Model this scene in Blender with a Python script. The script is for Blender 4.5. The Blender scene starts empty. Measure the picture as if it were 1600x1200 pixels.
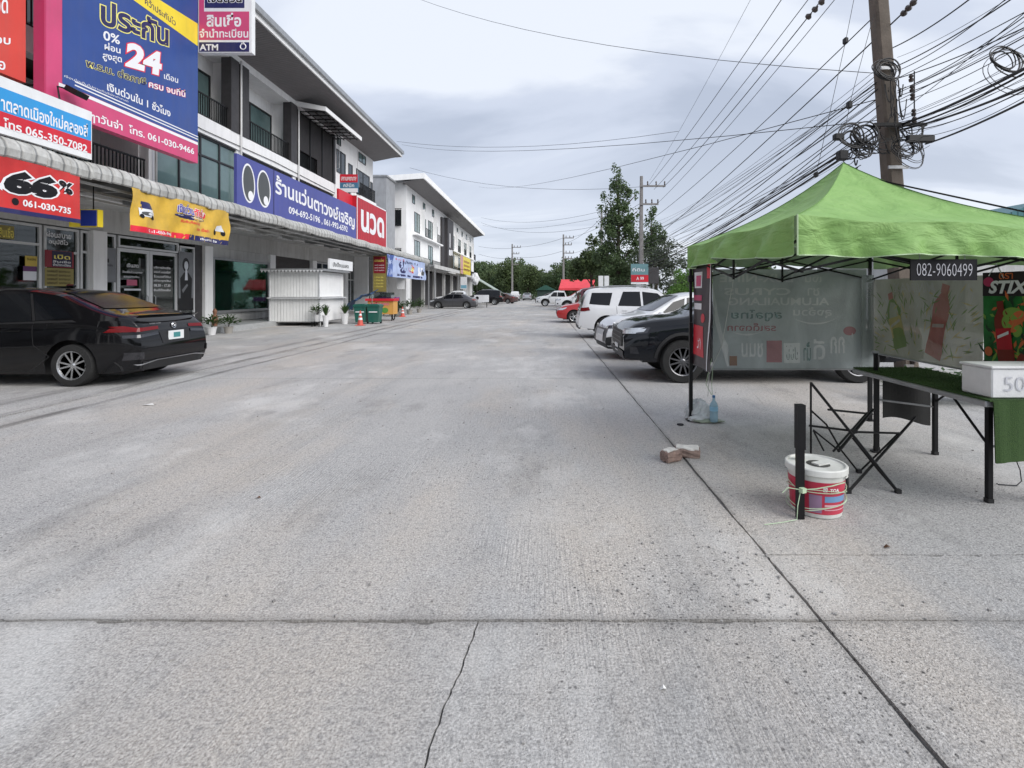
import bpy, math, random
from mathutils import Vector, Matrix
R = random.Random(7)
sc = bpy.context.scene
col = sc.collection
H = 1.5; F = 800.0; CX = 850.0; CY = 457.0
# ---------------- camera, world, sun, exposure ----------------
cam = bpy.data.objects.new('camera', bpy.data.cameras.new('camera'))
col.objects.link(cam)
cam.location = (0, 0, H); cam.rotation_euler = (math.radians(90), 0, 0)
cam.data.lens = 18; cam.data.sensor_width = 36
cam.data.shift_x = -50/1600; cam.data.shift_y = -143/1600
cam.data.clip_start = .05; cam.data.clip_end = 5000
sc.camera = cam
SUN_EL, SUN_AZ = 38, 124
w = bpy.data.worlds.new('World'); sc.world = w; w.use_nodes = True
nt = w.node_tree; N = nt.nodes; L = nt.links
bg = N['Background']
sky = N.new('ShaderNodeTexSky'); sky.sky_type = 'NISHITA'; sky.sun_disc = False
sky.sun_elevation = math.radians(SUN_EL); sky.sun_rotation = math.radians(SUN_AZ)
skm = N.new('ShaderNodeVectorMath'); skm.operation = 'SCALE'; skm.inputs['Scale'].default_value = 0.10
L.new(sky.outputs[0], skm.inputs[0])
tc = N.new('ShaderNodeTexCoord'); sp = N.new('ShaderNodeSeparateXYZ'); L.new(tc.outputs['Generated'], sp.inputs[0])
def wmath(op, a, b=None, clamp=False):
    n = N.new('ShaderNodeMath'); n.operation = op; n.use_clamp = clamp
    for i, v in enumerate((a, b)):
        if v is None: continue
        if isinstance(v, (int, float)): n.inputs[i].default_value = v
        else: L.new(v, n.inputs[i])
    return n.outputs[0]
zz = wmath('ADD', wmath('MAXIMUM', sp.outputs[2], 0.0), 0.16)
cb = N.new('ShaderNodeCombineXYZ')
L.new(wmath('DIVIDE', sp.outputs[0], zz), cb.inputs[0]); L.new(wmath('DIVIDE', sp.outputs[1], zz), cb.inputs[1])
cb.inputs[2].default_value = 3.7
mp = N.new('ShaderNodeMapping'); mp.inputs['Scale'].default_value = (.55, .95, 1); mp.inputs['Rotation'].default_value = (0, 0, .35)
L.new(cb.outputs[0], mp.inputs[0])
nz = N.new('ShaderNodeTexNoise'); nz.inputs['Scale'].default_value = 1.1; nz.inputs['Detail'].default_value = 7; nz.inputs['Roughness'].default_value = .5; nz.inputs['Distortion'].default_value = .5
L.new(mp.outputs[0], nz.inputs['Vector'])
cr = N.new('ShaderNodeValToRGB'); cr.color_ramp.interpolation = 'EASE'
cr.color_ramp.elements[0].position = .38; cr.color_ramp.elements[0].color = (.47, .525, .64, 1)
cr.color_ramp.elements[1].position = .60; cr.color_ramp.elements[1].color = (.80, .845, .93, 1)
e = cr.color_ramp.elements.new(.5); e.color = (.61, .665, .785, 1)
L.new(nz.outputs['Fac'], cr.inputs[0])
# pale band of air near the horizon
hz = wmath('MULTIPLY', wmath('SUBTRACT', 1.0, wmath('MULTIPLY', wmath('ABSOLUTE', sp.outputs[2]), 3.2), True), .55)
mh = N.new('ShaderNodeMix'); mh.data_type = 'RGBA'; L.new(hz, mh.inputs[0]); L.new(cr.outputs[0], mh.inputs[6]); mh.inputs[7].default_value = (.76, .80, .88, 1)
ms = N.new('ShaderNodeMix'); ms.data_type = 'RGBA'; ms.inputs[0].default_value = .9
L.new(skm.outputs[0], ms.inputs[6]); L.new(mh.outputs[2], ms.inputs[7])
L.new(ms.outputs[2], bg.inputs[0]); bg.inputs[1].default_value = 1.0
sl = bpy.data.lights.new('sun', 'SUN'); sl.energy = 2.6; sl.angle = math.radians(48); sl.color = (1, .97, .93)
so = bpy.data.objects.new('sun', sl); col.objects.link(so)
so.rotation_euler = (math.radians(90-SUN_EL), 0, math.radians(180-SUN_AZ))
sc.view_settings.view_transform = 'Standard'; sc.view_settings.look = 'None'
sc.view_settings.exposure = 0.22; sc.view_settings.gamma = 1; sc.view_settings.use_curve_mapping = False
sc.cycles.max_bounces = 6; sc.cycles.transparent_max_bounces = 12

# ---------------- materials ----------------
def S(r, g, b):
    f = lambda c: (c/255/12.92 if c/255 <= .04045 else ((c/255+.055)/1.055)**2.4)
    return (f(r), f(g), f(b))
class NT:
    def __init__(s, m): s.n = m.node_tree.nodes; s.l = m.node_tree.links
    def put(s, sock, v):
        if isinstance(v, bpy.types.NodeSocket): s.l.new(v, sock)
        elif isinstance(v, tuple) and len(v) == 3 and sock.type == 'RGBA': sock.default_value = (*v, 1)
        else: sock.default_value = v
    def math(s, op, a, b=0.0, clamp=False):
        n = s.n.new('ShaderNodeMath'); n.operation = op; n.use_clamp = clamp; s.put(n.inputs[0], a); s.put(n.inputs[1], b); return n.outputs[0]
    def noise(s, vec, scale, detail=3, rough=.55, dist=0):
        n = s.n.new('ShaderNodeTexNoise'); n.inputs['Scale'].default_value = scale; n.inputs['Detail'].default_value = detail
        n.inputs['Roughness'].default_value = rough; n.inputs['Distortion'].default_value = dist; s.l.new(vec, n.inputs['Vector']); return n.outputs['Fac']
    def vor(s, vec, scale, feat='F1'):
        n = s.n.new('ShaderNodeTexVoronoi'); n.feature = feat; n.inputs['Scale'].default_value = scale; s.l.new(vec, n.inputs['Vector']); return n
    def map(s, vec, sc_=(1, 1, 1), rot=(0, 0, 0), loc=(0, 0, 0)):
        n = s.n.new('ShaderNodeMapping'); n.inputs['Scale'].default_value = sc_; n.inputs['Rotation'].default_value = rot; n.inputs['Location'].default_value = loc
        s.l.new(vec, n.inputs[0]); return n.outputs[0]
    def mix(s, f, a, b, mode='MIX'):
        n = s.n.new('ShaderNodeMix'); n.data_type = 'RGBA'; n.blend_type = mode
        s.put(n.inputs[0], f); s.put(n.inputs[6], a); s.put(n.inputs[7], b); return n.outputs[2]
    def step(s, v, a, b):
        n = s.n.new('ShaderNodeMapRange'); n.clamp = True; s.l.new(v, n.inputs[0]); n.inputs[1].default_value = a; n.inputs[2].default_value = b; return n.outputs[0]
    def bump(s, h, strength=.3, dist=.01, normal=None):
        n = s.n.new('ShaderNodeBump'); n.inputs['Strength'].default_value = strength; n.inputs['Distance'].default_value = dist; s.l.new(h, n.inputs['Height'])
        if normal: s.l.new(normal, n.inputs['Normal'])
        return n.outputs[0]
def newmat(name):
    m = bpy.data.materials.new(name); m.use_nodes = True
    t = NT(m); p = t.n['Principled BSDF']
    pos = t.n.new('ShaderNodeNewGeometry').outputs['Position']
    obj = t.n.new('ShaderNodeTexCoord').outputs['Object']
    return m, t, p, pos, obj
_mc = {}
def M(name, rgb, rough=.6, metal=0.0, var=.10, scale=2.5, bump=0.0, bscale=40, dirt=0.0, coat=0.0, spec=.5, lines=None):
    """plain weathered material; dirt = streaks of grime; lines = (axis, pitch, depth) fine relief, groove shade also put into the colour"""
    if name in _mc: return _mc[name]
    m, t, p, pos, obj = newmat(name)
    c = rgb
    if var:
        n = t.noise(obj, scale, 5, .6)
        c = t.mix(t.step(n, .3, .7), tuple(x*(1-var) for x in rgb), tuple(min(1, x*(1+var)) for x in rgb))
    if dirt:
        st = t.noise(t.map(obj, (3.2, 3.2, .35)), 1.6, 5, .65)
        st2 = t.noise(obj, .7, 4, .6)
        d = t.math('MULTIPLY', t.step(t.math('ADD', t.math('MULTIPLY', st, .6), t.math('MULTIPLY', st2, .4)), .47, .72), dirt)
        c = t.mix(d, c, (.16, .15, .13))
    t.put(p.inputs['Base Color'], c)
    p.inputs['Roughness'].default_value = rough; p.inputs['Metallic'].default_value = metal
    p.inputs['Specular IOR Level'].default_value = spec; p.inputs['Coat Weight'].default_value = coat; p.inputs['Coat Roughness'].default_value = .04
    nrm = None
    if bump: nrm = t.bump(t.noise(obj, bscale, 4, .6), bump, .01)
    if lines:
        ax, pitch, dep = lines[:3]; lk = lines[3] if len(lines) > 3 else .35
        s3 = t.n.new('ShaderNodeSeparateXYZ'); t.l.new(obj, s3.inputs[0])
        fr = t.math('FRACT', t.math('DIVIDE', s3.outputs[ax], pitch))
        tri = t.step(t.math('ABSOLUTE', t.math('SUBTRACT', fr, .5)), .36, .48)
        nrm = t.bump(tri, 1.0, -dep, nrm)
        c2 = t.mix(t.math('MULTIPLY', tri, lk), c, (.05, .05, .05)); t.put(p.inputs['Base Color'], c2)  # grooves darkened in the colour, like shade in the relief
    if nrm: t.l.new(nrm, p.inputs['Normal'])
    _mc[name] = m; return m

def concrete():
    m, t, p, pos, obj = newmat('road concrete')
    fine = t.noise(pos, 95, 3, .7)
    mid = t.noise(pos, 30, 4, .75)
    pits = t.vor(pos, 62).outputs['Distance']
    stones = t.vor(pos, 38); 
    patch = t.noise(pos, .45, 6, .62, .4)
    rub = t.noise(t.map(pos, (1.6, .12, 1)), 1.1, 5, .6)
    expo = t.step(t.noise(t.map(pos, (1, .7, 1), loc=(3, 1, 0)), .55, 4, .6), .44, .60)      # worn zones with bare aggregate
    c = t.mix(t.step(patch, .32, .68), S(166, 164, 161), S(206, 202, 195))
    c = t.mix(t.math('MULTIPLY', t.step(rub, .48, .66), .42), c, S(144, 143, 142))
    warm = t.step(t.noise(t.map(pos, (.6, .22, 1), loc=(7, 2, 0)), .9, 5, .65), .47, .64)
    c = t.mix(t.math('MULTIPLY', warm, .75), c, S(214, 197, 174))
    c = t.mix(t.step(fine, .30, .70), t.mix(.70, c, S(90, 90, 92)), t.mix(.55, c, S(236, 236, 236)))
    c = t.mix(t.math('MULTIPLY', t.step(mid, .50, .66), .50), c, S(104, 104, 106))
    dark = t.math('MULTIPLY', t.step(stones.outputs['Distance'], .34, .18), t.step(stones.outputs['Color'], .72, .78))
    c = t.mix(t.math('MULTIPLY', dark, t.math('ADD', t.math('MULTIPLY', expo, .8), .22)), c, S(66, 64, 64))
    lite = t.math('MULTIPLY', t.step(stones.outputs['Distance'], .30, .16), t.step(stones.outputs['Color'], .24, .20))
    c = t.mix(t.math('MULTIPLY', lite, t.math('ADD', t.math('MULTIPLY', expo, .5), .12)), c, S(228, 226, 222))
    spot = t.step(t.noise(pos, 3.3, 5, .7), .68, .74)
    c = t.mix(t.math('MULTIPLY', spot, .45), c, S(110, 108, 106))
    oi = t.n.new('ShaderNodeObjectInfo').outputs['Random']
    c = t.mix(t.math('MULTIPLY', oi, .22), c, S(120, 119, 118))
    blot = t.math('MULTIPLY', t.step(t.noise(t.map(pos, (1, .45, 1), loc=(2, 9, 0)), 1.3, 6, .72), .55, .66), .34)
    c = t.mix(blot, c, S(118, 117, 116))
    blot2 = t.math('MULTIPLY', t.step(t.noise(t.map(pos, (.8, .5, 1), loc=(5, 1, 0)), .7, 6, .7), .53, .63), .30)
    c = t.mix(blot2, c, S(222, 221, 218))
    # grime collected along the gutter joints on the left
    sx = t.n.new('ShaderNodeSeparateXYZ'); t.l.new(pos, sx.inputs[0])
    gn = t.noise(t.map(pos, (2.5, .25, 1)), 2.2, 5, .65)
    for x0, wd, am in ((-6.06, .10, .75), (-6.62, .16, .7), (-7.32, .22, .65), (1.27, .05, .5)):
        dd = t.math('ABSOLUTE', t.math('SUBTRACT', t.math('ADD', sx.outputs[0], t.math('MULTIPLY', t.math('SUBTRACT', gn, .5), wd*1.6)), x0))
        c = t.mix(t.math('MULTIPLY', t.math('MULTIPLY', t.step(dd, wd, wd*.2), t.step(gn, .35, .62)), am), c, S(88, 86, 84))
    for y0 in (2.34,):
        dd = t.math('ABSOLUTE', t.math('SUBTRACT', t.math('ADD', sx.outputs[1], t.math('MULTIPLY', t.math('SUBTRACT', mid, .5), .12)), y0))
        c = t.mix(t.math('MULTIPLY', t.step(dd, .06, .01), .35), c, S(100, 98, 96))
    trk = t.step(t.noise(t.map(pos, (3.0, .06, 1), loc=(1, 4, 0)), 1.0, 4, .6), .54, .70)
    c = t.mix(t.math('MULTIPLY', trk, .16), c, S(120, 119, 118))
    # hairline cracks and drag lines of the broom
    ck = t.vor(t.map(pos, (1, 1, 1), loc=(.3, .7, 0)), .23, 'DISTANCE_TO_EDGE').outputs['Distance']
    warp = t.math('ADD', ck, t.math('MULTIPLY', t.math('SUBTRACT', t.noise(pos, 3, 5, .7), .5), .02))
    crk = t.math('MULTIPLY', t.step(t.math('ABSOLUTE', warp), .002, .0006), t.step(patch, .56, .62))
    c = t.mix(t.math('MULTIPLY', crk, .3), c, S(85, 85, 85))
    t.put(p.inputs['Base Color'], c)
    p.inputs['Roughness'].default_value = .88; p.inputs['Specular IOR Level'].default_value = .25
    broom = t.noise(t.map(pos, (1, .03, 1)), 75, 2, .5)
    bz = t.step(t.noise(pos, .6, 3, .5), .48, .60)
    h = t.math('ADD', t.math('MULTIPLY', fine, .55), t.math('MULTIPLY', mid, .5))
    h = t.math('ADD', h, t.math('MULTIPLY', t.math('MULTIPLY', broom, bz), 1.05))
    h = t.math('SUBTRACT', h, t.math('MULTIPLY', t.math('MULTIPLY', t.step(pits, .3, .12), expo), .5))
    t.l.new(t.bump(h, .75, .014), p.inputs['Normal'])
    return m
def glass(name, tint=(.55, .62, .60), refl=1.0):
    m, t, p, pos, obj = newmat(name)
    t.n.remove(p)
    tr = t.n.new('ShaderNodeBsdfTransparent'); tr.inputs[0].default_value = (*tint, 1)
    gl = t.n.new('ShaderNodeBsdfGlossy'); gl.inputs['Roughness'].default_value = .03; gl.inputs[0].default_value = (.9, .95, .95, 1)
    t.l.new(t.bump(t.noise(obj, 1.1, 2), .12, .012), gl.inputs['Normal'])
    fr = t.n.new('ShaderNodeFresnel'); fr.inputs[0].default_value = 1.6
    mx = t.n.new('ShaderNodeMixShader'); t.l.new(t.math('MULTIPLY', fr.outputs[0], refl, True), mx.inputs[0])
    t.l.new(tr.outputs[0], mx.inputs[1]); t.l.new(gl.outputs[0], mx.inputs[2]); t.l.new(mx.outputs[0], t.n['Material Output'].inputs[0])
    return m
def leafmat(name, c1, c2, c3):
    m, t, p, pos, obj = newmat(name)
    g = t.n.new('ShaderNodeNewGeometry')
    r = g.outputs['Random Per Island']
    c = t.mix(r, c1, c2); c = t.mix(t.step(t.noise(obj, .9, 3), .42, .62), c, c3)
    t.put(p.inputs['Base Color'], c); p.inputs['Roughness'].default_value = .55; p.inputs['Specular IOR Level'].default_value = .3
    tl = t.n.new('ShaderNodeBsdfTranslucent'); t.put(tl.inputs[0], c)
    mx = t.n.new('ShaderNodeMixShader'); mx.inputs[0].default_value = .35
    t.l.new(p.outputs[0], mx.inputs[1]); t.l.new(tl.outputs[0], mx.inputs[2]); t.l.new(mx.outputs[0], t.n['Material Output'].inputs[0])
    return m
def canopymat():
    m, t, p, pos, obj = newmat('green tent cloth')
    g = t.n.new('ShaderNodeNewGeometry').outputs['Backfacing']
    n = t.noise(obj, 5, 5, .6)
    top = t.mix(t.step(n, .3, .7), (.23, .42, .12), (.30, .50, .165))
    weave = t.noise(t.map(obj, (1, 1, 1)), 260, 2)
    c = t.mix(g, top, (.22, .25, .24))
    t.put(p.inputs['Base Color'], c); p.inputs['Roughness'].default_value = .62; p.inputs['Specular IOR Level'].default_value = .35
    cre = t.math('ADD', t.noise(t.map(obj, (2.2, 1.2, 5)), 2.0, 5, .55, .6), t.math('MULTIPLY', weave, .02))
    t.l.new(t.bump(cre, .8, .05), p.inputs['Normal'])
    tl = t.n.new('ShaderNodeBsdfTranslucent'); t.put(tl.inputs[0], (.30, .50, .16))
    mx = t.n.new('ShaderNodeMixShader'); mx.inputs[0].default_value = .16
    t.l.new(p.outputs[0], mx.inputs[1]); t.l.new(tl.outputs[0], mx.inputs[2]); t.l.new(mx.outputs[0], t.n['Material Output'].inputs[0])
    return m
def sheetmat(name, rgb, alpha, rough=.35):
    """see-through plastic / vinyl film"""
    m, t, p, pos, obj = newmat(name)
    n = t.noise(t.map(obj, (1, 1, .6)), 2.4, 5, .6, .8)
    t.put(p.inputs['Base Color'], t.mix(t.step(n, .3, .7), tuple(x*.8 for x in rgb), tuple(min(1, x*1.2) for x in rgb)))
    p.inputs['Roughness'].default_value = rough; p.inputs['Alpha'].default_value = alpha
    t.l.new(t.bump(t.noise(obj, 3, 4, .6, 1.0), .5, .03), p.inputs['Normal'])
    return m
def turfmat():
    m, t, p, pos, obj = newmat('artificial turf')
    n = t.noise(obj, 220, 2); n2 = t.noise(obj, 9, 4)
    c = t.mix(t.step(n, .3, .7), (.010, .035, .006), (.055, .12, .02)); c = t.mix(t.math('MULTIPLY', n2, .5), c, (.04, .10, .02))
    t.put(p.inputs['Base Color'], c); p.inputs['Roughness'].default_value = .8
    t.l.new(t.bump(n, 1, .01), p.inputs['Normal']); return m

# ---------------- mesh helpers ----------------
def wloc(o):
    v = Vector((0, 0, 0))
    while o is not None: v += o.location; o = o.parent
    return v
class MB:
    def __init__(s): s.v = []; s.f = []
    def add(s, vs, fs):
        b = len(s.v); s.v += [tuple(p) for p in vs]; s.f += [tuple(i+b for i in f) for f in fs]; return s
    def box(s, a, b, m=None):
        x0, y0, z0 = a; x1, y1, z1 = b
        vs = [(x0,y0,z0),(x1,y0,z0),(x1,y1,z0),(x0,y1,z0),(x0,y0,z1),(x1,y0,z1),(x1,y1,z1),(x0,y1,z1)]
        if m is not None: vs = [m @ Vector(p) for p in vs]
        return s.add(vs, [(0,3,2,1),(4,5,6,7),(0,1,5,4),(1,2,6,5),(2,3,7,6),(3,0,4,7)])
    def cbox(s, c, d, rz=0, rx=0, ry=0):
        m = Matrix.Translation(c) @ Matrix.Rotation(rz, 4, 'Z') @ Matrix.Rotation(ry, 4, 'Y') @ Matrix.Rotation(rx, 4, 'X')
        return s.box((-d[0]/2, -d[1]/2, -d[2]/2), (d[0]/2, d[1]/2, d[2]/2), m)
    def bevbox(s, a, b, r=.01):
        """box with chamfered edges"""
        import itertools
        c = [(a[i]+b[i])/2 for i in range(3)]; h = [abs(b[i]-a[i])/2 for i in range(3)]
        r = min(r, min(h)*.9); vs = []; idx = {}
        for sx, sy, sz in itertools.product((-1, 1), repeat=3):
            for ax in range(3):
                p = [sx*(h[0]-r), sy*(h[1]-r), sz*(h[2]-r)]; p[ax] += (sx, sy, sz)[ax]*r
                idx[(sx, sy, sz, ax)] = len(vs); vs.append((c[0]+p[0], c[1]+p[1], c[2]+p[2]))
        fs = []
        for ax in range(3):
            u, v = [(1, 2), (2, 0), (0, 1)][ax]
            for sg in (-1, 1):
                q = []
                for su, sv in ((-1, -1), (1, -1), (1, 1), (-1, 1)):
                    k = [0, 0, 0]; k[ax] = sg; k[u] = su; k[v] = sv; q.append(idx[(*k, ax)])
                fs.append(q if sg > 0 else q[::-1])
            for su in (-1, 1):
                for sv in (-1, 1):
                    k0 = [0, 0, 0]; k0[u] = su; k0[v] = sv; k1 = list(k0); k0[ax] = -1; k1[ax] = 1
                    q = [idx[(*k0, u)], idx[(*k1, u)], idx[(*k1, v)], idx[(*k0, v)]]
                    fs.append(q if su*sv < 0 else q[::-1])
        for sx, sy, sz in itertools.product((-1, 1), repeat=3):
            q = [idx[(sx, sy, sz, i)] for i in range(3)]; fs.append(q if sx*sy*sz > 0 else q[::-1])
        return s.add(vs, fs)
    def tube(s, pts, r, n=6, cap=True):
        pts = [Vector(p) for p in pts]; k = len(pts); rr = r if isinstance(r, (list, tuple)) else [r]*k
        vs = []; fs = []; up = None
        for i, p in enumerate(pts):
            d = (pts[min(i+1, k-1)] - pts[max(i-1, 0)]).normalized()
            if up is None: up = Vector((0, 0, 1)) if abs(d.z) < .95 else Vector((1, 0, 0))
            a = d.cross(up).normalized(); up = a.cross(d).normalized()
            for j in range(n):
                t = 2*math.pi*(j+.5)/n; vs.append(p + (a*math.cos(t) + up*math.sin(t))*rr[i])
        for i in range(k-1):
            for j in range(n): fs.append((i*n+j, i*n+(j+1) % n, (i+1)*n+(j+1) % n, (i+1)*n+j))
        if cap: fs += [tuple(range(n))[::-1], tuple((k-1)*n+j for j in range(n))]
        return s.add(vs, fs)
    def lathe(s, prof, c=(0, 0, 0), n=20, m=None):
        vs = []; fs = []; k = len(prof)
        for r, z in prof:
            for j in range(n):
                t = 2*math.pi*j/n; p = Vector((r*math.cos(t), r*math.sin(t), z))
                vs.append((m @ p) if m is not None else p + Vector(c))
        for i in range(k-1):
            for j in range(n): fs.append((i*n+j, i*n+(j+1) % n, (i+1)*n+(j+1) % n, (i+1)*n+j))
        if prof[0][0] > 1e-4: fs.append(tuple(range(n))[::-1])
        if prof[-1][0] > 1e-4: fs.append(tuple((k-1)*n+j for j in range(n)))
        return s.add(vs, fs)
    def prism(s, poly, d):
        """poly: list of 3D pts, d: extrusion vector"""
        k = len(poly); d = Vector(d); vs = [Vector(p) for p in poly] + [Vector(p)+d for p in poly]
        return s.add(vs, [tuple(range(k))[::-1], tuple(range(k, 2*k))] + [(i, (i+1) % k, k+(i+1) % k, k+i) for i in range(k)])
    def grid(s, fn, nu, nv, flip=False):
        vs = [fn(i/nu, j/nv) for j in range(nv+1) for i in range(nu+1)]
        fs = []
        for j in range(nv):
            for i in range(nu):
                a = j*(nu+1)+i; q = (a, a+1, a+nu+2, a+nu+1); fs.append(q[::-1] if flip else q)
        return s.add(vs, fs)
    def torus(s, c, R_, r, m=None, n=24, k=5):
        vs = []; fs = []
        for i in range(n):
            t = 2*math.pi*i/n
            for j in range(k):
                a = 2*math.pi*j/k; p = Vector(((R_+r*math.cos(a))*math.cos(t), (R_+r*math.cos(a))*math.sin(t), r*math.sin(a)))
                vs.append(Vector(c) + (m @ p if m is not None else p))
        for i in range(n):
            for j in range(k): fs.append((i*k+j, ((i+1) % n)*k+j, ((i+1) % n)*k+(j+1) % k, i*k+(j+1) % k))
        return s.add(vs, fs)
    def build(s, name, mat, parent=None, loc=None, smooth=False, label=None, cat=None, group=None, kind=None, hide_split=False):
        off = wloc(parent) if parent is not None else Vector(loc if loc is not None else (0, 0, 0))
        me = bpy.data.meshes.new(name)
        me.from_pydata([tuple(Vector(p)-off) for p in s.v], [], s.f); me.update()
        if mat is not None: me.materials.append(mat)
        if smooth: me.polygons.foreach_set('use_smooth', [True]*len(me.polygons))
        if smooth == 'auto': pass
        o = bpy.data.objects.new(name, me); col.objects.link(o)
        if parent is not None: o.parent = parent
        else: o.location = off
        if label: o['label'] = label
        if cat: o['category'] = cat
        if group: o['group'] = group
        if kind: o['kind'] = kind
        return o
def autosmooth(o, ang=35):
    me = o.data; me.polygons.foreach_set('use_smooth', [True]*len(me.polygons))
    me.set_sharp_from_angle(angle=math.radians(ang)); return o
def thing(name, label, cat, loc=(0, 0, 0), group=None):
    o = bpy.data.objects.new(name, None); col.objects.link(o); o.location = loc; o.empty_display_size = .2
    o['label'] = label; o['category'] = cat
    if group: o['group'] = group
    return o
def dup(root, loc=None, rz=None, label=None, scale=None):
    def cp(o, parent):
        c = o.copy(); col.objects.link(c)
        if parent is not None: c.parent = parent
        for ch in kids.get(o, []): cp(ch, c)
        return c
    kids = {}
    for o in list(col.objects):
        if o.parent is not None: kids.setdefault(o.parent, []).append(o)
    r = cp(root, None)
    if loc is not None: r.location = loc
    if rz is not None: r.rotation_euler = (0, 0, rz)
    if label: r['label'] = label
    if scale is not None: r.scale = scale if isinstance(scale, tuple) else (scale,)*3
    return r
def part(name, mat, parent, fn, smooth=False, **k):
    mb = MB(); fn(mb); return mb.build(name, mat, parent, smooth=smooth, **k)
def box(name, mat, parent, a, b, r=0, **k):
    mb = MB()
    if r: mb.bevbox(a, b, r)
    else: mb.box(a, b)
    return mb.build(name, mat, parent, **k)
def P(px, py, Y): return Vector(((px-CX)*Y/F, Y, H-(py-CY)*Y/F))
def WY(px, X): return X*F/(px-CX)              # depth at which plane x=X is met by column px
def WZ(px, py, X): return H+(CY-py)*WY(px, X)/F

# ---------------- flat printed panels ----------------
_tc = {}
def textmesh(body, bold=0.0, res=3):
    key = (body, bold, res)
    if key in _tc: return _tc[key]
    cu = bpy.data.curves.new('lettering', 'FONT'); cu.body = body; cu.resolution_u = res; cu.offset = bold
    o = bpy.data.objects.new('lettering', cu); col.objects.link(o)
    dg = bpy.context.evaluated_depsgraph_get(); dg.update()
    me = bpy.data.meshes.new_from_object(o.evaluated_get(dg))
    vs = [(v.co.x, v.co.y) for v in me.vertices]; fs = [tuple(p.vertices) for p in me.polygons]
    bpy.data.objects.remove(o); bpy.data.curves.remove(cu); bpy.data.meshes.remove(me)
    xs = [v[0] for v in vs]; ys = [v[1] for v in vs]
    _tc[key] = (vs, fs, min(xs), max(xs), min(ys), max(ys)); return _tc[key]
class Panel:
    """a printed sheet: (u,v) in 0..w, 0..h on its face; wave(u,v) pushes it out along its normal"""
    def __init__(s, parent, o, ud, vd, w, h, wave=None):
        s.p = parent; s.o = Vector(o); s.u = Vector(ud).normalized(); s.vv = Vector(vd).normalized(); s.w = w; s.h = h
        s.n = s.u.cross(s.vv).normalized(); s.wave = wave; s.k = 0
    def at(s, u, v, d=0):
        return s.o + s.u*u + s.vv*v + s.n*(d + (s.wave(u, v) if s.wave else 0))
    def base(s, name, mat, th=.02, edge=None, smooth=False):
        mb = MB(); nu, nv = (28, 10) if s.wave else (1, 1)
        mb.grid(lambda a, b: s.at(a*s.w, b*s.h), nu, nv)
        mb.grid(lambda a, b: s.at(a*s.w, b*s.h, -th), nu, nv, True)
        for (f0) in (lambda a, b: s.at(a*s.w, 0, -th*(1-b)), lambda a, b: s.at((1-a)*s.w, s.h, -th*(1-b)),
                     ):
            mb.grid(f0, nu, 1)
        mb.grid(lambda a, b: s.at(s.w, a*s.h, -th*(1-b)), nv, 1); mb.grid(lambda a, b: s.at(0, (1-a)*s.h, -th*(1-b)), nv, 1)
        ob = mb.build(name, mat, s.p, smooth=bool(s.wave)); s.body = ob; return ob
    def layer(s, k): return .003*k
    def poly(s, pts, mat, k=1, name='printed_shape'):
        mb = MB()
        if s.wave and len(pts) == 4:
            a, b, c, d = pts
            def fn(i, j):
                x = (a[0]*(1-i)+b[0]*i)*(1-j)+(d[0]*(1-i)+c[0]*i)*j; y = (a[1]*(1-i)+b[1]*i)*(1-j)+(d[1]*(1-i)+c[1]*i)*j
                return s.at(x, y, s.layer(k))
            mb.grid(fn, 14, 4)
        else: mb.add([s.at(x, y, s.layer(k)) for x, y in pts], [tuple(range(len(pts)))])
        return mb.build(name, mat, s.p)
    def rect(s, u0, v0, u1, v1, mat, k=1, name='printed_shape'): return s.poly([(u0, v0), (u1, v0), (u1, v1), (u0, v1)], mat, k, name)
    def ell(s, cu, cv, a, b, mat, k=1, rot=0, name='printed_shape', n=28):
        c, d = math.cos(rot), math.sin(rot)
        pts = [(cu+a*math.cos(t)*c-b*math.sin(t)*d, cv+a*math.cos(t)*d+b*math.sin(t)*c) for t in [2*math.pi*i/n for i in range(n)]]
        mb = MB(); mb.add([s.at(cu, cv, s.layer(k))]+[s.at(x, y, s.layer(k)) for x, y in pts], [(0, 1+i, 1+(i+1) % n) for i in range(n)])
        return mb.build(name, mat, s.p)
    def text(s, body, u, v, h, mat, k=2, width=None, bold=.015, align='L', shear=0, out=None, outw=.03, mirror=False, name='lettering', res=3, slope=0):
        """u,v = lower left of the line, h = full height of the glyphs' box"""
        vs, fs, x0, x1, y0, y1 = textmesh(body, bold, res)
        sy = h/(y1-y0); sx = (width/(x1-x0)) if width else sy
        wd = sx*(x1-x0)
        if align == 'C': u -= wd/2
        if align == 'R': u -= wd
        def place(VS, kk):
            o = []
            for x, y in VS:
                xx = (x-x0)*sx
                if mirror: xx = wd-xx
                yy = (y-y0)*sy
                o.append(s.at(u+xx+shear*yy, v+yy+slope*xx, s.layer(kk)))
            return o
        if out is not None:
            v2, f2, *_ = textmesh(body, bold+outw, res)
            mb = MB(); mb.add(place(v2, k), [f[::-1] if mirror else f for f in f2]); mb.build('lettering_outline', out, s.p); k += 1
        mb = MB(); mb.add(place(vs, k), [f[::-1] if mirror else f for f in fs]); return mb.build(name, mat, s.p)

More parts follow.
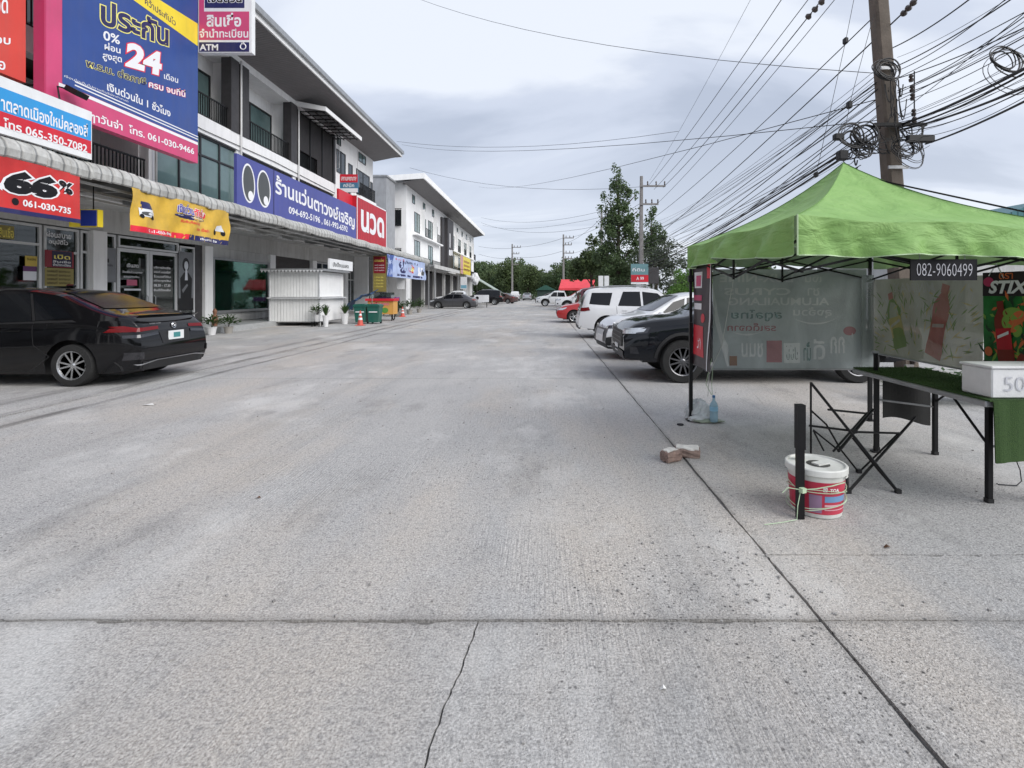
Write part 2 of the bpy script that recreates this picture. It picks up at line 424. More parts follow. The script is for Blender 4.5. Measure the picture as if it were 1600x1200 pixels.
# common materials
CONC = concrete()
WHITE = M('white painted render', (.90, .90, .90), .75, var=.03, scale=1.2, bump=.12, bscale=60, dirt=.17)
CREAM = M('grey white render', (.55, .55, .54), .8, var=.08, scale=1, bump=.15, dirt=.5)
DARKCLAD = M('charcoal cladding', (.045, .042, .045), .55, var=.2, scale=4, bump=.2)
BLACKM = M('black painted steel', (.010, .010, .011), .45, var=.25, scale=8, bump=.05, spec=.25)
GREYM = M('galvanised steel', (.38, .39, .40), .45, .6, var=.12, scale=6, dirt=.35)
ALU = M('white aluminium frame', (.62, .63, .64), .4, var=.05, dirt=.12)
ALUD = M('black aluminium frame', (.018, .018, .02), .4, var=.1)
GLASS = glass('shop glass', (.50, .55, .54), 1.3)
GGLASS = glass('green tinted glass', (.28, .55, .47), .75)
TEAL = M('teal reflecting glass', (.13, .20, .20), .06, var=.25, scale=.6, spec=.9, bump=.03, bscale=1.5)
DKGL = M('dark window glass', (.02, .026, .03), .06, var=.3, scale=.8, spec=.8, bump=.03, bscale=1.5)
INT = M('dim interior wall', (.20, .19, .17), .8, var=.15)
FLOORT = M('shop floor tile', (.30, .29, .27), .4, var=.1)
SOFF = M('ribbed grey soffit', (.21, .20, .205), .6, var=.06, lines=(1, .155, .02))
ROOFM = M('roof metal sheet', (.35, .36, .38), .5, .3, var=.08, lines=(1, .25, .02))
WTXT = M('white print', (.82, .82, .84), .5, var=.03)
BTXT = M('black print', (.012, .012, .015), .6, var=.03, spec=.2)
YTXT = M('yellow print', S(238, 222, 110), .5, var=.05)
# ---------------- ground ----------------
GR = M('far ground earth', (.10, .11, .07), .95, var=.3, scale=.05, bump=.3)
mb = MB(); mb.grid(lambda a, b: (-2000+4000*a, -300+3800*b, -.06), 20, 20); mb.build('ground', GR, kind='structure')
JOINT = M('dirty joint filler', (.15, .145, .14), .95, var=.3, scale=30, bump=.5)
base = MB(); base.grid(lambda a, b: (-14.5+45*a, -46+230*b, -.016), 6, 24); road = base.build('road', JOINT, kind='structure')
def wob(x, s=0, a=.012):
    return a*(math.sin(x*1.7+s)+.6*math.sin(x*4.3+s*2)+.4*math.sin(x*11+s*3)+.25*math.sin(x*29+s))
def line_x(x0, y, s): return x0 + wob(y, s, .008) + R.uniform(-.002, .002)
def jag(p0, p1, step, amp, seed, big=0):
    r = random.Random(seed); n = max(2, int(math.hypot(p1[0]-p0[0], p1[1]-p0[1])/step)); out = []
    d = (p1[0]-p0[0], p1[1]-p0[1]); l = math.hypot(*d); nx, ny = -d[1]/l, d[0]/l; w = 0
    run = 0; cd = 0
    for i in range(n+1):
        t = i/n; w = .75*w+r.uniform(-amp, amp); e = 1 if 0 < i < n else 0
        if run <= 0 and r.random() < .10: run = r.randint(2, 6); cd = r.uniform(.3, 1)*big
        run -= 1
        k = (w + (cd*r.uniform(.6, 1) if run > 0 else 0))*e
        out.append((p0[0]+d[0]*t+nx*k, p0[1]+d[1]*t+ny*k))
    return out
def slab(outline, z=0.0):
    mb = MB(); k = len(outline)
    vs = [(x, y, z) for x, y in outline] + [(x, y, -.02) for x, y in outline]
    mb.add(vs, [tuple(range(k))] + [(i, k+i, k+(i+1) % k, (i+1) % k) for i in range(k)])
    return mb.build('concrete_slab', CONC, road)
def rectslab(x0, x1, y0, y1, g=.006, z=0.0, amp=.0022, big=.0, st=None):
    st = st or max(.06, y0*.02)
    o = jag((x0+g, y0+g), (x1-g, y0+g), st, amp, hash((x0, y0)) % 9999, 0)[:-1]
    o += jag((x1-g, y0+g), (x1-g, y1-g), st, amp, 2, 0)[:-1]
    o += jag((x1-g, y1-g), (x0+g, y1-g), st, amp, 3, big)[:-1]
    o += jag((x0+g, y1-g), (x0+g, y0+g), st, amp, 4, 0)[:-1]
    return slab(o, z)
XJ = 1.27
cr1 = jag((-.40, -3), (-.385, 1.55), .04, .006, 21) + jag((-.385, 1.58), (-.30, 2.334), .022, .0045, 22)
cr2 = jag((-1.6, -3), (-1.58, 1.9), .05, .005, 41) + jag((-1.575, 1.93), (-1.63, 2.33), .03, .004, 42)
gx = .004
slab([(-5.99, -3)] + [(x-.0012, y) for x, y in cr2] + jag((-1.632, 2.330), (-5.99, 2.330), .035, .004, 31, .034)[1:])
slab([(x+.0012, y) for x, y in cr2][::-1] + [(x-gx, y) for x, y in cr1] + jag((-.31, 2.330), (-1.62, 2.330), .035, .004, 32, .034)[1:-1])
slab([(x+gx, y) for x, y in cr1][::-1] + [(-.40+gx, -3.0), (XJ-.009, -3)] + jag((XJ-.009, -2.9), (XJ-.009, 2.330), .08, .004, 24) + jag((XJ-.009, 2.330), (-.29, 2.330), .035, .004, 25, .024)[1:])
ys = [2.34, 8.95, 15.2, 21.4, 27.6, 34, 40, 46, 52, 58, 64]
for i in range(len(ys)-1): rectslab(-6.0, XJ, ys[i], ys[i+1], .010 if i == 0 else .009, z=R.uniform(-.001, .001), amp=.0035, big=.006 if i < 2 else 0)
rectslab(XJ, 7.6, -3, 2.34, .006, 0.001); rectslab(XJ, 7.6, 2.34, 2.93, .005, 0.0, amp=.004, big=.022, st=.035)
ys2 = [2.93, 9.3, 15.5, 21.6, 27.8, 34, 40, 46, 52, 58, 64]
for i in range(len(ys2)-1): rectslab(XJ, 7.6, ys2[i], ys2[i+1], .007, z=R.uniform(-.001, .001), amp=.004)
for i in range(12): rectslab(7.6, 16, -3+6*i, 3+6*i, .008)
ys3 = [-3, 3.4, 9.6, 15.8, 22, 28.2, 34.4, 40.6, 46.8, 53, 59, 64]
for i in range(len(ys3)-1):
    rectslab(-6.55, -6.0, ys3[i], ys3[i+1], .014, -.003, big=.01); rectslab(-7.25, -6.55, ys3[i], ys3[i+1], .016, .002, big=.01); rectslab(-14.4, -7.25, ys3[i]+1.1, ys3[i+1]+1.1, .008, .001)
mb = MB(); mb.grid(lambda a, b: (-14.4+44*a, 64+110*b, -.001), 4, 8); mb.build('concrete_slab', CONC, road)
mb = MB(); mb.grid(lambda a, b: (-14.4+44*a, -46+42.99*b, -.001), 4, 4); mb.build('concrete_slab', CONC, road)
# litter on the slabs
LEAFY = M('dry leaf', (.10, .05, .025), .8); PAPER = M('scrap of paper', (.75, .75, .73), .8)
def litter(px, py, s, mat, name, label, cat):
    Y = 1200/(py-CY); c = P(px, py, Y); mb = MB()
    mb.add([(c.x-s, Y-s*.4, .004), (c.x, Y-s*.6, .012), (c.x+s*1.1, Y, .005), (c.x+s*.2, Y+s*.7, .016), (c.x-s*.7, Y+s*.4, .004)], [(0, 1, 2, 3, 4)])
    mb.build(name, mat, loc=(c.x, Y, 0), label=label, cat=cat)
litter(1036, 1078, .012, PAPER, 'paper_scrap', 'tiny white scrap lying on the nearest concrete slab', 'litter')
litter(1386, 856, .02, LEAFY, 'dry_leaf', 'dark dry leaf lying just behind the short cross joint near the bucket', 'leaf')
litter(403, 779, .02, LEAFY, 'dry_leaf', 'dark dry leaf lying alone on the open road in front of the black sedan', 'leaf')
litter(232, 633, .07, PAPER, 'paper_scrap', 'flat pale scrap near the gutter left of the road by the black sedan', 'litter')
mb = MB(); mb.lathe([(0, .012), (.035, .012), (.04, .004), (.04, 0)], (P(1063, 664, 5.8).x, 5.8, 0), 12)
mb.build('bottle_cap', BTXT, loc=(P(1063, 664, 5.8).x, 5.8, 0), label='small black round cap on the ground left of the tent leg', cat='cap')
mb = MB()
for i in range(260):
    x = R.uniform(-5.5, 4.5); y = R.uniform(1.5, 9) if i % 3 else R.gauss(2.45, .12); s = R.uniform(.002, .006)
    if i > 200: x = R.gauss(1.0, .25); y = R.gauss(2.7, .25)
    mb.cbox((x, y, s*.8), (s*2.4, s*2, s*1.6), R.uniform(0, 3))
mb.build('loose_grit', M('grit stones', (.32, .31, .30), .9, var=.4, scale=30), kind='stuff', label='loose grit scattered on the concrete')

# ---------------- building helpers ----------------
def window(parent, X, y0, y1, z0, z1, nx=2, rows=(), fmat=ALUD, gmat=TEAL, t=.05, face=1, dep=.06):
    """framed window in a wall x=X facing +x; rows = relative heights of transoms. The pane objects are sub-parts"""
    mb = MB(); a = X; b = X+dep*face
    xs = (min(a, b), max(a, b))
    mb.box((xs[0], y0, z0), (xs[1], y0+t, z1)); mb.box((xs[0], y1-t, z0), (xs[1], y1, z1))
    mb.box((xs[0], y0+t, z0), (xs[1], y1-t, z0+t)); mb.box((xs[0], y0+t, z1-t), (xs[1], y1-t, z1))
    for i in range(1, nx):
        y = y0+(y1-y0)*i/nx; mb.box((xs[0]+.004, y-t/2, z0+t), (xs[1]-.004, y+t/2, z1-t))
    for r_ in rows:
        z = z0+(z1-z0)*r_; mb.box((xs[0]+.008, y0+t, z-t/2), (xs[1]-.008, y1-t, z+t/2))
    fr = mb.build('window', fmat, parent)
    zs = [z0+t]+[z0+(z1-z0)*r_ for r_ in rows]+[z1-t]
    for i in range(nx):
        for j in range(len(zs)-1):
            ya = y0+(y1-y0)*i/nx+(t if i == 0 else t/2); yb = y0+(y1-y0)*(i+1)/nx-(t if i == nx-1 else t/2)
            xm = X+dep*face*.45; m = MB(); m.box((xm-.004, ya, zs[j]), (xm+.004, yb, zs[j+1])); m.build('pane', gmat, fr)
    return fr
def railing(parent, X, y0, y1, z0, z1, mat=None, pitch=.13, x1=None):
    mb = MB(); mat = mat or BLACKM
    mb.box((X-.025, y0, z1-.05), (X+.025, y1, z1)); mb.box((X-.02, y0, z0+.06), (X+.02, y1, z0+.10))
    n = int((y1-y0)/pitch)
    for i in range(n+1):
        y = y0+.02+(y1-y0-.04)*i/n; mb.box((X-.014, y-.014, z0-.01), (X+.014, y+.014, z1-.04))
    return mb.build('railing', mat, parent)

# ---------------- near shophouse row ----------------
XW = -12.7; XG = -14.0
b1 = thing('shophouse_building', 'nearest white three storey shophouse row with charcoal columns and jutting flat roof', 'building', (XW, 22, 0))
W_ = lambda a, b, nm='wall', mt=WHITE: box(nm, mt, b1, a, b)
YE = 38.0; Y0 = -24.0
# upper walls
W_((-13.0, Y0, 4.2), (XW, 11.9, 11.3)); W_((-13.0, 30.9, 4.2), (XW, YE, 11.3))
W_((-13.0, 11.9, 7.40), (XW+.06, 30.9, 8.05), 'floor_band')
W_((-13.0, 11.9, 11.0), (XW, 30.9, 11.35)); W_((-13.0, 11.9, 4.2), (XW+.002, 30.9, 4.85))
W_((-24, YE-.25, 0), (-13.0, YE, 11.3), 'end_wall'); W_((-24, Y0, 0), (-23.7, YE-.25, 11.5), 'back_wall', CREAM); W_((-23.7, Y0, 0), (-13.0, Y0+.25, 11.3), 'end_wall')
W_((-23.7, Y0+.25, 8.0), (-13.0, YE-.25, 8.04), 'floor_slab', INT)
# balcony bays of the top floor: back wall, partitions, ceiling
for (ya, yb) in ((11.9, 16.6), (16.6, 21.3), (21.3, 26.0), (26.0, 30.9)):
    W_((-13.95, ya, 8.05), (-13.7, yb, 11.0), 'wall'); W_((-13.7, yb-.12, 8.05), (-13.0, yb, 11.0), 'partition')
    W_((-13.7, ya, 11.0), (-13.0, yb, 11.05), 'balcony_ceiling')
    fr = window(b1, -13.7, ya+.6, yb-.35, 8.08, 10.35, 2, (), ALUD, TEAL, .09)
    railing(b1, XW-.06, ya+.3, yb-.3, 8.05, 8.95)
    # second floor
    if ya < 16: # recessed balcony
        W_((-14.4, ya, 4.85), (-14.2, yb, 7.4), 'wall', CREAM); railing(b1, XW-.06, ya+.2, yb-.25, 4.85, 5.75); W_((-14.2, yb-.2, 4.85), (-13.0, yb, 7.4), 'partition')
        window(b1, -14.2, ya+.6, yb-.6, 4.9, 7.1, 2)
    else:
        window(b1, -12.86, ya+.22, yb-.02, 4.88, 7.38, 4, (.70,), ALUD, TEAL, .07, dep=.1)
W_((-12.98, 16.45, 4.85), (XW, 16.8, 7.4), 'column'); W_((-12.98, 21.15, 4.85), (XW, 21.5, 7.4), 'column'); W_((-12.98, 25.9, 4.85), (XW, 26.2, 7.4), 'column')
# dark cladding columns of the top floor with the pipe between their halves
for ya, yb in ((16.1, 16.55), (16.62, 17.1), (20.65, 21.2), (21.32, 21.9), (25.55, 26.2), (30.75, 30.98)):
    W_((-13.02, ya, 8.051), (XW+.09, yb, 11.02), 'cladding_column', DARKCLAD)
PIPE = M('white drain pipe', (.70, .70, .70), .5, dirt=.3)
for y in (16.585, 21.26, 26.25):
    part('drain_pipe', PIPE, b1, lambda m: m.tube([(XW+.13, y, 4.4), (XW+.13, y, 11.1)], .04, 8), smooth=True)
# netted balcony with its own little roof
NET = sheetmat('dark shade net', (.035, .033, .035), .86, .8)
box('shade_net', NET, b1, (XW+.02, 26.3, 8.9), (XW+.03, 30.7, 10.85)); box('shade_net', NET, b1, (XW+.02, 28.6, 8.1), (XW+.03, 30.7, 8.9))
for y in (26.3, 27.7, 29.2, 30.7): box('net_post', BLACKM, b1, (XW+.0, y-.03, 8.05), (XW+.08, y+.03, 10.9))
def lean(m):
    m.prism([(XW, 26.2, 11.16), (-11.2, 26.2, 10.86), (-11.2, 26.2, 10.92), (XW, 26.2, 11.24)], (0, 5.1, 0))
lr = part('lean_to_roof', GREYM, b1, lean)
part('fascia_board', WHITE, lr, lambda m: (m.box((-11.2, 26.15, 10.78), (-11.15, 31.35, 11.0)), m.prism([(XW, 26.15, 11.02), (-11.2, 26.15, 10.78), (-11.2, 26.15, 11.0), (XW, 26.15, 11.3)], (0, .05, 0))))
def ribs(m):
    for k in range(9): m.box((XW, 26.4+k*.58, 10.8), (-11.2, 26.44+k*.58, 10.85))
    for k in range(4): m.box((-12.6+k*.4, 26.3, 10.76), (-12.56+k*.4, 31.2, 10.80))
part('roof_rafter', BLACKM, lr, ribs)
# end block windows
for px0, px1, py0, py1 in ((560, 571, 237, 259), (526, 532, 213, 229)):
    ya = WY(px0, XW); yb = WY(px1, XW); window(b1, XW-.02, ya, yb, WZ(px1, py1, XW), WZ(px0, py0, XW), 2)
for ya, yb, za, zb in ((31.3, 32.7, 8.9, 10.3), (33.2, 33.9, 8.6, 9.9), (34.6, 37.2, 8.2, 9.9), (37.4, 37.85, 8.3, 9.6), (31.6, 34.0, 5.2, 7.0), (35, 37.4, 5.2, 7.0)):
    window(b1, XW-.02, ya, yb, za, zb, 2 if yb-ya > 1 else 1, (), ALUD, DKGL)
railing(b1, XW+.35, 34.4, 37.4, 8.0, 8.9); W_((XW, 34.3, 7.85), (XW+.42, 37.5, 8.0), 'balcony_slab')
for y_, z_ in ((32.2, 7.55), (36.0, 7.3)):
    a_ = box('air_conditioner', PIPE, b1, (XW, y_, z_), (XW+.32, y_+.85, z_+.55), .02)
    part('fan_grille', BLACKM, a_, lambda m: m.lathe([(.20, 0), (.20, .01), (.0, .012)], m=Matrix.Translation((XW+.322, y_+.35, z_+.28)) @ Matrix.Rotation(math.pi/2, 4, 'Y'), n=16))
for y_ in (31.05, 34.2): part('conduit', PIPE, b1, lambda m: m.tube([(XW+.03, y_, 4.5), (XW+.03, y_, 9.0), (XW+.03, y_+.6, 9.2), (XW+.03, y_+.6, 11.2)], .018, 5))
part('conduit', BLACKM, b1, lambda m: m.tube([(XW+.08, 16.5, 7.6), (XW+.09, 19, 7.52), (XW+.09, 24, 7.62), (XW+.08, 30.9, 7.5)], .014, 4))
# roof
def roof(m):
    m.prism([(-10.7, Y0, 11.74), (-10.7, Y0, 12.0), (-24.5, Y0, 10.9), (-24.5, Y0, 10.7)], (0, YE+.4-Y0, 0))
rf = part('roof', ROOFM, b1, roof)
part('soffit', SOFF, rf, lambda m: m.prism([(-10.75, Y0, 11.70), (-10.75, Y0, 11.735), (-12.75, Y0, 11.40), (-12.75, Y0, 11.30)], (0, YE+.38-Y0, 0)))
part('fascia_board', WHITE, rf, lambda m: m.box((-10.70, Y0, 11.66), (-10.63, YE+.45, 11.95)))
part('roof_gutter', GREYM, rf, lambda m: m.box((-10.63, Y0, 11.86), (-10.5, YE+.45, 12.08)))
part('fascia_board', WHITE, rf, lambda m: m.prism([(-10.7, YE+.4, 11.66), (-10.7, YE+.4, 12.0), (-24.5, YE+.4, 10.9), (-24.5, YE+.4, 10.6)], (0, .05, 0)))
# ground floor: columns, beam, interior
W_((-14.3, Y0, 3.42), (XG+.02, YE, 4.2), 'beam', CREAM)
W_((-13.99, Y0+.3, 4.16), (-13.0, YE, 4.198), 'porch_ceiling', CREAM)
cols = (-14, -9, -4, 1, 6.2, 11.25, 16.0, 21.2, 26.2, 31.0, 36.0)
for y in cols:
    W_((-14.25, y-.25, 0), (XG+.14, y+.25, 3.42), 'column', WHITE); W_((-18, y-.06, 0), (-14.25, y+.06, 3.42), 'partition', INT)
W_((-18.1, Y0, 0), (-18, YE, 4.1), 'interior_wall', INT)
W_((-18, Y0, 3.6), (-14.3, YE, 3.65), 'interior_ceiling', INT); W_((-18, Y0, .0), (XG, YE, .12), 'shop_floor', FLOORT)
TILE = M('small white mosaic', (.42, .43, .43), .35, var=.2, scale=14, lines=(1, .09, .01))
W_((XG+.14, 19.0, 0), (-12.0, 26.4, .22), 'tiled_step', TILE)
W_((XG+.14, 11.2, 0), (-13.3, 18.98, .12), 'front_step', CREAM)
def storefront(ya, yb, nx, rows, z1=3.38, z0=.14, g=None, t=.07): return window(b1, XG-.08, ya, yb, z0, z1, nx, rows, ALU, g or GLASS, t, dep=.1)
for y_ in (-13.5, -8.5, -3.5, 1.5, 6.6): storefront(y_, y_+4.2, 2, (.8,))
for y_ in (-20, -14, -8, -2, 4): W_((XW-.001, y_, 5.2), (XW+.03, y_+3.6, 7.2), 'shutter', DARKCLAD)
storefront(11.5, 14.25, 1, (.42, .83)); storefront(14.32, 15.4, 1, (.78,), z1=3.38); storefront(15.45, 15.75, 1, (.8,))
storefront(16.25, 16.72, 1, (.8,)); storefront(16.82, 19.6, 1, (), z0=3.0)
for ya, yb in ((16.82, 18.2), (18.22, 19.6)):
    d = window(b1, XG-.1, ya, yb, .14, 2.98, 1, (), ALU, GLASS, .12, dep=.08); d.name = 'shop_door'
    hy = yb-.16 if ya < 17 else ya+.16
    part('door_handle', GREYM, d, lambda m: m.tube([(XG+.0, hy, .9), (XG+.06, hy, .95), (XG+.06, hy, 1.35), (XG+.0, hy, 1.4)], .015, 6))
storefront(19.66, 20.5, 1, (), z1=3.3)
W_((-14.2, 20.5, 0), (XG+.02, 20.94, 3.42), 'wall', DARKCLAD)
W_((-14.2, 21.46, .22), (XG-.03, 25.95, .62), 'wall', CREAM)
W_((-14.75, 21.5, .3), (-14.7, 25.9, 3.1), 'tint_backing', M('dark green backdrop', (.12, .30, .24), .7, var=.8, scale=2.5))  # added panel that gives the window its green tone
f = window(b1, XG-.02, 21.5, 25.9, .62, 3.0, 1, (), GREYM, GGLASS, .1, dep=.14)
W_((-14.2, 21.46, 3.0), (XG-.03, 25.95, 3.42), 'wall', CREAM)
W_((-14.2, 26.46, .1), (-14.05, 30.7, 3.42), 'opening_shade', M('shop opening shade', (.05, .045, .045), .5, lines=(2, .09, .02)))  # dark ribbed sheet stands in for the shade of an open shop
storefront(31.3, 33.4, 2, (.7,)); storefront(33.5, 35.7, 2, (.7,)); storefront(36.3, 37.8, 2, (.7,))
# interior bits that read through the glass
SHELF = M('display shelf', (.30, .27, .22), .6); GOODS = M('pale goods', (.5, .48, .42), .6, var=.6, scale=6)  # pale stock, plain colour without emission
for i in range(26):
    y = 11.8+i*.95; z = R.choice((.9, 1.3, 1.8)); W_((-17.9, y-.35, .12), (-17.3, y+.35, z), 'display_cabinet', SHELF if i % 3 else GOODS)
for i in range(9):
    y = 22+.42*i; W_((-15.2+R.uniform(-.4, .2), y, .14), (-14.9, y+.3, R.uniform(.9, 1.9)), 'display_stand', GOODS if i % 2 else SHELF)
# stickers and posters on the glass (pixel-measured on the shop front plane)
PX = XG+.045
PCOL = {'yel': M('yellow poster', S(190, 165, 70), .5), 'red': M('dark red poster', S(130, 25, 40), .5), 'navy': M('navy poster', S(28, 24, 60), .5), 'pur': M('purple poster', S(90, 40, 95), .5),
        'wht': M('white poster', S(205, 208, 215), .5), 'pink': M('pink poster', S(190, 90, 120), .5), 'olive': M('olive poster', S(140, 128, 70), .5), 'gry': M('grey poster', S(120, 122, 126), .5), 'dk': M('dark poster', S(22, 22, 26), .5)}
def poster(px0, px1, py0, py1, c, k=0, X=PX, name='poster'):
    ya, yb = WY(px0, X), WY(px1, X); pm = (px0+px1)/2; z1 = WZ(pm, py0, X); z0 = WZ(pm, py1, X); x = X+.004*k
    return box(name, PCOL[c], b1, (x, ya, z0), (x+.004, yb, z1))
def ptext(px0, px1, py0, py1, s, mat, k=1, X=PX, **kw):
    ya, yb = WY(px0, X), WY(px1, X); pm = (px0+px1)/2; z1 = WZ(pm, py0, X); z0 = WZ(pm, py1, X)
    pn = Panel(b1, (X+.004*k, ya, z0), (0, 1, 0), (0, 0, 1), yb-ya, z1-z0); pn.text(s, 0, 0, z1-z0, mat, k=1, width=yb-ya, res=2, **kw)
poster(70, 115, 392, 418, 'red'); poster(81, 112, 393, 417, 'navy', 1); ptext(84, 109, 398, 405, 'เปิด', YTXT, 2); ptext(82, 110, 407, 411, 'สินเชื่อ', WTXT, 2); ptext(82, 110, 412, 416, 'จำนำทะเบียน', WTXT, 2)
poster(70, 115, 419, 447, 'olive'); [ptext(73, 110, 422+k*6, 426+k*6, 'รถยนต์ รถกระบะ', BTXT, 1) for k in range(4)]
poster(39, 58, 400, 416, 'yel'); poster(36, 57, 416, 424, 'pur'); poster(36, 57, 424, 438, 'wht'); ptext(42, 56, 403, 407, 'รับสมัคร', BTXT)
poster(-6, 22, 352, 373, 'olive'); ptext(-2, 21, 354, 371, 'สินเชื่อ', YTXT); ptext(72, 111, 362, 372, 'ผ่อนสบาย', WTXT); ptext(76, 106, 374, 384, 'อนุมัติไว', WTXT)
poster(161, 181, 387, 441, 'gry'); poster(163, 170, 404, 410, 'dk', 1); ptext(161, 176, 412, 416, 'จำนำทะเบียน', BTXT)
ptext(198, 216, 412, 418, 'เงินสด', WTXT); ptext(191, 222, 423, 428, 'สินเชื่อส่วนบุคคล', WTXT); ptext(193, 217, 431, 434, 'รถแลกเงิน', WTXT); poster(198, 214, 437, 446, 'pink'); poster(194, 220, 451, 454, 'wht')
for k, s in enumerate(('บริการสินเชื่อ', 'รถยนต์ มอเตอร์ไซค์', 'โฉนดที่ดิน', 'เปิดทุกวัน', '08.30 - 17.30', 'ยินดีต้อนรับ')): ptext(240, 266, 416+k*7, 420+k*7, s, WTXT)
# portrait poster beside the door: a generic figure in grey tones
poster(279, 302, 394, 466, 'gry'); poster(279, 302, 466, 485, 'dk')
pn = Panel(b1, (PX+.004, WY(279, PX), 0), (0, 1, 0), (0, 0, 1), 1, 3); yl = WY(302, PX)-WY(279, PX)
zf = WZ(290, 413, PX)
pn.ell(yl*.48, zf-.02, .19, .27, PCOL['dk'], 1); pn.ell(yl*.5, zf-.05, .11, .17, PCOL['wht'], 2); pn.poly([(yl*.15, zf-1.5), (yl*.85, zf-1.5), (yl*.9, zf-.55), (yl*.65, zf-.32), (yl*.35, zf-.32), (yl*.1, zf-.55)], PCOL['dk'], 1)
pn.poly([(yl*.4, zf-.62), (yl*.6, zf-.62), (yl*.56, zf-.2), (yl*.44, zf-.2)], PCOL['wht'], 2); pn.poly([(yl*.2, zf-1.0), (yl*.55, zf-.75), (yl*.62, zf-.82), (yl*.28, zf-1.12)], PCOL['gry'], 2)

# awning over the pavement
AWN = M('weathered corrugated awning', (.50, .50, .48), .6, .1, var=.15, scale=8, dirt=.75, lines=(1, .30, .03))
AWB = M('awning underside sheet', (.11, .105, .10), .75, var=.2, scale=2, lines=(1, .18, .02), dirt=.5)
XA = -10.2
aw = thing('pavement_awning', 'long weathered corrugated metal awning running along the shop fronts of the nearest row', 'awning', (XA, 25, 0))
def bull(m):
    pr = [(XA-.55, 4.50), (XA-.3, 4.50), (XA-.12, 4.46), (XA-.02, 4.36), (XA+.02, 4.24), (XA, 4.10)]
    n = 190; ya, yb = -5.0, 45.8
    for k in range(n):
        y = ya+(yb-ya)*k/n; y2 = ya+(yb-ya)*(k+.93)/n; dz = .02*math.sin(k*.7)+R.uniform(-.008, .008)
        o = R.uniform(-.012, .012)
        q = [(x+o, z+dz) for x, z in pr]; q2 = q+[(x-.03, z-.03) for x, z in q[::-1]]
        m.prism([(x, y, z) for x, z in q2], (0, y2-y+.02, 0))
part('rounded_edge', AWN, aw, bull)
part('roof_sheet', AWN, aw, lambda m: m.prism([(XA-.5, -5, 4.47), (XA-.5, -5, 4.50), (XW-.0, -5, 4.62), (XW-.0, -5, 4.58)], (0, 50.8, 0)))
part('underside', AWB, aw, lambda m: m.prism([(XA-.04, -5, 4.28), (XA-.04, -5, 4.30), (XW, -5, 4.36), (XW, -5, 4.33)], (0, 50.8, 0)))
for y in [6+2.35*k for k in range(17)]: box('support_beam', GREYM if int(y) % 2 else CREAM, aw, (-12.68, y, 4.06), (XA-.06, y+.09, 4.27))
for x in (-12.3, -11.4, -10.6): box('purlin', CREAM, aw, (x, 5, 4.0), (x+.07, 45.7, 4.055))
for y in (11.9, 45.6): box('support_post', GREYM, aw, (XA-.12, y-.05, 0) if y > 20 else (-13.2, y-.05, 0), (XA-.02, y+.05, 4.1) if y > 20 else (-13.1, y+.05, 4.1))
TUBEL = M('lamp tube housing', (.7, .7, .7), .5)
for y in (13.4, 18.2, 23.0): box('tube_light', TUBEL, aw, (-12.0, y, 3.93), (-11.9, y+1.2, 3.985))

# low annex between the two rows
an = thing('annex_building', 'low annex with dark open shop fronts between the two white rows', 'building', (-14, 42, 0))
box('wall', CREAM, an, (-20, 38.05, 0), (-14.6, 46.3, 4.2)); box('interior', DARKCLAD, an, (-14.58, 38.2, 0), (-14.5, 46, 3.2))  # thin dark slab stands in for the shade inside the open fronts
for y in (38.6, 42.3, 46.0): box('column', CREAM, an, (-14.5, y-.15, 0), (-14.1, y+.15, 4.1))
box('roof_deck', GREYM, an, (-20, 38.05, 4.2), (-12.8, 46.3, 4.4))
rb = thing('roof_plant_box', 'plain grey metal box standing high between the two white rows', 'box', (-15, 42, 0))
box('casing', M('grey sheet metal', (.36, .37, .39), .5, .2, dirt=.3), rb, (-15.5, 42.5, 4.4), (-13.1, 45, 11.1)); box('casing_ledge', GREYM, rb, (-15.6, 42.4, 11.1), (-13.0, 45.1, 11.25))

# ---------------- far shophouse row ----------------
b2 = thing('shophouse_building', 'farther white three storey shophouse row with dark slatted stair tower', 'building', (-12.5, 60, 0))
XB = -12.5; W2 = lambda a, b, nm='wall', mt=WHITE: box(nm, mt, b2, a, b)
W2((-24, 46.5, 0), (XB-.3, 46.8, 11.5)); W2((-24, 90.7, 0), (XB-.3, 91, 11.5)); W2((-24.3, 46.5, 0), (-24, 91, 11.3))
W2((XB-.3, 46.5, 3.9), (XB, 91, 11.3)); W2((XB-.32, 46.5, 0), (XB-.02, 48.0, 3.9))
W2((XB, 48.6, 7.0), (XB+.5, 61, 7.15), 'floor_band'); W2((XB, 68, 7.0), (XB+.5, 88, 7.15), 'floor_band')
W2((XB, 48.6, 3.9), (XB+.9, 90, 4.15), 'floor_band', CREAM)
for y in (48, 53.5, 59, 64.5, 70, 75.5, 81, 86.5): W2((XB-.3, y-.2, 0), (XB+.02, y+.2, 3.9), 'column', CREAM)
W2((XB-1.6, 48, 0), (XB-1.5, 90, 3.9), 'shop_shade_wall', DARKCLAD)  # charcoal colour stands in for the shade inside the shops
for k, y in enumerate((49, 53.3, 57.6, 69.5, 73.8, 78.1, 82.4, 86.6)): window(b2, XB-.02, y-.5, y+.5, 10.0, 10.8, 1)
for k, y in enumerate((49.3, 55.2, 69, 74.6, 80.2, 85.4)):
    window(b2, XB-.02, y, y+2.2, 7.4, 9.3, 2); window(b2, XB-.02, y, y+2.2, 4.6, 6.6, 2)
    W2((XB, y+2.5, 7.15), (XB+.45, y+2.6, 9.9), 'partition')
    railing(b2, XB+.42, y+2.7, y+5.0, 7.15, 8.1, pitch=.25); railing(b2, XB+.42, y, y+5.0, 4.15, 5.0, pitch=.25)
    window(b2, XB-.02, y+2.9, y+4.8, 7.2, 9.2, 2)
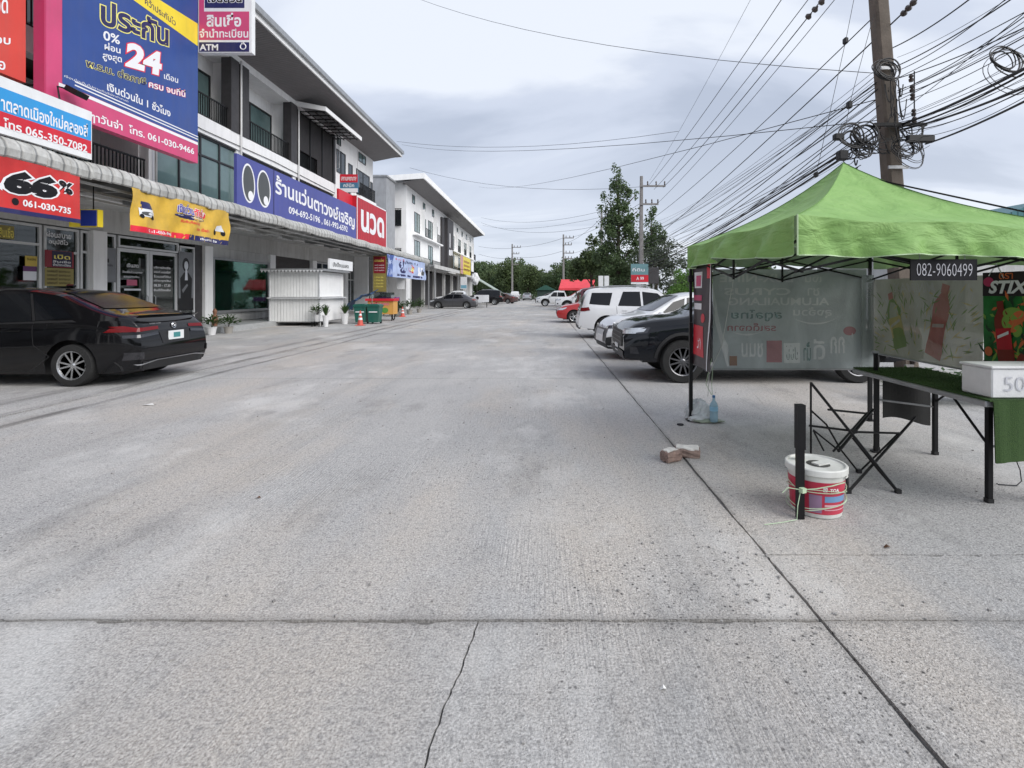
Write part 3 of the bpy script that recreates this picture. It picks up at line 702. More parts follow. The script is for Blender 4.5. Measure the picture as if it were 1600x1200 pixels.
W2((XB, 61.7, 3.9), (XB+.25, 63.0, 10.6), 'cladding_column', DARKCLAD); W2((XB, 63.6, 3.9), (XB+.55, 67.6, 10.8), 'stair_tower', DARKCLAD)
pn = Panel(b2, (XB+.56, 64.2, 6), (0, 1, 0), (0, 0, 1), 3, 4)
pn.rect(.2, .2, 1.4, .9, WTXT); pn.rect(1.7, .3, 2.6, 1.0, WTXT); pn.rect(.6, 1.2, 1.1, 3.0, WTXT)
# side wall windows with grilles
for z0, z1 in ((7.6, 9.0), (4.2, 5.4)):
    m = MB(); m.box((-13.95, 46.42, z0), (-12.95, 46.49, z1)); m.build('side_window', DKGL, b2)
    m = MB()
    for k in range(7): m.box((-13.95+k*.16, 46.34, z0-.05), (-13.92+k*.16, 46.37, z1+.1))
    m.box((-14, 46.34, z1+.07), (-12.9, 46.37, z1+.12)); m.box((-14, 46.34, z0-.1), (-12.9, 46.37, z0-.05)); m.build('window_grille', BLACKM, b2)
def roof2(m): m.prism([(-10.7, 45.5, 11.72), (-10.7, 45.5, 12.05), (-15.2, 45.5, 11.75), (-24.8, 45.5, 10.2), (-24.8, 45.5, 9.9), (-15.2, 45.5, 11.3)], (0, 46, 0))
rf2 = part('roof', ROOFM, b2, roof2)
part('soffit', SOFF, rf2, lambda m: m.prism([(-10.72, 45.6, 11.66), (-10.72, 45.6, 11.70), (-12.55, 45.6, 11.36), (-12.55, 45.6, 11.28)], (0, 45.7, 0)))
part('fascia_board', WHITE, rf2, lambda m: (m.box((-10.7, 45.4, 11.6), (-10.6, 91.6, 12.1)), m.prism([(-10.7, 45.4, 11.62), (-10.7, 45.4, 12.1), (-15.2, 45.4, 11.8), (-15.2, 45.4, 11.3)], (0, .1, 0)), m.prism([(-15.2, 45.4, 11.3), (-15.2, 45.4, 11.8), (-24.8, 45.4, 10.3), (-24.8, 45.4, 9.9)], (0, .1, 0))))
# ---------------- signs and banners of the near row ----------------
def mt(n, c, r=.45, **k): return M(n, c, r, var=k.pop('var', .09), scale=1.1, dirt=k.pop('dirt', .16), **k)
BLUE = mt('billboard blue', S(44, 74, 142)); PINK = mt('billboard pink', S(205, 72, 118)); PINKD = mt('billboard side pink', S(190, 55, 100)); NAVY = mt('navy print', S(30, 32, 88))
YEL = mt('banner yellow', S(240, 215, 60)); RED = mt('sign red', S(205, 30, 50)); ORED = mt('orange red sign', S(208, 66, 54)); SKYB = mt('sky blue print', S(45, 150, 215)); PALE = mt('sign board white', (.78, .79, .8), dirt=.1)
OPT = mt('optician blue', S(74, 80, 150)); PYEL = mt('pale yellow print', S(240, 232, 130)); REDT = mt('bright red print', S(225, 35, 60)); GREYP = mt('dark grey print', S(75, 78, 80))
class SidePanel(Panel):
    """panel on a plane x = X facing the road; positions can be read from the photo's columns and rows"""
    def __init__(s, parent, X, ya, yb, z0, z1, wave=None):
        super().__init__(parent, (X, ya, z0), (0, 1, 0), (0, 0, 1), yb-ya, z1-z0, wave); s.X = X
    def uv(s, px, py): return (WY(px, s.X)-s.o.y, WZ(px, py, s.X)-s.o.z)
    def txt(s, body, pl, pt, pb, pr, pbr, mat, **k):
        u0, v0 = s.uv(pl, pb); h = s.uv(pl, pt)[1]-v0; u1, v1 = s.uv(pr, pbr)
        return s.text(body, u0, v0, h, mat, width=u1-u0, slope=(v1-v0)/(u1-u0), **k)
class FrontPanel(Panel):
    """panel facing the camera on a plane y = Y"""
    def __init__(s, parent, Y, xa, xb, z0, z1, wave=None):
        super().__init__(parent, (xa, Y, z0), (1, 0, 0), (0, 0, 1), xb-xa, z1-z0, wave); s.Y = Y
    def uv(s, px, py): p = P(px, py, s.Y); return (p.x-s.o.x, p.z-s.o.z)
    def txt(s, body, pl, pt, pb, pr, pbr, mat, **k):
        u0, v0 = s.uv(pl, pb); h = s.uv(pl, pt)[1]-v0; u1, v1 = s.uv(pr, pbr)
        return s.text(body, u0, v0, h, mat, width=u1-u0, slope=(v1-v0)/(u1-u0), **k)
# tall blue and pink billboard
bb = thing('billboard', 'tall blue billboard with pink border reading 24 in big white figures', 'billboard', (-10.6, 13, 5.45))
p = SidePanel(bb, -10.6, WY(72, -10.6), WY(309, -10.6), 5.45, 11.4); p.base('sign_board', PINK, .24)
box('side_trim', PINKD, bb, (-10.84, WY(72, -10.6)-.03, 5.46), (-10.605, WY(72, -10.6)-.003, 11.4))
uw = p.w; ub = p.uv(97, 0)[0]
vb = 1.5+.434*10.6-5.45
p.rect(ub, vb, uw, 5.95, BLUE, 1, 'blue_field'); p.rect(ub-.08, vb-.09, uw, vb-.01, WTXT, 1, 'white_stripe')
for dv in (.07, .15): p.rect(ub+.3, vb+dv, uw, vb+dv+.03, WTXT, 2, 'thin_stripe')
p.poly([p.uv(200, -6), p.uv(308.6, 72), p.uv(308.6, 37), p.uv(240, -6)], YEL, 2, 'yellow_band')
p.txt('คว้าประกันไว', 226, -6, 6, 274, 41, NAVY, k=3, bold=.01)
p.txt('ประกัน', 157, -4, 38, 263, 73, NAVY, k=2, bold=.03, out=PYEL, outw=.035)
p.txt('0%', 161, 47, 62, 187, 70, WTXT, k=2, bold=.02); p.txt('ผ่อน', 163, 65, 77, 188, 84, WTXT, k=2, bold=.02); p.txt('สูงสุด', 160, 83, 95, 190, 101, WTXT, k=2, bold=.02)
p.txt('24', 195, 62, 103, 251, 119, WTXT, k=2, bold=.05, out=REDT, outw=.03, shear=.1); p.txt('เดือน', 256, 113, 123, 278, 130, WTXT, k=2, bold=.01)
p.txt('พ.ร.บ. ต่อภาษี', 134, 90, 104, 228, 134, NAVY, k=2, bold=.02, out=PYEL, outw=.035)
p.txt('ครบ จบที่นี่', 232, 124, 136, 289, 152, WTXT, k=2, bold=.02, out=REDT, outw=.04)
p.txt('เงินด่วนใน 1 ชั่วโมง', 167, 126, 141, 266, 183, WTXT, k=2, bold=.02)
p.txt('เงื่อนไขเป็นไปตามที่บริษัทกำหนด', 100, 116, 120, 200, 160, WTXT, k=2, bold=0, res=1)
p.txt('ๆาวันจ่า  โทร. 061-030-9466', 139, 172, 190, 303, 244, WTXT, k=2, bold=.02)
for y in (11.6, 13.4, 15.2): part('sign_bracket', BLACKM, bb, lambda m: (m.tube([(-10.84, y, 6.2), (-12.68, y, 6.2)], .03, 5), m.tube([(-10.84, y, 9.5), (-12.68, y, 9.5)], .03, 5)))
# orange red sign at the frame's edge
o = thing('sign', 'orange red sign board with white lettering, cut by the left edge of the photo', 'sign', (-10.75, 9, 5.85))
p = SidePanel(o, -10.75, 7.6, 10.62, 5.85, 11.5); p.base('sign_board', ORED, .15)
p.txt('ลอด', -22, -2, 21, 12, 21, WTXT, bold=.02); p.txt('จอบ', -22, 55, 66, 16, 70, WTXT, bold=.02); p.txt('ออ', -16, 92, 106, 8, 110, WTXT, bold=.02)
# white board with blue and red stripes
o = thing('sign', 'white board with blue and red stripes and phone number standing on the awning', 'sign', (-10.3, 10, 4.5))
p = SidePanel(o, -10.3, 7.2, WY(143.5, -10.3), 4.52, 5.61); p.base('sign_board', PALE, .12)
zz_ = lambda s_: 1.5+s_*10.3-4.52
p.rect(0, zz_(.334), p.w-.02, zz_(.378), SKYB, 1, 'blue_stripe'); p.rect(0, zz_(.306), p.w-.02, zz_(.334), RED, 1, 'red_stripe')
p.txt('าตลาดเมืองใหม่คลองสี่', 1, 146, 171, 137, 215, WTXT, bold=.02); p.txt('โทร 065-350-7082', 5, 183, 200, 136, 239, WTXT, bold=.02)
# flood lamp
o = thing('floodlight', 'small black flood lamp leaning out over the top of the white and blue board', 'lamp', (-10.45, 11.2, 5.6))
part('housing', BLACKM, o, lambda m: m.cbox((-10.36, 11.35, 5.93), (.26, .34, .12), .1, 0, .5)); part('lamp_arm', BLACKM, o, lambda m: m.tube([(-10.4, 11.0, 5.6), (-10.5, 11.05, 5.95), (-10.36, 11.3, 5.95)], .02, 5))
# blade sign
o = thing('blade_sign', 'pink and navy projecting sign with ATM lettering beside the tall blue billboard', 'sign', (-9.8, 15.75, 8.86))
p = FrontPanel(o, 15.7, P(310, 0, 15.7).x, P(393, 0, 15.7).x, 8.86, 11.9); p.base('sign_board', PALE, .2)
def fr(px0, px1, py0, py1, m, k=1, nm='printed_panel'): a = p.uv(px0, py1); b = p.uv(px1, py0); p.rect(a[0], a[1], b[0], b[1], m, k, nm)
fr(311, 389.5, 18, 62.5, PINK); fr(311, 319, -40, 18, PINK); fr(311, 389.5, 66, 81, NAVY); fr(320, 382, -60, 12.5, NAVY)
p.txt('สินเชื่อ', 323, 20, 42, 377, 42, WTXT, bold=.03); p.txt('จำนำทะเบียน', 312, 45, 59, 388, 59, WTXT, bold=.02); p.txt('ATM', 312, 69, 79, 341, 79, WTXT, bold=.03)
p.txt('เงินด่วน', 325, -10, 4, 378, 4, BTXT, bold=.03, out=WTXT, outw=.05)
a = p.uv(380, 73); mb = MB(); mb.torus(p.at(a[0], a[1], .01), .085, .016, Matrix.Rotation(math.pi/2, 3, 'X'), 16, 4); mb.tube([p.at(a[0]-.05, a[1]+.07, .01), p.at(a[0], a[1]+.15, .01), p.at(a[0]+.05, a[1]+.07, .01)], .014, 4); mb.build('drop_logo', WTXT, o)
# optician sign
o = thing('sign', 'long blue optician sign with two big grey eyes and white lettering on the awning', 'sign', (-10.5, 23, 4.5))
p = SidePanel(o, -10.5, WY(370, -10.5), WY(556.5, -10.5), 4.46, 6.26); p.base('sign_board', OPT, .10)
for px in (388.5, 412.5):
    u, v = p.uv(px, 288 if px < 400 else 286); a_, b_ = (.27, .62) if px < 400 else (.31, .62)
    p.ell(u, .92, a_*1.5, b_*1.12, WTXT, 1, .08, 'eye_ring'); p.ell(u, .92, a_*1.5-.07, b_*1.12-.07, GREYP, 2, .08, 'eye'); p.ell(u+.12, .50, .16, .17, WTXT, 3, 0, 'eye_highlight')
p.rect(p.uv(427, 0)[0], 0, p.uv(428.5, 0)[0], p.h, NAVY, 1, 'divider')
p.txt('ร้านแว่นตาวงษ์เจริญ', 430, 272, 307, 554, 360, WTXT, bold=.025); p.txt('094-692-5196 , 061-992-6592', 451, 322, 335, 543, 364, WTXT, bold=.02)
# red massage sign
o = thing('sign', 'red corrugated sign with three large white letters right of the blue optician sign', 'sign', (-10.5, 31, 4.5))
REDC = M('red corrugated sheet', S(185, 28, 46), .5, var=.06, lines=(1, .28, .03))
p = SidePanel(o, -10.5, WY(557.5, -10.5), WY(604, -10.5), 4.46, 6.95); p.base('sign_board', REDC, .5)
p.txt('นวด', 564, 326, 361, 600, 373, WTXT, bold=.035)
p.rect(0, 0, .10, p.h, WTXT, 1, 'white_edge'); p.rect(.1, p.h-.07, p.w, p.h, WTXT, 1, 'white_edge'); p.rect(p.w-.1, 0, p.w, p.h, WTXT, 1, 'white_edge')
o = thing('sign', 'smaller red sign just peeking out above the blue optician sign', 'sign', (-10.7, 28, 6.2))
p = SidePanel(o, -10.75, 26.8, 29.3, 5.9, 6.95); p.base('sign_board', RED, .1); p.rect(1.9, .25, 2.4, .4, WTXT)
o = thing('sign', 'small red and blue hanging sign by the far balconies of the near row', 'sign', (-11, 28.6, 7.1))
p = FrontPanel(o, 28.6, P(531, 0, 28.6).x, P(559, 0, 28.6).x, 7.1, 8.1); p.base('sign_board', mt('teal board', S(70, 120, 150)), .1)
p.rect(0, .55, 1, 1.0, RED); p.rect(0, 0, 1, .22, WTXT); p.text('สถานพยาบาล', .08, .65, .22, WTXT, width=.84); p.text('คลินิก', .2, .28, .2, WTXT, width=.6)
# hanging vinyl banners
wv = lambda a, b, c=0: (lambda u, v: a*math.sin(u*3.1+v*2.2+c)+b*math.sin(u*7.3-v*5+c*2)+.5*b*math.sin(u*15+v*9))
VR = M('banner red vinyl', S(200, 46, 44), .4, var=.2, scale=1.5, bump=.5, bscale=3, dirt=.15); VY = M('banner yellow vinyl', S(212, 172, 62), .38, var=.16, scale=2.5, bump=.6, bscale=3, dirt=.15); VB = M('banner pale blue vinyl', S(175, 190, 225), .4, var=.15, scale=1.2)
o = thing('banner', 'red hanging banner reading 66 percent under the near end of the awning', 'banner', (-10.22, 10, 3.1))
p = SidePanel(o, -10.22, 8.6, WY(125, -10.22), 3.02, 4.08, wv(.008, .004)); p.base('banner_cloth', VR, .004)
p.rect(0, 0, p.w, .09, NAVY, 1, 'navy_strip')
p.txt('66', 4, 262, 300, 88, 312, BTXT, bold=.07, out=WTXT, outw=.05, shear=.12); p.txt('%', 91, 280, 299, 113, 306, BTXT, bold=.05, out=WTXT, outw=.05)
p.txt('061-030-735', 36, 311, 322, 110, 335, WTXT, bold=.03)
u, v = p.uv(24, 315); p.ell(u, v, .07, .07, BTXT, 2); p.poly([p.uv(-6, 290), p.uv(4, 284), p.uv(4, 298)], WTXT, 2, 'arrow')
o = thing('banner', 'yellow wrinkled vinyl banner with red and blue foot strip hanging from the awning', 'banner', (-10.22, 14, 3.0))
p = SidePanel(o, -10.22, WY(203, -10.22), WY(357, -10.22), 3.02, 4.1, wv(.04, .028)); p.base('banner_cloth', VY, .004)
p.rect(0, 0, p.w*.52, .15, REDT, 2, 'red_strip'); p.rect(p.w*.52, 0, p.w, .15, NAVY, 2, 'blue_strip'); W = p.w
p.text('061-030-9466', W*.14, .035, .08, WTXT, 4, width=W*.26, bold=.02); p.text('เงินสดทันใจ', W*.64, .035, .08, WTXT, 4, width=W*.22, bold=.02)
PUR = mt('violet print', S(75, 70, 170))
p.text('เงินด่วน', W*.40, .72, .27, PUR, 4, width=W*.17, bold=.03, out=WTXT, outw=.04); p.text('ทันใจ', W*.58, .70, .25, REDT, 4, width=W*.15, bold=.03, out=WTXT, outw=.04)
p.ell(W*.55, .64, W*.17, .065, NAVY, 2); p.text('จำนำทะเบียนรถทุกชนิด', W*.41, .615, .06, WTXT, 4, width=W*.28, bold=.02)
p.text('รับเงินก้อนใหญ่', W*.45, .45, .1, REDT, 3, width=W*.2, bold=.02); p.text('ดอกเบี้ยต่ำ', W*.6, .30, .1, REDT, 3, width=W*.16, bold=.02)
# pictures on the banner: a pickup at the left, a motorcycle at the right
CARW = mt('picture white', (.75, .77, .8))
p.poly([(W*.06, .42), (W*.2, .42), (W*.2, .62), (W*.06, .62)], CARW, 3); p.poly([(W*.08, .62), (W*.18, .62), (W*.16, .8), (W*.09, .8)], NAVY, 3); p.ell(W*.13, .5, W*.05, .05, GREYP, 4); [p.ell(W*x, .42, W*.018, .055, BTXT, 4) for x in (.08, .18)]
p.ell(W*.84, .36, W*.022, .09, BTXT, 3); p.ell(W*.93, .36, W*.022, .09, BTXT, 3); p.poly([(W*.84, .4), (W*.94, .4), (W*.91, .6), (W*.86, .56)], CARW, 4)
o = thing('banner', 'pale blue and white printed banner hanging at the far end of the awning', 'banner', (-10.22, 39, 2.5))
p = SidePanel(o, -10.22, WY(605, -10.22), WY(665, -10.22), 2.55, 4.02, wv(.05, .02)); p.base('banner_cloth', VB, .004); W = p.w
p.rect(0, 0, W*.12, p.h, mt('picture blue', S(70, 95, 160)), 2); p.ell(W*.35, .8, W*.09, .45, NAVY, 2); p.ell(W*.58, .75, W*.08, .32, RED, 2); p.ell(W*.58, .72, W*.05, .2, PYEL, 3)
p.rect(W*.2, .12, W*.9, .26, NAVY, 2); p.text('ทันตกรรม', W*.42, 1.1, .22, NAVY, 3, width=W*.3, bold=.02); p.rect(W*.74, .3, W*.9, 1.0, WTXT, 2); p.ell(W*.9, .6, W*.03, .25, GREYP, 3); p.text('เปิดทุกวัน', W*.16, 1.15, .2, REDT, 3, width=W*.22)
# lightbox sign under the awning, menu boards and small notices further on
o = thing('light_box_sign', 'small yellow and blue box sign under the awning next to the red banner', 'sign', (-11.2, 12.4, 3.2))
box('sign_box', YEL, o, (-11.55, 12.45, 3.1), (-10.85, 12.6, 3.52)); box('blue_face', mt('royal blue', S(30, 50, 140)), o, (-11.25, 12.43, 3.12), (-10.87, 12.449, 3.5)); part('hanger', BLACKM, o, lambda m: (m.tube([(-11.4, 12.5, 3.52), (-11.4, 12.5, 4.1)], .012, 4), m.tube([(-11.0, 12.5, 3.52), (-11.0, 12.5, 4.1)], .012, 4)))
o = thing('menu_board', 'tall dark red and olive notice board hung under the far part of the awning', 'notice board', (-10.8, 33.4, 1.6))
p = FrontPanel(o, 33.4, -11.15, -10.3, 1.55, 3.9); p.base('board', PCOL['olive'], .06); p.rect(.03, 1.2, .82, 2.3, PCOL['red'], 1); p.text('นวดแผนไทย', .1, 1.95, .2, YTXT, width=.6); [p.text('นวดเท้า นวดน้ำมัน', .1, 1.7-.17*k, .08, WTXT, width=.62) for k in range(3)]; [p.text('1 ชั่วโมง 250.-', .1, .9-.2*k, .1, YTXT, width=.6) for k in range(4)]
part('hanger', BLACKM, o, lambda m: m.tube([(-10.7, 33.4, 3.9), (-10.7, 33.4, 4.05)], .02, 4))
o = thing('notice_sheet', 'plain white upright sheet hanging below the pale blue banner', 'notice', (-10.6, 38, 1.9)); box('sheet', PALE, o, (-10.9, 38, 1.75), (-10.35, 38.02, 2.65)); part('hanger', BLACKM, o, lambda m: m.tube([(-10.6, 38.01, 2.65), (-10.6, 38.01, 4.0)], .012, 4))

# ---------------- kiosk and things by the shops ----------------
BW = M('kiosk white boarding', (.86, .865, .85), .6, var=.05, dirt=.12, lines=(0, .14, .010, .12)); BW2 = M('kiosk side boarding', (.86, .86, .85), .6, var=.05, dirt=.12, lines=(1, .14, .010, .12))
k = thing('kiosk', 'white boarded food kiosk with a small sign on its roof, closed', 'kiosk', (-11.1, 24, 0))
x0, x1, y0, y1 = -12.25, -10.05, 22.9, 25.6
box('lower_wall', BW, k, (x0, y0, .2), (x1, y0+.04, 1.22)); box('upper_shutter', BW, k, (x0, y0+.03, 1.3), (x1, y0+.07, 2.44)); box('lower_wall', BW2, k, (x1-.04, y0+.045, .2), (x1, y1, 1.22)); box('upper_shutter', BW2, k, (x1-.07, y0+.08, 1.3), (x1-.03, y1, 2.44))
box('back_wall', BW, k, (x0, y1+.002, .2), (x1, y1+.04, 2.44)); box('side_wall', BW2, k, (x0-.04, y0, .2), (x0-.002, y1, 2.44)); box('floor', CREAM, k, (x0, y0+.05, .16), (x1-.05, y1, .199))
box('counter_shelf', ALU, k, (x0-.05, y0-.18, 1.225), (x1+.18, y0+.1, 1.28)); box('counter_shelf', ALU, k, (x1-.1, y0+.102, 1.225), (x1+.18, y1, 1.28))
for x, y in ((x0, y0), (x1-.08, y0+.08), (x0, y1-.08), (x1-.08, y1-.08)): box('leg', CREAM, k, (x, y, 0), (x+.08, y+.08, .198))
box('corner_post', ALU, k, (x1-.02, y0-.02, .2), (x1+.02, y0+.025, 2.44)); box('corner_post', ALU, k, (x0-.04, y0-.03, .2), (x0+.01, y0-.002, 2.44))
rf_ = box('roof', GREYM, k, (x0-.28, y0-.3, 2.47), (x1+.3, y1+.1, 2.56))
def fringe(m):
    for i in range(18):
        xa = x0-.28+i*.155; m.prism([(xa, y0-.31, 2.50), (xa+.15, y0-.31, 2.50), (xa+.075, y0-.31, 2.38)], (0, .008, 0))
part('fringe', ALU, rf_, fringe)
p = SidePanel(k, x1+.32, WY(515, x1+.32), WY(551, x1+.32), 2.58, 3.05); p.base('roof_sign', PALE, .08); p.text('ปังปิ้งนมสด', .35, .12, .22, GREYP, width=p.w*.68, bold=.02)

LEAF = leafmat('pot plant leaves', (.03, .075, .02), (.07, .13, .035), (.05, .10, .03))
POTW = M('white plastic pot', (.72, .72, .72), .4, dirt=.15); SOIL = M('potting soil', (.05, .035, .025), .95)
def leaves(m, c, rx, rz, n, s, rnd, up=.3, aspect=2.6):
    for i in range(n):
        th = rnd.uniform(0, 6.28); ph = math.acos(rnd.uniform(-.5, 1)); r = rnd.uniform(.35, 1)
        q = Vector((c[0]+rx*r*math.sin(ph)*math.cos(th), c[1]+rx*r*math.sin(ph)*math.sin(th), c[2]+rz*r*math.cos(ph)))
        d = Vector((math.cos(th), math.sin(th), up+rnd.uniform(-.5, .6))).normalized(); sd = d.cross(Vector((rnd.uniform(-.4, .4), rnd.uniform(-.4, .4), 1))).normalized()
        l = s*rnd.uniform(.7, 1.3)
        m.add([q, q+d*l*.5+sd*l/aspect/2, q+d*l, q+d*l*.5-sd*l/aspect/2], [(0, 1, 2, 3)])
def plant(x, y, r, h, kind, label, cat='plant', z=0, pot=POTW, leafs=70, spread=.3, tall=.4, ls=.16):
    t = thing('potted_plant', label, cat, (x, y, z)); rnd = random.Random(int(x*100+y*10))
    part('pot', pot, t, lambda m: m.lathe([(r*.72, z), (r, z+h*.9), (r*1.08, z+h*.9), (r*1.08, z+h), (r*.9, z+h), (r*.88, z+h*.93), (0, z+h*.93)], (x, y, 0), 16), smooth=False)
    part('stem', SOIL, t, lambda m: [m.tube([(x, y, z+h*.9), (x+rnd.uniform(-.5, .5)*spread, y+rnd.uniform(-.5, .5)*spread, z+h+tall*rnd.uniform(.4, .9))], .008, 4) for _ in range(6)])
    def lf(m):
        if kind == 'blade':
            for i in range(leafs):
                th = rnd.uniform(0, 6.28); b = Vector((x, y, z+h*.9)); o_ = rnd.uniform(.1, 1)*spread; q = Vector((x+o_*math.cos(th), y+o_*math.sin(th), z+h+tall*rnd.uniform(.5, 1.0)*(1-.4*o_)))
                mid = b.lerp(q, .5)+Vector((0, 0, .06)); sd = Vector((-math.sin(th), math.cos(th), 0))*.022; m.add([b, mid+sd, q, mid-sd], [(0, 1, 2, 3)])
        else: leaves(m, (x, y, z+h+tall*.4), spread, tall*.6, leafs, ls, rnd)
    part('foliage', LEAF, t, lf, kind='stuff'); return t
plant(-9.55, 22.4, .13, .5, 'blade', 'spiky plant in tall white pot in front of the kiosk', leafs=60, spread=.28, tall=.55)
plant(-10.0, 22.55, .15, .3, 'leaf', 'leafy plant in short white pot left of the tall white pot by the kiosk', leafs=120, spread=.26, tall=.45, z=.22)
st = thing('plant_stool', 'small black stool under the short white pot by the kiosk', 'stool', (-10, 22.55, 0))
box('seat', BLACKM, st, (-10.18, 22.38, .19), (-9.82, 22.72, .218)); [box('leg', BLACKM, st, (a, b, 0), (a+.03, b+.03, .19)) for a in (-10.17, -9.86) for b in (22.39, 22.68)]
plant(-9.45, 24.3, .17, .5, 'blade', 'spiky plant in white pot between the kiosk and the green bins', leafs=70, spread=.35, tall=.55)
POTG = M('grey clay pot', (.35, .33, .30), .7, dirt=.3)
plant(-11.75, 18.1, .16, .28, 'leaf', 'bushy plant in pale pot on the tiled step behind the black sedan', leafs=200, spread=.30, tall=.42, ls=.14)
plant(-11.55, 18.75, .16, .25, 'leaf', 'bushy dark plant right of its twin on the pavement near the green window', leafs=220, spread=.34, tall=.42, pot=POTG, ls=.14)
ob = thing('orange_ornament', 'small orange figure shape between the two bushy plants by the green window', 'ornament', (-12.6, 19.6, .22))
part('figure', M('brown clay', (.25, .12, .07), .7), ob, lambda m: m.lathe([(.08, .22), (.12, .4), (.09, .6), (.05, .66), (.08, .78), (.03, .88)], (-12.6, 19.6, 0), 12))
# bins
GB = M('green bin plastic', (.010, .115, .085), .45, var=.12, dirt=.3)
def bin_(x, y, label):
    t = thing('wheelie_bin', label, 'bin', (x, y, 0), 'green bins by the kiosk')
    def body(m):
        a, b = .23, .29; z0, z1 = .08, .86
        vs = [(x-a, y-a, z0), (x+a, y-a, z0), (x+a, y+a, z0), (x-a, y+a, z0), (x-b, y-b, z1), (x+b, y-b, z1), (x+b, y+b, z1), (x-b, y+b, z1)]
        m.add(vs, [(0,3,2,1),(4,5,6,7),(0,1,5,4),(1,2,6,5),(2,3,7,6),(3,0,4,7)])
        m.box((x-b-.02, y-b-.02, .80), (x+b+.02, y+b+.02, .858))
    part('bin_body', GB, t, body)
    part('lid', GB, t, lambda m: m.prism([(x-.32, y-.33, .86), (x+.32, y-.33, .86), (x+.32, y-.33, .90), (x+.2, y-.33, .95), (x-.2, y-.33, .95), (x-.32, y-.33, .90)], (0, .66, 0)))
    for s in (-1, 1): part('wheel', BLACKM, t, lambda m: m.lathe([(.1, -.03), (.1, .03)], m=Matrix.Translation((x+s*.2, y+.26, .1)) @ Matrix.Rotation(math.pi/2, 4, 'Y'), n=14))
    part('white_strip', WTXT, t, lambda m: m.box((x-.2, y-.295, .55), (x+.2, y-.283, .60)))
bin_(-8.75, 24.6, 'left one of the two green wheelie bins, in front of the blue tarpaulin'); bin_(-8.12, 24.6, 'right one of the two green wheelie bins, beside the red and yellow cart')
CO = M('faded orange cone', (.62, .10, .07), .55, var=.15, dirt=.25)
def cone(px, Y, h, label):
    x = P(px, 0, Y).x; t = thing('traffic_cone', label, 'traffic cone', (x, Y, 0))
    box('base', CO, t, (x-.18, Y-.18, 0), (x+.18, Y+.18, .035), .01)
    part('cone_body', CO, t, lambda m: m.lathe([(.13, .035), (.025, h), (0, h)], (x, Y, 0), 16), smooth=False)
    for f0, f1 in ((.35, .5), (.65, .78)): part('reflective_band', PALE, t, lambda m: m.lathe([(.136-.108*f0, .035+(h-.035)*f0), (.136-.108*f1, .035+(h-.035)*f1)], (x, Y, 0), 16))
cone(563, 23.2, .68, 'faded orange traffic cone standing in front of the green bins'); cone(629, 31.5, .62, 'orange traffic cone alone near the plants at the end of the awning')
# food cart with red canopy front
t = thing('food_cart', 'red and yellow snack cart with printed front beside the green bins', 'food cart', (-8.6, 27, 0))
box('cabinet', mt('cart yellow', S(215, 160, 80), dirt=.3), t, (-9.3, 27, .35), (-7.95, 27.8, 1.05)); box('counter', RED, t, (-9.4, 26.9, 1.055), (-7.9, 27.9, 1.18)); box('glass_case', GLASS, t, (-9.2, 27.1, 1.185), (-8.1, 27.7, 1.5))
p = FrontPanel(t, 26.99, -9.28, -7.97, .36, 1.04); p.text('ลูกชิ้นทอด', .1, .42, .22, REDT, 1, width=1.0, bold=.03, out=WTXT); p.ell(.35, .2, .15, .13, RED, 1); p.ell(.9, .2, .17, .14, mt('leaf green print', (.1, .3, .05)), 1)
for x in (-9.2, -8.05): part('wheel', BLACKM, t, lambda m: m.torus((x, 27.4, .25), .21, .03, Matrix.Rotation(math.pi/2, 3, 'Y'), 18, 5)); box('leg', BLACKM, t, (x-.02, 27.05, 0), (x+.02, 27.09, .35))
# blue sheet propped over the stall
BT = M('blue tarpaulin', (.03, .075, .16), .5, var=.2, bump=.3, bscale=6)
t = thing('blue_tarpaulin', 'crumpled dark blue tarpaulin sloping up behind the left green bin', 'tarpaulin', (-9, 25.3, 0))
def umb(m):
    fn = lambda i, j, o=0: (-9.75+1.35*i+.06*math.sin(j*9), 25.0+.9*j, .95+.55*i+.10*j+.05*math.sin(i*11+j*4)+.04*math.sin(i*23-j*9)-.35*max(0, .18-i)/.18+o)
    m.grid(lambda i, j: fn(i, j), 20, 8); m.grid(lambda i, j: fn(i, j, -.012), 20, 8, True)
part('cloth', BT, t, umb); part('pole', GREYM, t, lambda m: m.tube([(-8.6, 25.6, 1.5), (-8.6, 25.65, 0)], .02, 6))
# purple stall, benches, planting at the end of the awning
t = thing('stall_table', 'small table under a purple cloth behind the far cone', 'table', (-10, 33, 0))
box('tabletop', M('purple cloth', (.20, .06, .22), .8), t, (-10.5, 32.6, .95), (-9.4, 33.4, 1.2)); [box('leg', BLACKM, t, (a, b, 0), (a+.05, b+.05, .95)) for a in (-10.45, -9.5) for b in (32.65, 33.3)]
for i, (px, Y, s, lb) in enumerate(((622, 31.8, .42, 'round dark shrub in pot behind the far orange cone'), (640, 35, .42, 'pot shrub third along the row under the pale blue banner'), (655, 38, .4, 'light green pot shrub nearest the far awning post'), (612, 33.2, .45, 'dark pot shrub left of the far orange cone'))):
    plant(P(px, 0, Y).x, Y, .2, .3, 'leaf', lb, leafs=260, spread=s, tall=.75, pot=POTG, ls=.18)
for i, px in enumerate((563, 572)):
    pass
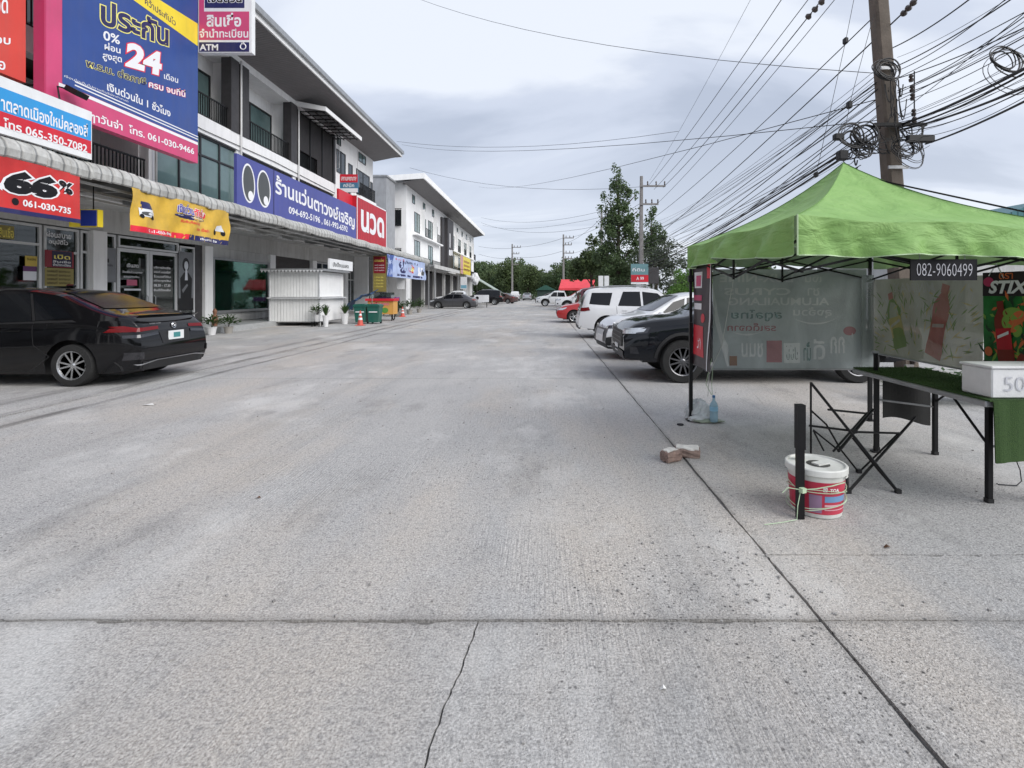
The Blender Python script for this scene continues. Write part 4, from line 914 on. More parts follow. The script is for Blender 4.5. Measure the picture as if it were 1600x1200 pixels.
# ---------------- vehicles ----------------
def paint(name, rgb, metal=.2, rough=.25):
    dk = max(rgb) < .05
    return M(name, rgb, .06 if dk else rough, 0 if dk else metal, var=.04, scale=1, coat=0 if dk else .7, spec=.42 if dk else .5)
CP_BLACK = paint('black car paint', (.006, .006, .007), .3, .2); CP_BLUEBLACK = paint('dark blue black paint', (.008, .009, .012), .3, .2); CP_WHITE = paint('white car paint', (.70, .71, .72), 0, .3)
CP_GREY = paint('dark grey car paint', (.085, .085, .09), .5, .3); CP_RED = paint('red car paint', (.42, .02, .02), .1, .3); CP_MAR = paint('maroon car paint', (.09, .012, .02), .2, .3); CP_BRN = paint('brown car paint', (.10, .055, .05), .3, .3); CP_SIL = paint('silver car paint', (.38, .39, .40), .6, .3)
CGL = M('tinted car glass', (.006, .007, .009), .04, var=0, spec=.36); TRIM = M('black plastic trim', (.014, .014, .015), .5, var=.1); TYRE = M('tyre rubber', (.018, .018, .018), .85, var=.2, scale=9, bump=.2)
RIMS = M('machined alloy', (.50, .51, .52), .3, .85, var=.05); RIMG = M('dark machined alloy', (.16, .16, .17), .3, .8, var=.05); RIMD = M('dark alloy', (.03, .03, .032), .35, .5, var=.05); CHR = M('chrome', (.65, .66, .68), .12, 1, var=0)
LAMPR = M('red lamp glass', (.15, .003, .005), .12, var=0, spec=.35); LAMPW = M('clear lamp glass', (.55, .58, .62), .08, .3, var=0, coat=1); LAMPD = M('dark lamp housing', (.03, .03, .035), .1, .4, var=0, coat=1); PLATE = M('number plate', (.72, .74, .74), .4, var=.03)
def ip(pts, x):
    if x <= pts[0][0]: return pts[0][1]
    for (a, b), (c, d) in zip(pts, pts[1:]):
        if x <= c: t = (x-a)/(c-a); return b+(d-b)*t
    return pts[-1][1]
def sm(pts, x, h=.09): return sum(ip(pts, x+h*k)*w for k, w in ((-2, .1), (-1, .22), (0, .36), (1, .22), (2, .1)))
class Car:
    def __init__(s, L, W, top, belt, sill=.22, wb=(-1.3, 1.35), wr=.31, tum=.42, taper=(.16, .20), arch=None):
        s.L = L; s.W = W; s.top = top; s.belt = belt; s.sill = sill; s.wb = wb; s.wr = wr; s.tum = tum; s.taper = taper; s.ar = arch or wr+.065; s.nose = [(0, .16), (.22, .10), (.42, .0), (.62, .02), (.8, .09), (1.1, .22), (2, .25)]
    def hw(s, x):
        h = s.L/2; t = max(0, (abs(x)/h-.55)/.45); k = s.taper[1] if x > 0 else s.taper[0]
        return s.W/2*(1-k*t**2.6)
    def sh(s, x, z):
        """slide the ends back so that bumpers bulge and the nose leans"""
        h = s.L/2; t = max(0, (abs(x)/h-.72)/.28); e = ip(s.nose, z)*(1 if x > 0 else .55)
        return x - math.copysign(t*t*e, x)
    def zt(s, x): return sm(s.top, x, .05)
    def zb(s, x): return min(sm(s.belt, x), s.zt(x)-.045)
    def zl(s, x):
        z = s.sill+.06*max(0, (abs(x)/(s.L/2)-.8)/.2)
        for w in s.wb:
            d = abs(x-w)
            if d < s.ar: z = max(z, s.wr+math.sqrt(s.ar**2-d*d))
        return z
    def ylow(s, x, z):
        zb = s.zb(x); t = min(1, max(0, (z-s.sill)/(zb-s.sill)))
        return s.hw(x)*ip([(0, .955), (.12, .98), (.35, .995), (.6, 1.0), (.8, .985), (.93, .965), (1, .94)], t)
    def yside(s, x, z):
        zb = s.zb(x)
        if z <= zb: return s.ylow(x, z)
        return s.hw(x)*.94-.012-s.tum*(z-zb)
    def redge(s, x):
        zt = s.zt(x); zb = s.zb(x); zr = max(zb+.002, zt-.055); return s.yside(x, zr+.0001), zr
    def ztop(s, x, y):
        ye, zr = s.redge(x); zt = s.zt(x); y = abs(y); yi = max(.02, ye-.10)
        if y < yi: return zt-.018*(y/yi)**2
        t = min(1, (y-yi)/(ye-yi)); return (zt-.018)+(zr-(zt-.018))*t**1.6
    def body(s, mat, root):
        mb = MB(); h = s.L/2; xs = set(-h+s.L*i/110 for i in range(111))
        for w in s.wb:
            for d in (-s.ar-.002, -s.ar+.002, -s.ar+.012, s.ar-.012, s.ar-.002, s.ar+.002): xs.add(w+d)
        xs = sorted(x for x in xs if -h <= x <= h); rows = []
        for x in xs:
            zl = s.zl(x); zb = s.zb(x); ye, zr = s.redge(x); r = []
            for i in range(9): z = zl+(zb-zl)*i/8; r.append((s.sh(x, z), s.ylow(x, z), z))
            y1 = s.yside(x, zb+.0001)
            for i in (.0, .33, .66, 1): z = zb+.0005+(zr-zb)*i; y = y1+(ye-y1)*i; r.append((s.sh(x, z), y, z))
            yi = max(.02, ye-.10)
            for t in (.75, .5, .25, 0): y = yi+(ye-yi)*t; z = s.ztop(x, y); r.append((s.sh(x, z), y, z))
            for t in (.66, .33, 0): y = yi*t; z = s.ztop(x, y); r.append((s.sh(x, z), y, z))
            rows.append(r)
        n = len(rows[0])
        for sg in (1, -1):
            vs = [(p[0], p[1]*sg, p[2]) for r in rows for p in r]; fs = []
            for i in range(len(rows)-1):
                for j in range(n-1):
                    a = i*n+j; q = (a, a+n, a+n+1, a+1); fs.append(q if sg > 0 else q[::-1])
            mb.add(vs, fs)
        for r, fl in ((rows[0], 1), (rows[-1], 0)):
            zs = r[:9]; k = n
            for j in range(n-1):
                q = [(r[j][0], r[j][1], r[j][2]), (r[j+1][0], r[j+1][1], r[j+1][2]), (r[j+1][0], -r[j+1][1], r[j+1][2]), (r[j][0], -r[j][1], r[j][2])]
                mb.add(q, [(0, 1, 2, 3) if not fl else (3, 2, 1, 0)])
        o = mb.build('body', mat, root)
        import bmesh
        bm = bmesh.new(); bm.from_mesh(o.data); bmesh.ops.remove_doubles(bm, verts=bm.verts, dist=.0006); bmesh.ops.recalc_face_normals(bm, faces=bm.faces); bm.to_mesh(o.data); bm.free()
        autosmooth(o, 38); s.root = root
        part('underbody', TRIM, root, lambda m: m.box((-h+.35, -s.W/2+.20, s.sill-.03), (h-.35, s.W/2-.20, max(.7, s.wr*2+.08))))
        return o
    def side(s, name, mat, quad, d=.006, both=True, parent=None, n=(10, 5)):
        """quad: 4 (x,z) corners bl, br, tr, tl laid on the flank"""
        for sg in ((1, -1) if both else (both,)) if both is True else (both,):
            def fn(a, b):
                x = (quad[0][0]*(1-a)+quad[1][0]*a)*(1-b)+(quad[3][0]*(1-a)+quad[2][0]*a)*b; z = (quad[0][1]*(1-a)+quad[1][1]*a)*(1-b)+(quad[3][1]*(1-a)+quad[2][1]*a)*b
                return (s.sh(x, z), sg*(s.yside(x, z)+d), z)
            mb = MB(); mb.grid(fn, n[0], n[1], flip=sg > 0); o = mb.build(name, mat, parent or s.root, smooth=True)
        return o
    def topq(s, name, mat, xb, yb, xt, yt, d=.008, n=(8, 10), curve=.06):
        def fn(a, b):
            u = 2*a-1; y = (yb+(yt-yb)*b)*u; x = xb+(xt-xb)*b; k = math.copysign(1, xb)
            x -= k*curve*u*u*(1-b*.5)
            z = s.ztop(x, y)+d; return (s.sh(x, z)+math.copysign(d, xb), y, z)
        mb = MB(); mb.grid(fn, n[0], n[1], flip=xb < 0 if False else xb > 0); return mb.build(name, mat, s.root, smooth=True)
    def end(s, name, mat, sg, pts, d=.008, parent=None):
        """pts: (y,z) polygon on the front (sg=1) or rear (sg=-1) face, wrapped on its curve"""
        h = s.L/2
        def X(y, z):
            lo, hi = h*.6, h
            if abs(y) <= s.hw(h)*.93: return s.sh(sg*h, z)+sg*d
            for _ in range(18):
                m = (lo+hi)/2
                if s.yside(sg*m, z)+.004 > abs(y): lo = m
                else: hi = m
            return s.sh(sg*lo, z)+sg*d
        mb = MB(); a, b, c, e = pts
        def fn(i, j):
            y = (a[0]*(1-i)+b[0]*i)*(1-j)+(e[0]*(1-i)+c[0]*i)*j; z = (a[1]*(1-i)+b[1]*i)*(1-j)+(e[1]*(1-i)+c[1]*i)*j; return (X(y, z), y, z)
        mb.grid(fn, 12, 4, flip=sg > 0); mb.grid(fn, 12, 4, flip=sg < 0) if False else None
        return mb.build(name, mat, parent or s.root, smooth=True)
    def wheels(s, spokes=5, style='two', rimm=RIMS, rr=None, dark=RIMD):
        r = s.wr; rr = rr or r*.68; w = .105
        for x in s.wb:
            for sg in (1, -1):
                y = sg*(s.W/2-.13)
                Mx = Matrix.Translation((x, y, r)) @ Matrix.Rotation(-sg*math.pi/2, 4, 'X')
                mb = MB(); mb.lathe([(rr*.96, -w), (r*.93, -w), (r*.985, -w*.8), (r, -w*.5), (r, w*.5), (r*.985, w*.8), (r*.94, w), (rr*1.03, w+.004), (rr*.98, w-.01), (rr*.93, w-.035)], m=Mx, n=36)
                wh = mb.build('wheel', TYRE, s.root, smooth=True); autosmooth(wh, 40)
                mb = MB(); mb.lathe([(0, w-.075), (rr*.9, w-.085), (rr*.92, w-.035)], m=Mx, n=28); mb.build('rim_barrel', dark, wh)
                mb = MB(); mb.lathe([(rr*.90, w-.03), (rr*.94, w-.008), (rr*1.0, w+.0), (rr*.985, w-.03)], m=Mx, n=36)
                mb.lathe([(rr*.2, w-.07), (rr*.19, w-.028), (rr*.1, w-.015), (0, w-.015)], m=Mx, n=16)
                for k in range(spokes):
                    a = 2*math.pi*k/spokes
                    for da in ((-.17, .17) if style == 'two' else (0,)):
                        hwid = rr*(.05 if style == 'two' else .12); Mk = Mx @ Matrix.Rotation(a+da*.3, 4, 'Z')
                        c0 = Vector((rr*.12, da*.1*rr, w-.03)); c1 = Vector((rr*.93, da*rr*1.1, w-.018)); dv = (c1-c0); pr = Vector((-dv.y, dv.x, 0)).normalized()*hwid
                        vs = [c0-pr*1.2, c1-pr, c1+pr, c0+pr*1.2]; vs += [v-Vector((0, 0, .022)) for v in vs]
                        mb.add([Mk @ v for v in vs], [(0,1,2,3),(7,6,5,4),(0,4,5,1),(1,5,6,2),(2,6,7,3),(3,7,4,0)])
                mb.build('rim', rimm, wh)
    def seam(s, pts, w=.006, sides=True):
        for sg in (1, -1):
            mb = MB()
            for (xa, za), (xb, zb) in zip(pts, pts[1:]):
                n = max(1, int(math.hypot(xb-xa, zb-za)/.06)); dx, dz = xb-xa, zb-za; l = math.hypot(dx, dz); nx, nz = -dz/l*w, dx/l*w
                def fn(a, b):
                    x = xa+dx*a+nx*(b-.5)*2; z = za+dz*a+nz*(b-.5)*2; return (s.sh(x, z), sg*(s.yside(x, z)+.0025), z)
                mb.grid(fn, n, 1, flip=sg > 0)
            mb.build('door_seam', TRIM, s.root)
    def mirror(s, x, z, mat):
        for sg in (1, -1):
            y = sg*(s.yside(x, z)+.10); mb = MB(); mb.bevbox((x-.07, y-.10, z-.02), (x+.07, y+.10, z+.12), .035); o = mb.build('wing_mirror', mat, s.root); autosmooth(o, 60)
    def handle(s, x, z, mat):
        for sg in (1, -1):
            y = sg*(s.yside(x, z)+.012); mb = MB(); mb.bevbox((x-.09, y-.014, z-.013), (x+.09, y+.014, z+.013), .008); mb.build('door_handle', mat, s.root)
def plate(c, sg, z, text, w=.34):
    x = c.sh(sg*c.L/2, z)+sg*.02; pr = c.root
    pn = Panel(pr, (x, sg*w/2, z-.06) if sg > 0 else (x, w/2, z-.06), (0, 1, 0) if sg > 0 else (0, -1, 0), (0, 0, 1), w, .14)
    if sg > 0: pn = Panel(pr, (x, -w/2, z-.06), (0, 1, 0), (0, 0, 1), w, .14)
    ob = pn.base('number_plate', PLATE, .012)
    if text: pn.rect(w*.3, .03, w*.75, .11, M('teal plate mark', (.05, .22, .22), .5), 1, 'plate_mark')
def place(root, x, y, rz, s=1.0): root.location = (x, y, 0); root.rotation_euler = (0, 0, rz); root.scale = (s, s, s)

# --- black fastback sedan, rear towards the road ---
r = thing('parked_sedan', 'glossy black sedan parked nose in to the shops with red tail lamps', 'car')
c = Car(4.42, 1.74, [(-2.21, .84), (-2.16, .99), (-2.05, 1.045), (-1.75, 1.09), (-1.5, 1.16), (-.9, 1.40), (-.45, 1.465), (.1, 1.475), (.5, 1.43), (1.05, 1.13), (1.3, 1.02), (1.8, .93), (2.1, .82), (2.21, .60)],
        [(-2.21, .84), (-2.0, .98), (-1.3, .955), (0, .90), (1.2, .86), (2.2, .6)], .19, (-1.25, 1.37), .315)
c.body(CP_BLACK, r); c.wheels(5, 'two', RIMS)
c.side('side_window', CGL, [(-.62, .97), (.36, .93), (.22, 1.36), (-.42, 1.385)]); c.side('side_window', CGL, [(.42, .93), (1.02, .90), (.62, 1.28), (.28, 1.36)]); c.side('quarter_window', CGL, [(-1.22, 1.02), (-.68, .975), (-.47, 1.375), (-.86, 1.27)])
c.side('window_trim', TRIM, [(-1.3, .955), (1.1, .885), (1.04, .905), (-1.22, .985)], .004, n=(20, 1)); c.side('door_pillar', TRIM, [(-.675, .975), (-.63, .975), (-.425, 1.38), (-.465, 1.378)], .007)
c.topq('rear_window', M('smoked rear glass', (.006, .007, .009), .16, var=0, spec=.22), -1.56, .56, -.72, .46); c.topq('windscreen', CGL, 1.1, .62, .42, .48)
c.seam([(-.95, .45), (-.72, .62), (-.66, .96)]); c.seam([(.38, .25), (.39, .92)]); c.seam([(-.66, .24), (-.95, .45)]); c.seam([(1.18, .3), (1.12, .88)]); c.seam([(-.6, .235), (1.1, .235)], .004)
c.handle(-.42, .83, CP_BLACK); c.handle(.62, .80, CP_BLACK); c.mirror(.98, .92, CP_BLACK)
c.side('tail_lamp', LAMPR, [(-1.78, .885), (-2.17, .80), (-2.19, .86), (-2.0, .895)], .010, n=(8, 3)); c.end('tail_lamp', LAMPR, -1, [(-.84, .80), (-.34, .825), (-.34, .875), (-.82, .86)]); c.end('tail_lamp', LAMPR, -1, [(.34, .825), (.84, .80), (.82, .86), (.34, .875)])
c.end('lamp_strip', LAMPD, -1, [(-.80, .71), (-.36, .745), (-.36, .795), (-.80, .755)], .012); c.end('lamp_strip', LAMPD, -1, [(.36, .745), (.80, .71), (.80, .755), (.36, .795)], .012)
c.end('plate_recess', TRIM, -1, [(-.30, .60), (.30, .60), (.34, .79), (-.34, .79)], .006); plate(c, -1, .70, '5กษ 6874')
c.end('lower_bumper', TRIM, -1, [(-.78, .22), (.78, .22), (.82, .36), (-.82, .36)], .012); c.end('chrome_strip', CHR, -1, [(-.74, .30), (-.42, .345), (-.42, .362), (-.76, .318)], .020); c.end('chrome_strip', CHR, -1, [(.42, .345), (.74, .30), (.76, .318), (.42, .362)], .020); c.end('chrome_strip', CHR, -1, [(-.42, .345), (.42, .345), (.42, .360), (-.42, .360)], .020)
c.end('reflector', LAMPD, -1, [(-.80, .38), (-.70, .40), (-.70, .50), (-.80, .50)], .014); c.end('reflector', LAMPD, -1, [(.70, .40), (.80, .38), (.80, .50), (.70, .50)], .014)
mb = MB(); mb.torus((c.sh(-2.21, .86)-.012, 0, .865), .045, .007, Matrix.Rotation(math.pi/2, 3, 'Y'), 20, 5); mb.torus((c.sh(-2.21, .86)-.012, 0, .872), .025, .005, Matrix.Rotation(math.pi/2, 3, 'Y'), 16, 4); mb.build('badge', CHR, r)
pn = Panel(r, (c.sh(-2.21, .9)-.016, .52, .905), (0, -1, 0), (0, 0, 1), .3, .04); pn.text('YARIS ATIV', 0, 0, .022, CHR, 1, width=.24, bold=.02)
mb = MB(); mb.grid(lambda a, b: (-2.12-.05*b+.06*(2*a-1)**2, (2*a-1)*.66, 1.015+.035*b), 12, 2); mb.grid(lambda a, b: (-2.12-.05*b+.06*(2*a-1)**2-.0, (2*a-1)*.66, 1.005+.035*b), 12, 2, True); mb.build('boot_spoiler', CP_BLACK, r)
mb = MB(); mb.bevbox((-.55, -.03, 1.475), (-.40, .03, 1.53), .02); mb.build('roof_antenna', CP_BLACK, r)
place(r, -8.84, 9.02, math.pi, 1.075)

# --- pickup in the foreground row, nose towards the road ---
def pickup(label, mat, name='pickup_truck', rim=RIMS, cat='pickup'):
    r = thing(name, label, cat)
    c = Car(5.28, 1.88, [(-2.64, .98), (-2.60, 1.06), (-2.5, 1.08), (-.88, 1.10), (-.80, 1.18), (-.72, 1.62), (-.5, 1.76), (0, 1.80), (.5, 1.76), (1.25, 1.29), (1.5, 1.20), (2.2, 1.13), (2.5, 1.06), (2.6, .98), (2.64, .8)],
            [(-2.64, 1.03), (-.8, 1.05), (1.2, 1.08), (2.5, .95), (2.64, .7)], .38, (-1.52, 1.60), .385,   .30, (.04, .10), .47)
    c.nose = [(0, .1), (.38, .05), (.5, .0), (.8, .0), (.95, .03), (1.1, .12), (2, .14)]
    c.body(mat, r); c.wheels(6, 'two', rim, .385*.66)
    c.side('side_window', CGL, [(-.66, 1.10), (.22, 1.10), (.16, 1.60), (-.60, 1.58)]); c.side('side_window', CGL, [(.28, 1.10), (1.12, 1.12), (.62, 1.60), (.22, 1.60)])
    c.topq('windscreen', CGL, 1.28, .68, .60, .58); c.mirror(1.02, 1.12, mat); c.handle(-.45, .98, mat); c.handle(.45, .98, mat)
    c.seam([(.25, .42), (.25, 1.08)]); c.seam([(-.74, .42), (-.74, 1.04)]); c.seam([(1.08, .42), (1.14, 1.08)])
    box('bed_liner', TRIM, r, (-2.5, -.76, 1.085), (-.92, .76, 1.125))
    c.side('wheel_arch_trim', TRIM, [(1.60-.50, .44), (1.60-.46, .44), (1.60-.30, .90), (1.60-.34, .93)], .02, n=(2, 4)); 
    def arch(m, wx, sg):
        def fn(a, b):
            t = math.pi*(.04+.92*a); R_ = .47+.055*b; x = wx-R_*math.cos(t); z = .385+R_*math.sin(t); return (c.sh(x, z), sg*(c.yside(x, min(z, c.zb(x)))+.016-.03*0), z)
        m.grid(fn, 18, 1, flip=sg > 0)
    for wx in c.wb:
        for sg in (1, -1): part('arch_trim', TRIM, r, lambda m: arch(m, wx, sg), smooth=True)
    c.end('grille', TRIM, 1, [(-.62, .62), (.62, .62), (.66, .92), (-.66, .92)], .012); [c.end('grille_bar', CHR if mat is CP_WHITE else RIMD, 1, [(-.56, z), (.56, z), (.56, z+.02), (-.56, z+.02)], .026) for z in (.70, .78, .86)]
    c.end('lower_bumper', TRIM, 1, [(-.80, .40), (.80, .40), (.82, .56), (-.82, .56)], .02)
    c.end('headlamp', LAMPW, 1, [(.60, .86), (.86, .88), (.84, .985), (.62, .94)], .012); c.end('headlamp', LAMPW, 1, [(-.86, .88), (-.60, .86), (-.62, .94), (-.84, .985)], .012)
    c.side('headlamp', LAMPW, [(2.30, .915), (2.54, .885), (2.52, .945), (2.25, .968)], .010, n=(8, 3)); c.side('headlamp_surround', LAMPD, [(2.24, .89), (2.57, .86), (2.55, .965), (2.18, .99)], .006, n=(8, 3))
    c.side('fog_lamp', LAMPD, [(2.38, .52), (2.54, .52), (2.54, .64), (2.42, .64)], .01, n=(4, 3))
    c.end('tailgate_lamp', LAMPR, -1, [(.80, .72), (.90, .72), (.90, 1.0), (.80, 1.0)], .01); c.end('tailgate_lamp', LAMPR, -1, [(-.90, .72), (-.80, .72), (-.80, 1.0), (-.90, 1.0)], .01)
    c.end('tailgate', mat, -1, [(-.78, .60), (.78, .60), (.78, 1.02), (-.78, 1.02)], .012); c.end('rear_bumper', CHR if mat is CP_WHITE else TRIM, -1, [(-.88, .42), (.88, .42), (.88, .56), (-.88, .56)], .05)
    return r, c
r, c = pickup('black pickup with dark alloy wheels parked nose out behind the green tent', CP_BLUEBLACK, rim=RIMG)
plate(c, 1, .56, None)
part('side_step', TRIM, r, lambda m: m.bevbox((-.9, .91, .34), (1.05, 1.03, .40), .02))
part('side_step', TRIM, r, lambda m: m.bevbox((-.9, -.97-.06, .34), (1.05, -.97+.06, .40), .02))
# bright cut faces on the dark rims
for o_ in [o for o in r.children if o.name.startswith('wheel') and 'arch' not in o.name]:
    for ch in o_.children:
        if ch.name.startswith('rim') and 'barrel' not in ch.name: ch.scale = (1, 1, 1)
place(r, 1.33+2.64*.93, 8.42+.94*.93, math.pi, .93)

# --- white crossover nosing out beyond the pickup ---
r = thing('parked_crossover', 'white crossover nosing out between the black pickup and the white wagon', 'car')
c = Car(4.46, 1.82, [(-2.23, 1.0), (-2.15, 1.15), (-1.9, 1.42), (-1.5, 1.56), (-.9, 1.62), (0, 1.62), (.4, 1.55), (1.0, 1.22), (1.2, 1.12), (1.8, 1.03), (2.1, .93), (2.23, .75)], [(-2.23, 1.0), (-1.8, 1.08), (0, 1.0), (1.2, .97), (2.2, .75)], .26, (-1.3, 1.34), .345)
c.body(CP_WHITE, r); c.wheels(5, 'two', RIMS); c.side('side_window', CGL, [(-.6, 1.06), (.3, 1.03), (.2, 1.48), (-.5, 1.52)]); c.side('side_window', CGL, [(.36, 1.03), (1.02, 1.0), (.56, 1.38), (.26, 1.47)]); c.side('quarter_window', CGL, [(-1.5, 1.14), (-.66, 1.07), (-.56, 1.52), (-1.3, 1.44)])
c.topq('windscreen', CGL, 1.12, .68, .40, .54); c.topq('rear_window', CGL, -2.1, .6, -1.7, .5, curve=.02); c.mirror(.94, 1.02, CP_WHITE); c.handle(-.4, .92, CP_WHITE); c.handle(.6, .90, CP_WHITE)
c.seam([(.33, .3), (.33, 1.02)]); c.seam([(-.64, .3), (-.66, 1.06)]); c.seam([(1.1, .34), (1.08, .98)])
c.end('grille', M('satin mesh grille', (.10, .10, .105), .4, .3, var=.3, scale=60), 1, [(-.60, .42), (.60, .42), (.66, .74), (-.66, .74)], .012); c.end('lower_bumper', TRIM, 1, [(-.78, .26), (.78, .26), (.72, .38), (-.72, .38)], .016)
c.end('headlamp', LAMPD, 1, [(.44, .74), (.80, .76), (.80, .84), (.46, .80)], .014); c.end('headlamp', LAMPD, 1, [(-.80, .76), (-.44, .74), (-.46, .80), (-.80, .84)], .014); c.side('headlamp', LAMPD, [(1.8, .80), (2.14, .76), (2.12, .83), (1.75, .87)], .010, n=(8, 3))
c.end('bumper_corner', TRIM, 1, [(.66, .34), (.86, .36), (.86, .60), (.70, .52)], .014); c.end('bumper_corner', TRIM, 1, [(-.86, .36), (-.66, .34), (-.70, .52), (-.86, .60)], .014); c.end('front_panel', CP_WHITE, 1, [(-.40, .40), (.40, .40), (.40, .70), (-.40, .70)], .024)
plate(c, 1, .5, None)
mb = MB(); mb.torus((c.sh(2.23, .78)+.014, 0, .775), .05, .008, Matrix.Rotation(math.pi/2, 3, 'Y'), 18, 4); mb.build('badge', CHR, r)
for wx in c.wb:
    for sg in (1, -1):
        def fn(a, b):
            t = math.pi*(.04+.92*a); R_ = c.ar+.05*b; x = wx-R_*math.cos(t); z = c.wr+R_*math.sin(t); return (c.sh(x, z), sg*(c.yside(x, min(z, c.zb(x)))+.008), z)
        part('arch_trim', TRIM, r, lambda m: m.grid(fn, 18, 1, flip=sg > 0), smooth=True)
place(r, 1.30+2.23*.93, 12.25, math.pi+.10, .93)

# --- white seven seat wagon, rear to the road ---
def wagon(label, mat, name='parked_wagon'):
    r = thing(name, label, 'car')
    c = Car(4.75, 1.86, [(-2.375, .95), (-2.34, 1.2), (-2.22, 1.5), (-2.02, 1.74), (-1.7, 1.80), (-.6, 1.84), (.2, 1.80), (.5, 1.72), (1.05, 1.26), (1.3, 1.16), (2.0, 1.06), (2.3, .92), (2.375, .7)], [(-2.375, .95), (-2.2, 1.16), (0, 1.10), (1.2, 1.06), (2.2, .85), (2.375, .7)], .34, (-1.38, 1.37), .385, .34, (.12, .18), .45)
    c.body(mat, r); c.wheels(6, 'one', RIMS, .385*.64)
    c.side('side_window', CGL, [(-.98, 1.16), (-.16, 1.14), (-.18, 1.66), (-.78, 1.66)]); c.side('side_window', CGL, [(-.08, 1.14), (.98, 1.11), (.44, 1.60), (-.1, 1.66)]); c.side('quarter_window', CGL, [(-2.02, 1.22), (-1.28, 1.17), (-1.16, 1.62), (-1.9, 1.62)])
    c.topq('windscreen', CGL, 1.14, .68, .52, .58); c.end('rear_window', CGL, -1, [(-.62, 1.2), (.62, 1.2), (.52, 1.60), (-.52, 1.60)], .02); c.mirror(.92, 1.14, mat); c.handle(-.75, 1.0, mat); c.handle(.3, .98, mat)
    c.seam([(-.12, .4), (-.12, 1.12)]); c.seam([(-1.0, .55), (-1.04, 1.15)]); c.seam([(1.0, .4), (1.04, 1.08)])
    c.side('tail_lamp', LAMPR, [(-1.98, 1.0), (-2.30, .96), (-2.30, 1.08), (-2.05, 1.12)], .012, n=(6, 3)); c.end('tail_lamp', LAMPR, -1, [(.52, .98), (.86, .97), (.84, 1.1), (.55, 1.07)], .02); c.end('tail_lamp', LAMPR, -1, [(-.86, .97), (-.52, .98), (-.55, 1.07), (-.84, 1.1)], .02)
    c.end('chrome_garnish', CHR, -1, [(-.5, 1.0), (.5, 1.0), (.5, 1.05), (-.5, 1.05)], .018); c.end('lower_bumper', TRIM, -1, [(-.8, .34), (.8, .34), (.84, .46), (-.84, .46)], .012); plate(c, -1, .84, None)
    c.end('headlamp', LAMPW, 1, [(.5, .78), (.84, .80), (.82, .9), (.52, .86)], .012); c.end('headlamp', LAMPW, 1, [(-.84, .80), (-.5, .78), (-.52, .86), (-.82, .9)], .012); c.end('grille', TRIM, 1, [(-.45, .6), (.45, .6), (.5, .86), (-.5, .86)], .012)
    part('roof_rail', GREYM, r, lambda m: m.tube([(-1.5, .66, 1.80), (-1.3, .67, 1.86), (0, .67, 1.87), (.2, .66, 1.81)], .018, 6)); part('roof_rail', GREYM, r, lambda m: m.tube([(-1.5, -.66, 1.80), (-1.3, -.67, 1.86), (0, -.67, 1.87), (.2, -.66, 1.81)], .018, 6))
    return r, c
r, c = wagon('white seven seat wagon parked with its rear to the road', CP_WHITE); place(r, 1.12+2.375*.92, 17.4, 0, .92)
wag = r
# --- generic small vehicles further away ---
def sedan(label, mat, name='parked_sedan'):
    r = thing(name, label, 'car')
    c = Car(4.5, 1.76, [(-2.25, .85), (-2.2, .98), (-2.0, 1.05), (-1.65, 1.08), (-1.0, 1.38), (-.5, 1.44), (.1, 1.44), (.5, 1.38), (1.1, 1.05), (1.4, .98), (2.0, .88), (2.25, .6)], [(-2.25, .85), (-1.5, .96), (1.2, .88), (2.25, .6)], .2, (-1.35, 1.35), .32)
    c.body(mat, r); c.wheels(5, 'one', RIMS); c.side('side_window', CGL, [(-1.1, .99), (-.05, .95), (-.12, 1.34), (-.75, 1.33)]); c.side('side_window', CGL, [(.0, .95), (1.0, .91), (.52, 1.30), (-.06, 1.34)])
    c.topq('windscreen', CGL, 1.12, .62, .5, .5); c.topq('rear_window', CGL, -1.6, .58, -1.02, .5); c.seam([(-.03, .25), (-.03, .94)]); c.seam([(-1.0, .5), (-1.1, .97)]); c.seam([(1.08, .3), (1.08, .88)]); c.mirror(.9, .93, mat)
    c.end('tail_lamp', LAMPR, -1, [(.42, .78), (.82, .77), (.80, .9), (.45, .9)]); c.end('tail_lamp', LAMPR, -1, [(-.82, .77), (-.42, .78), (-.45, .9), (-.80, .9)]); c.side('tail_lamp', LAMPR, [(-1.9, .8), (-2.15, .79), (-2.15, .88), (-1.95, .92)], .01, n=(5, 3)); c.side('headlamp', LAMPW, [(1.8, .72), (2.12, .66), (2.08, .75), (1.7, .82)], .01, n=(5, 3)); c.end('lower_bumper', TRIM, -1, [(-.75, .22), (.75, .22), (.78, .38), (-.78, .38)], .01)
    c.end('headlamp', LAMPW, 1, [(.44, .66), (.78, .67), (.76, .76), (.46, .74)], .012); c.end('headlamp', LAMPW, 1, [(-.78, .67), (-.44, .66), (-.46, .74), (-.76, .76)], .012); c.end('grille', TRIM, 1, [(-.4, .45), (.4, .45), (.42, .68), (-.42, .68)], .012)
    return r, c
r, c = sedan('red car with grey bonnet just beyond the white wagon', CP_RED); place(r, .62+2.25*.95, 26.0, math.pi, .95)
c.topq('bonnet_panel', CP_GREY, 2.12, .60, 1.2, .66, .006, curve=.02)
c.side('grey_flank', CP_GREY, [(.8, .62), (2.0, .62), (1.95, .80), (.8, .84)], .005)
r, c = wagon('maroon tall wagon showing its tail lamp behind the white wagon', CP_MAR); place(r, 1.7+2.375, 29.5, 0, .98)
r, c = sedan('dark grey hatchback standing side on before the far shophouse row', CP_GREY); place(r, -8.55, 48.6, math.pi, .98)
r, c = pickup('white pickup parked tail out just behind the dark grey hatchback', CP_WHITE); place(r, -8.9, 53.5, math.pi, .95)
wpick = r
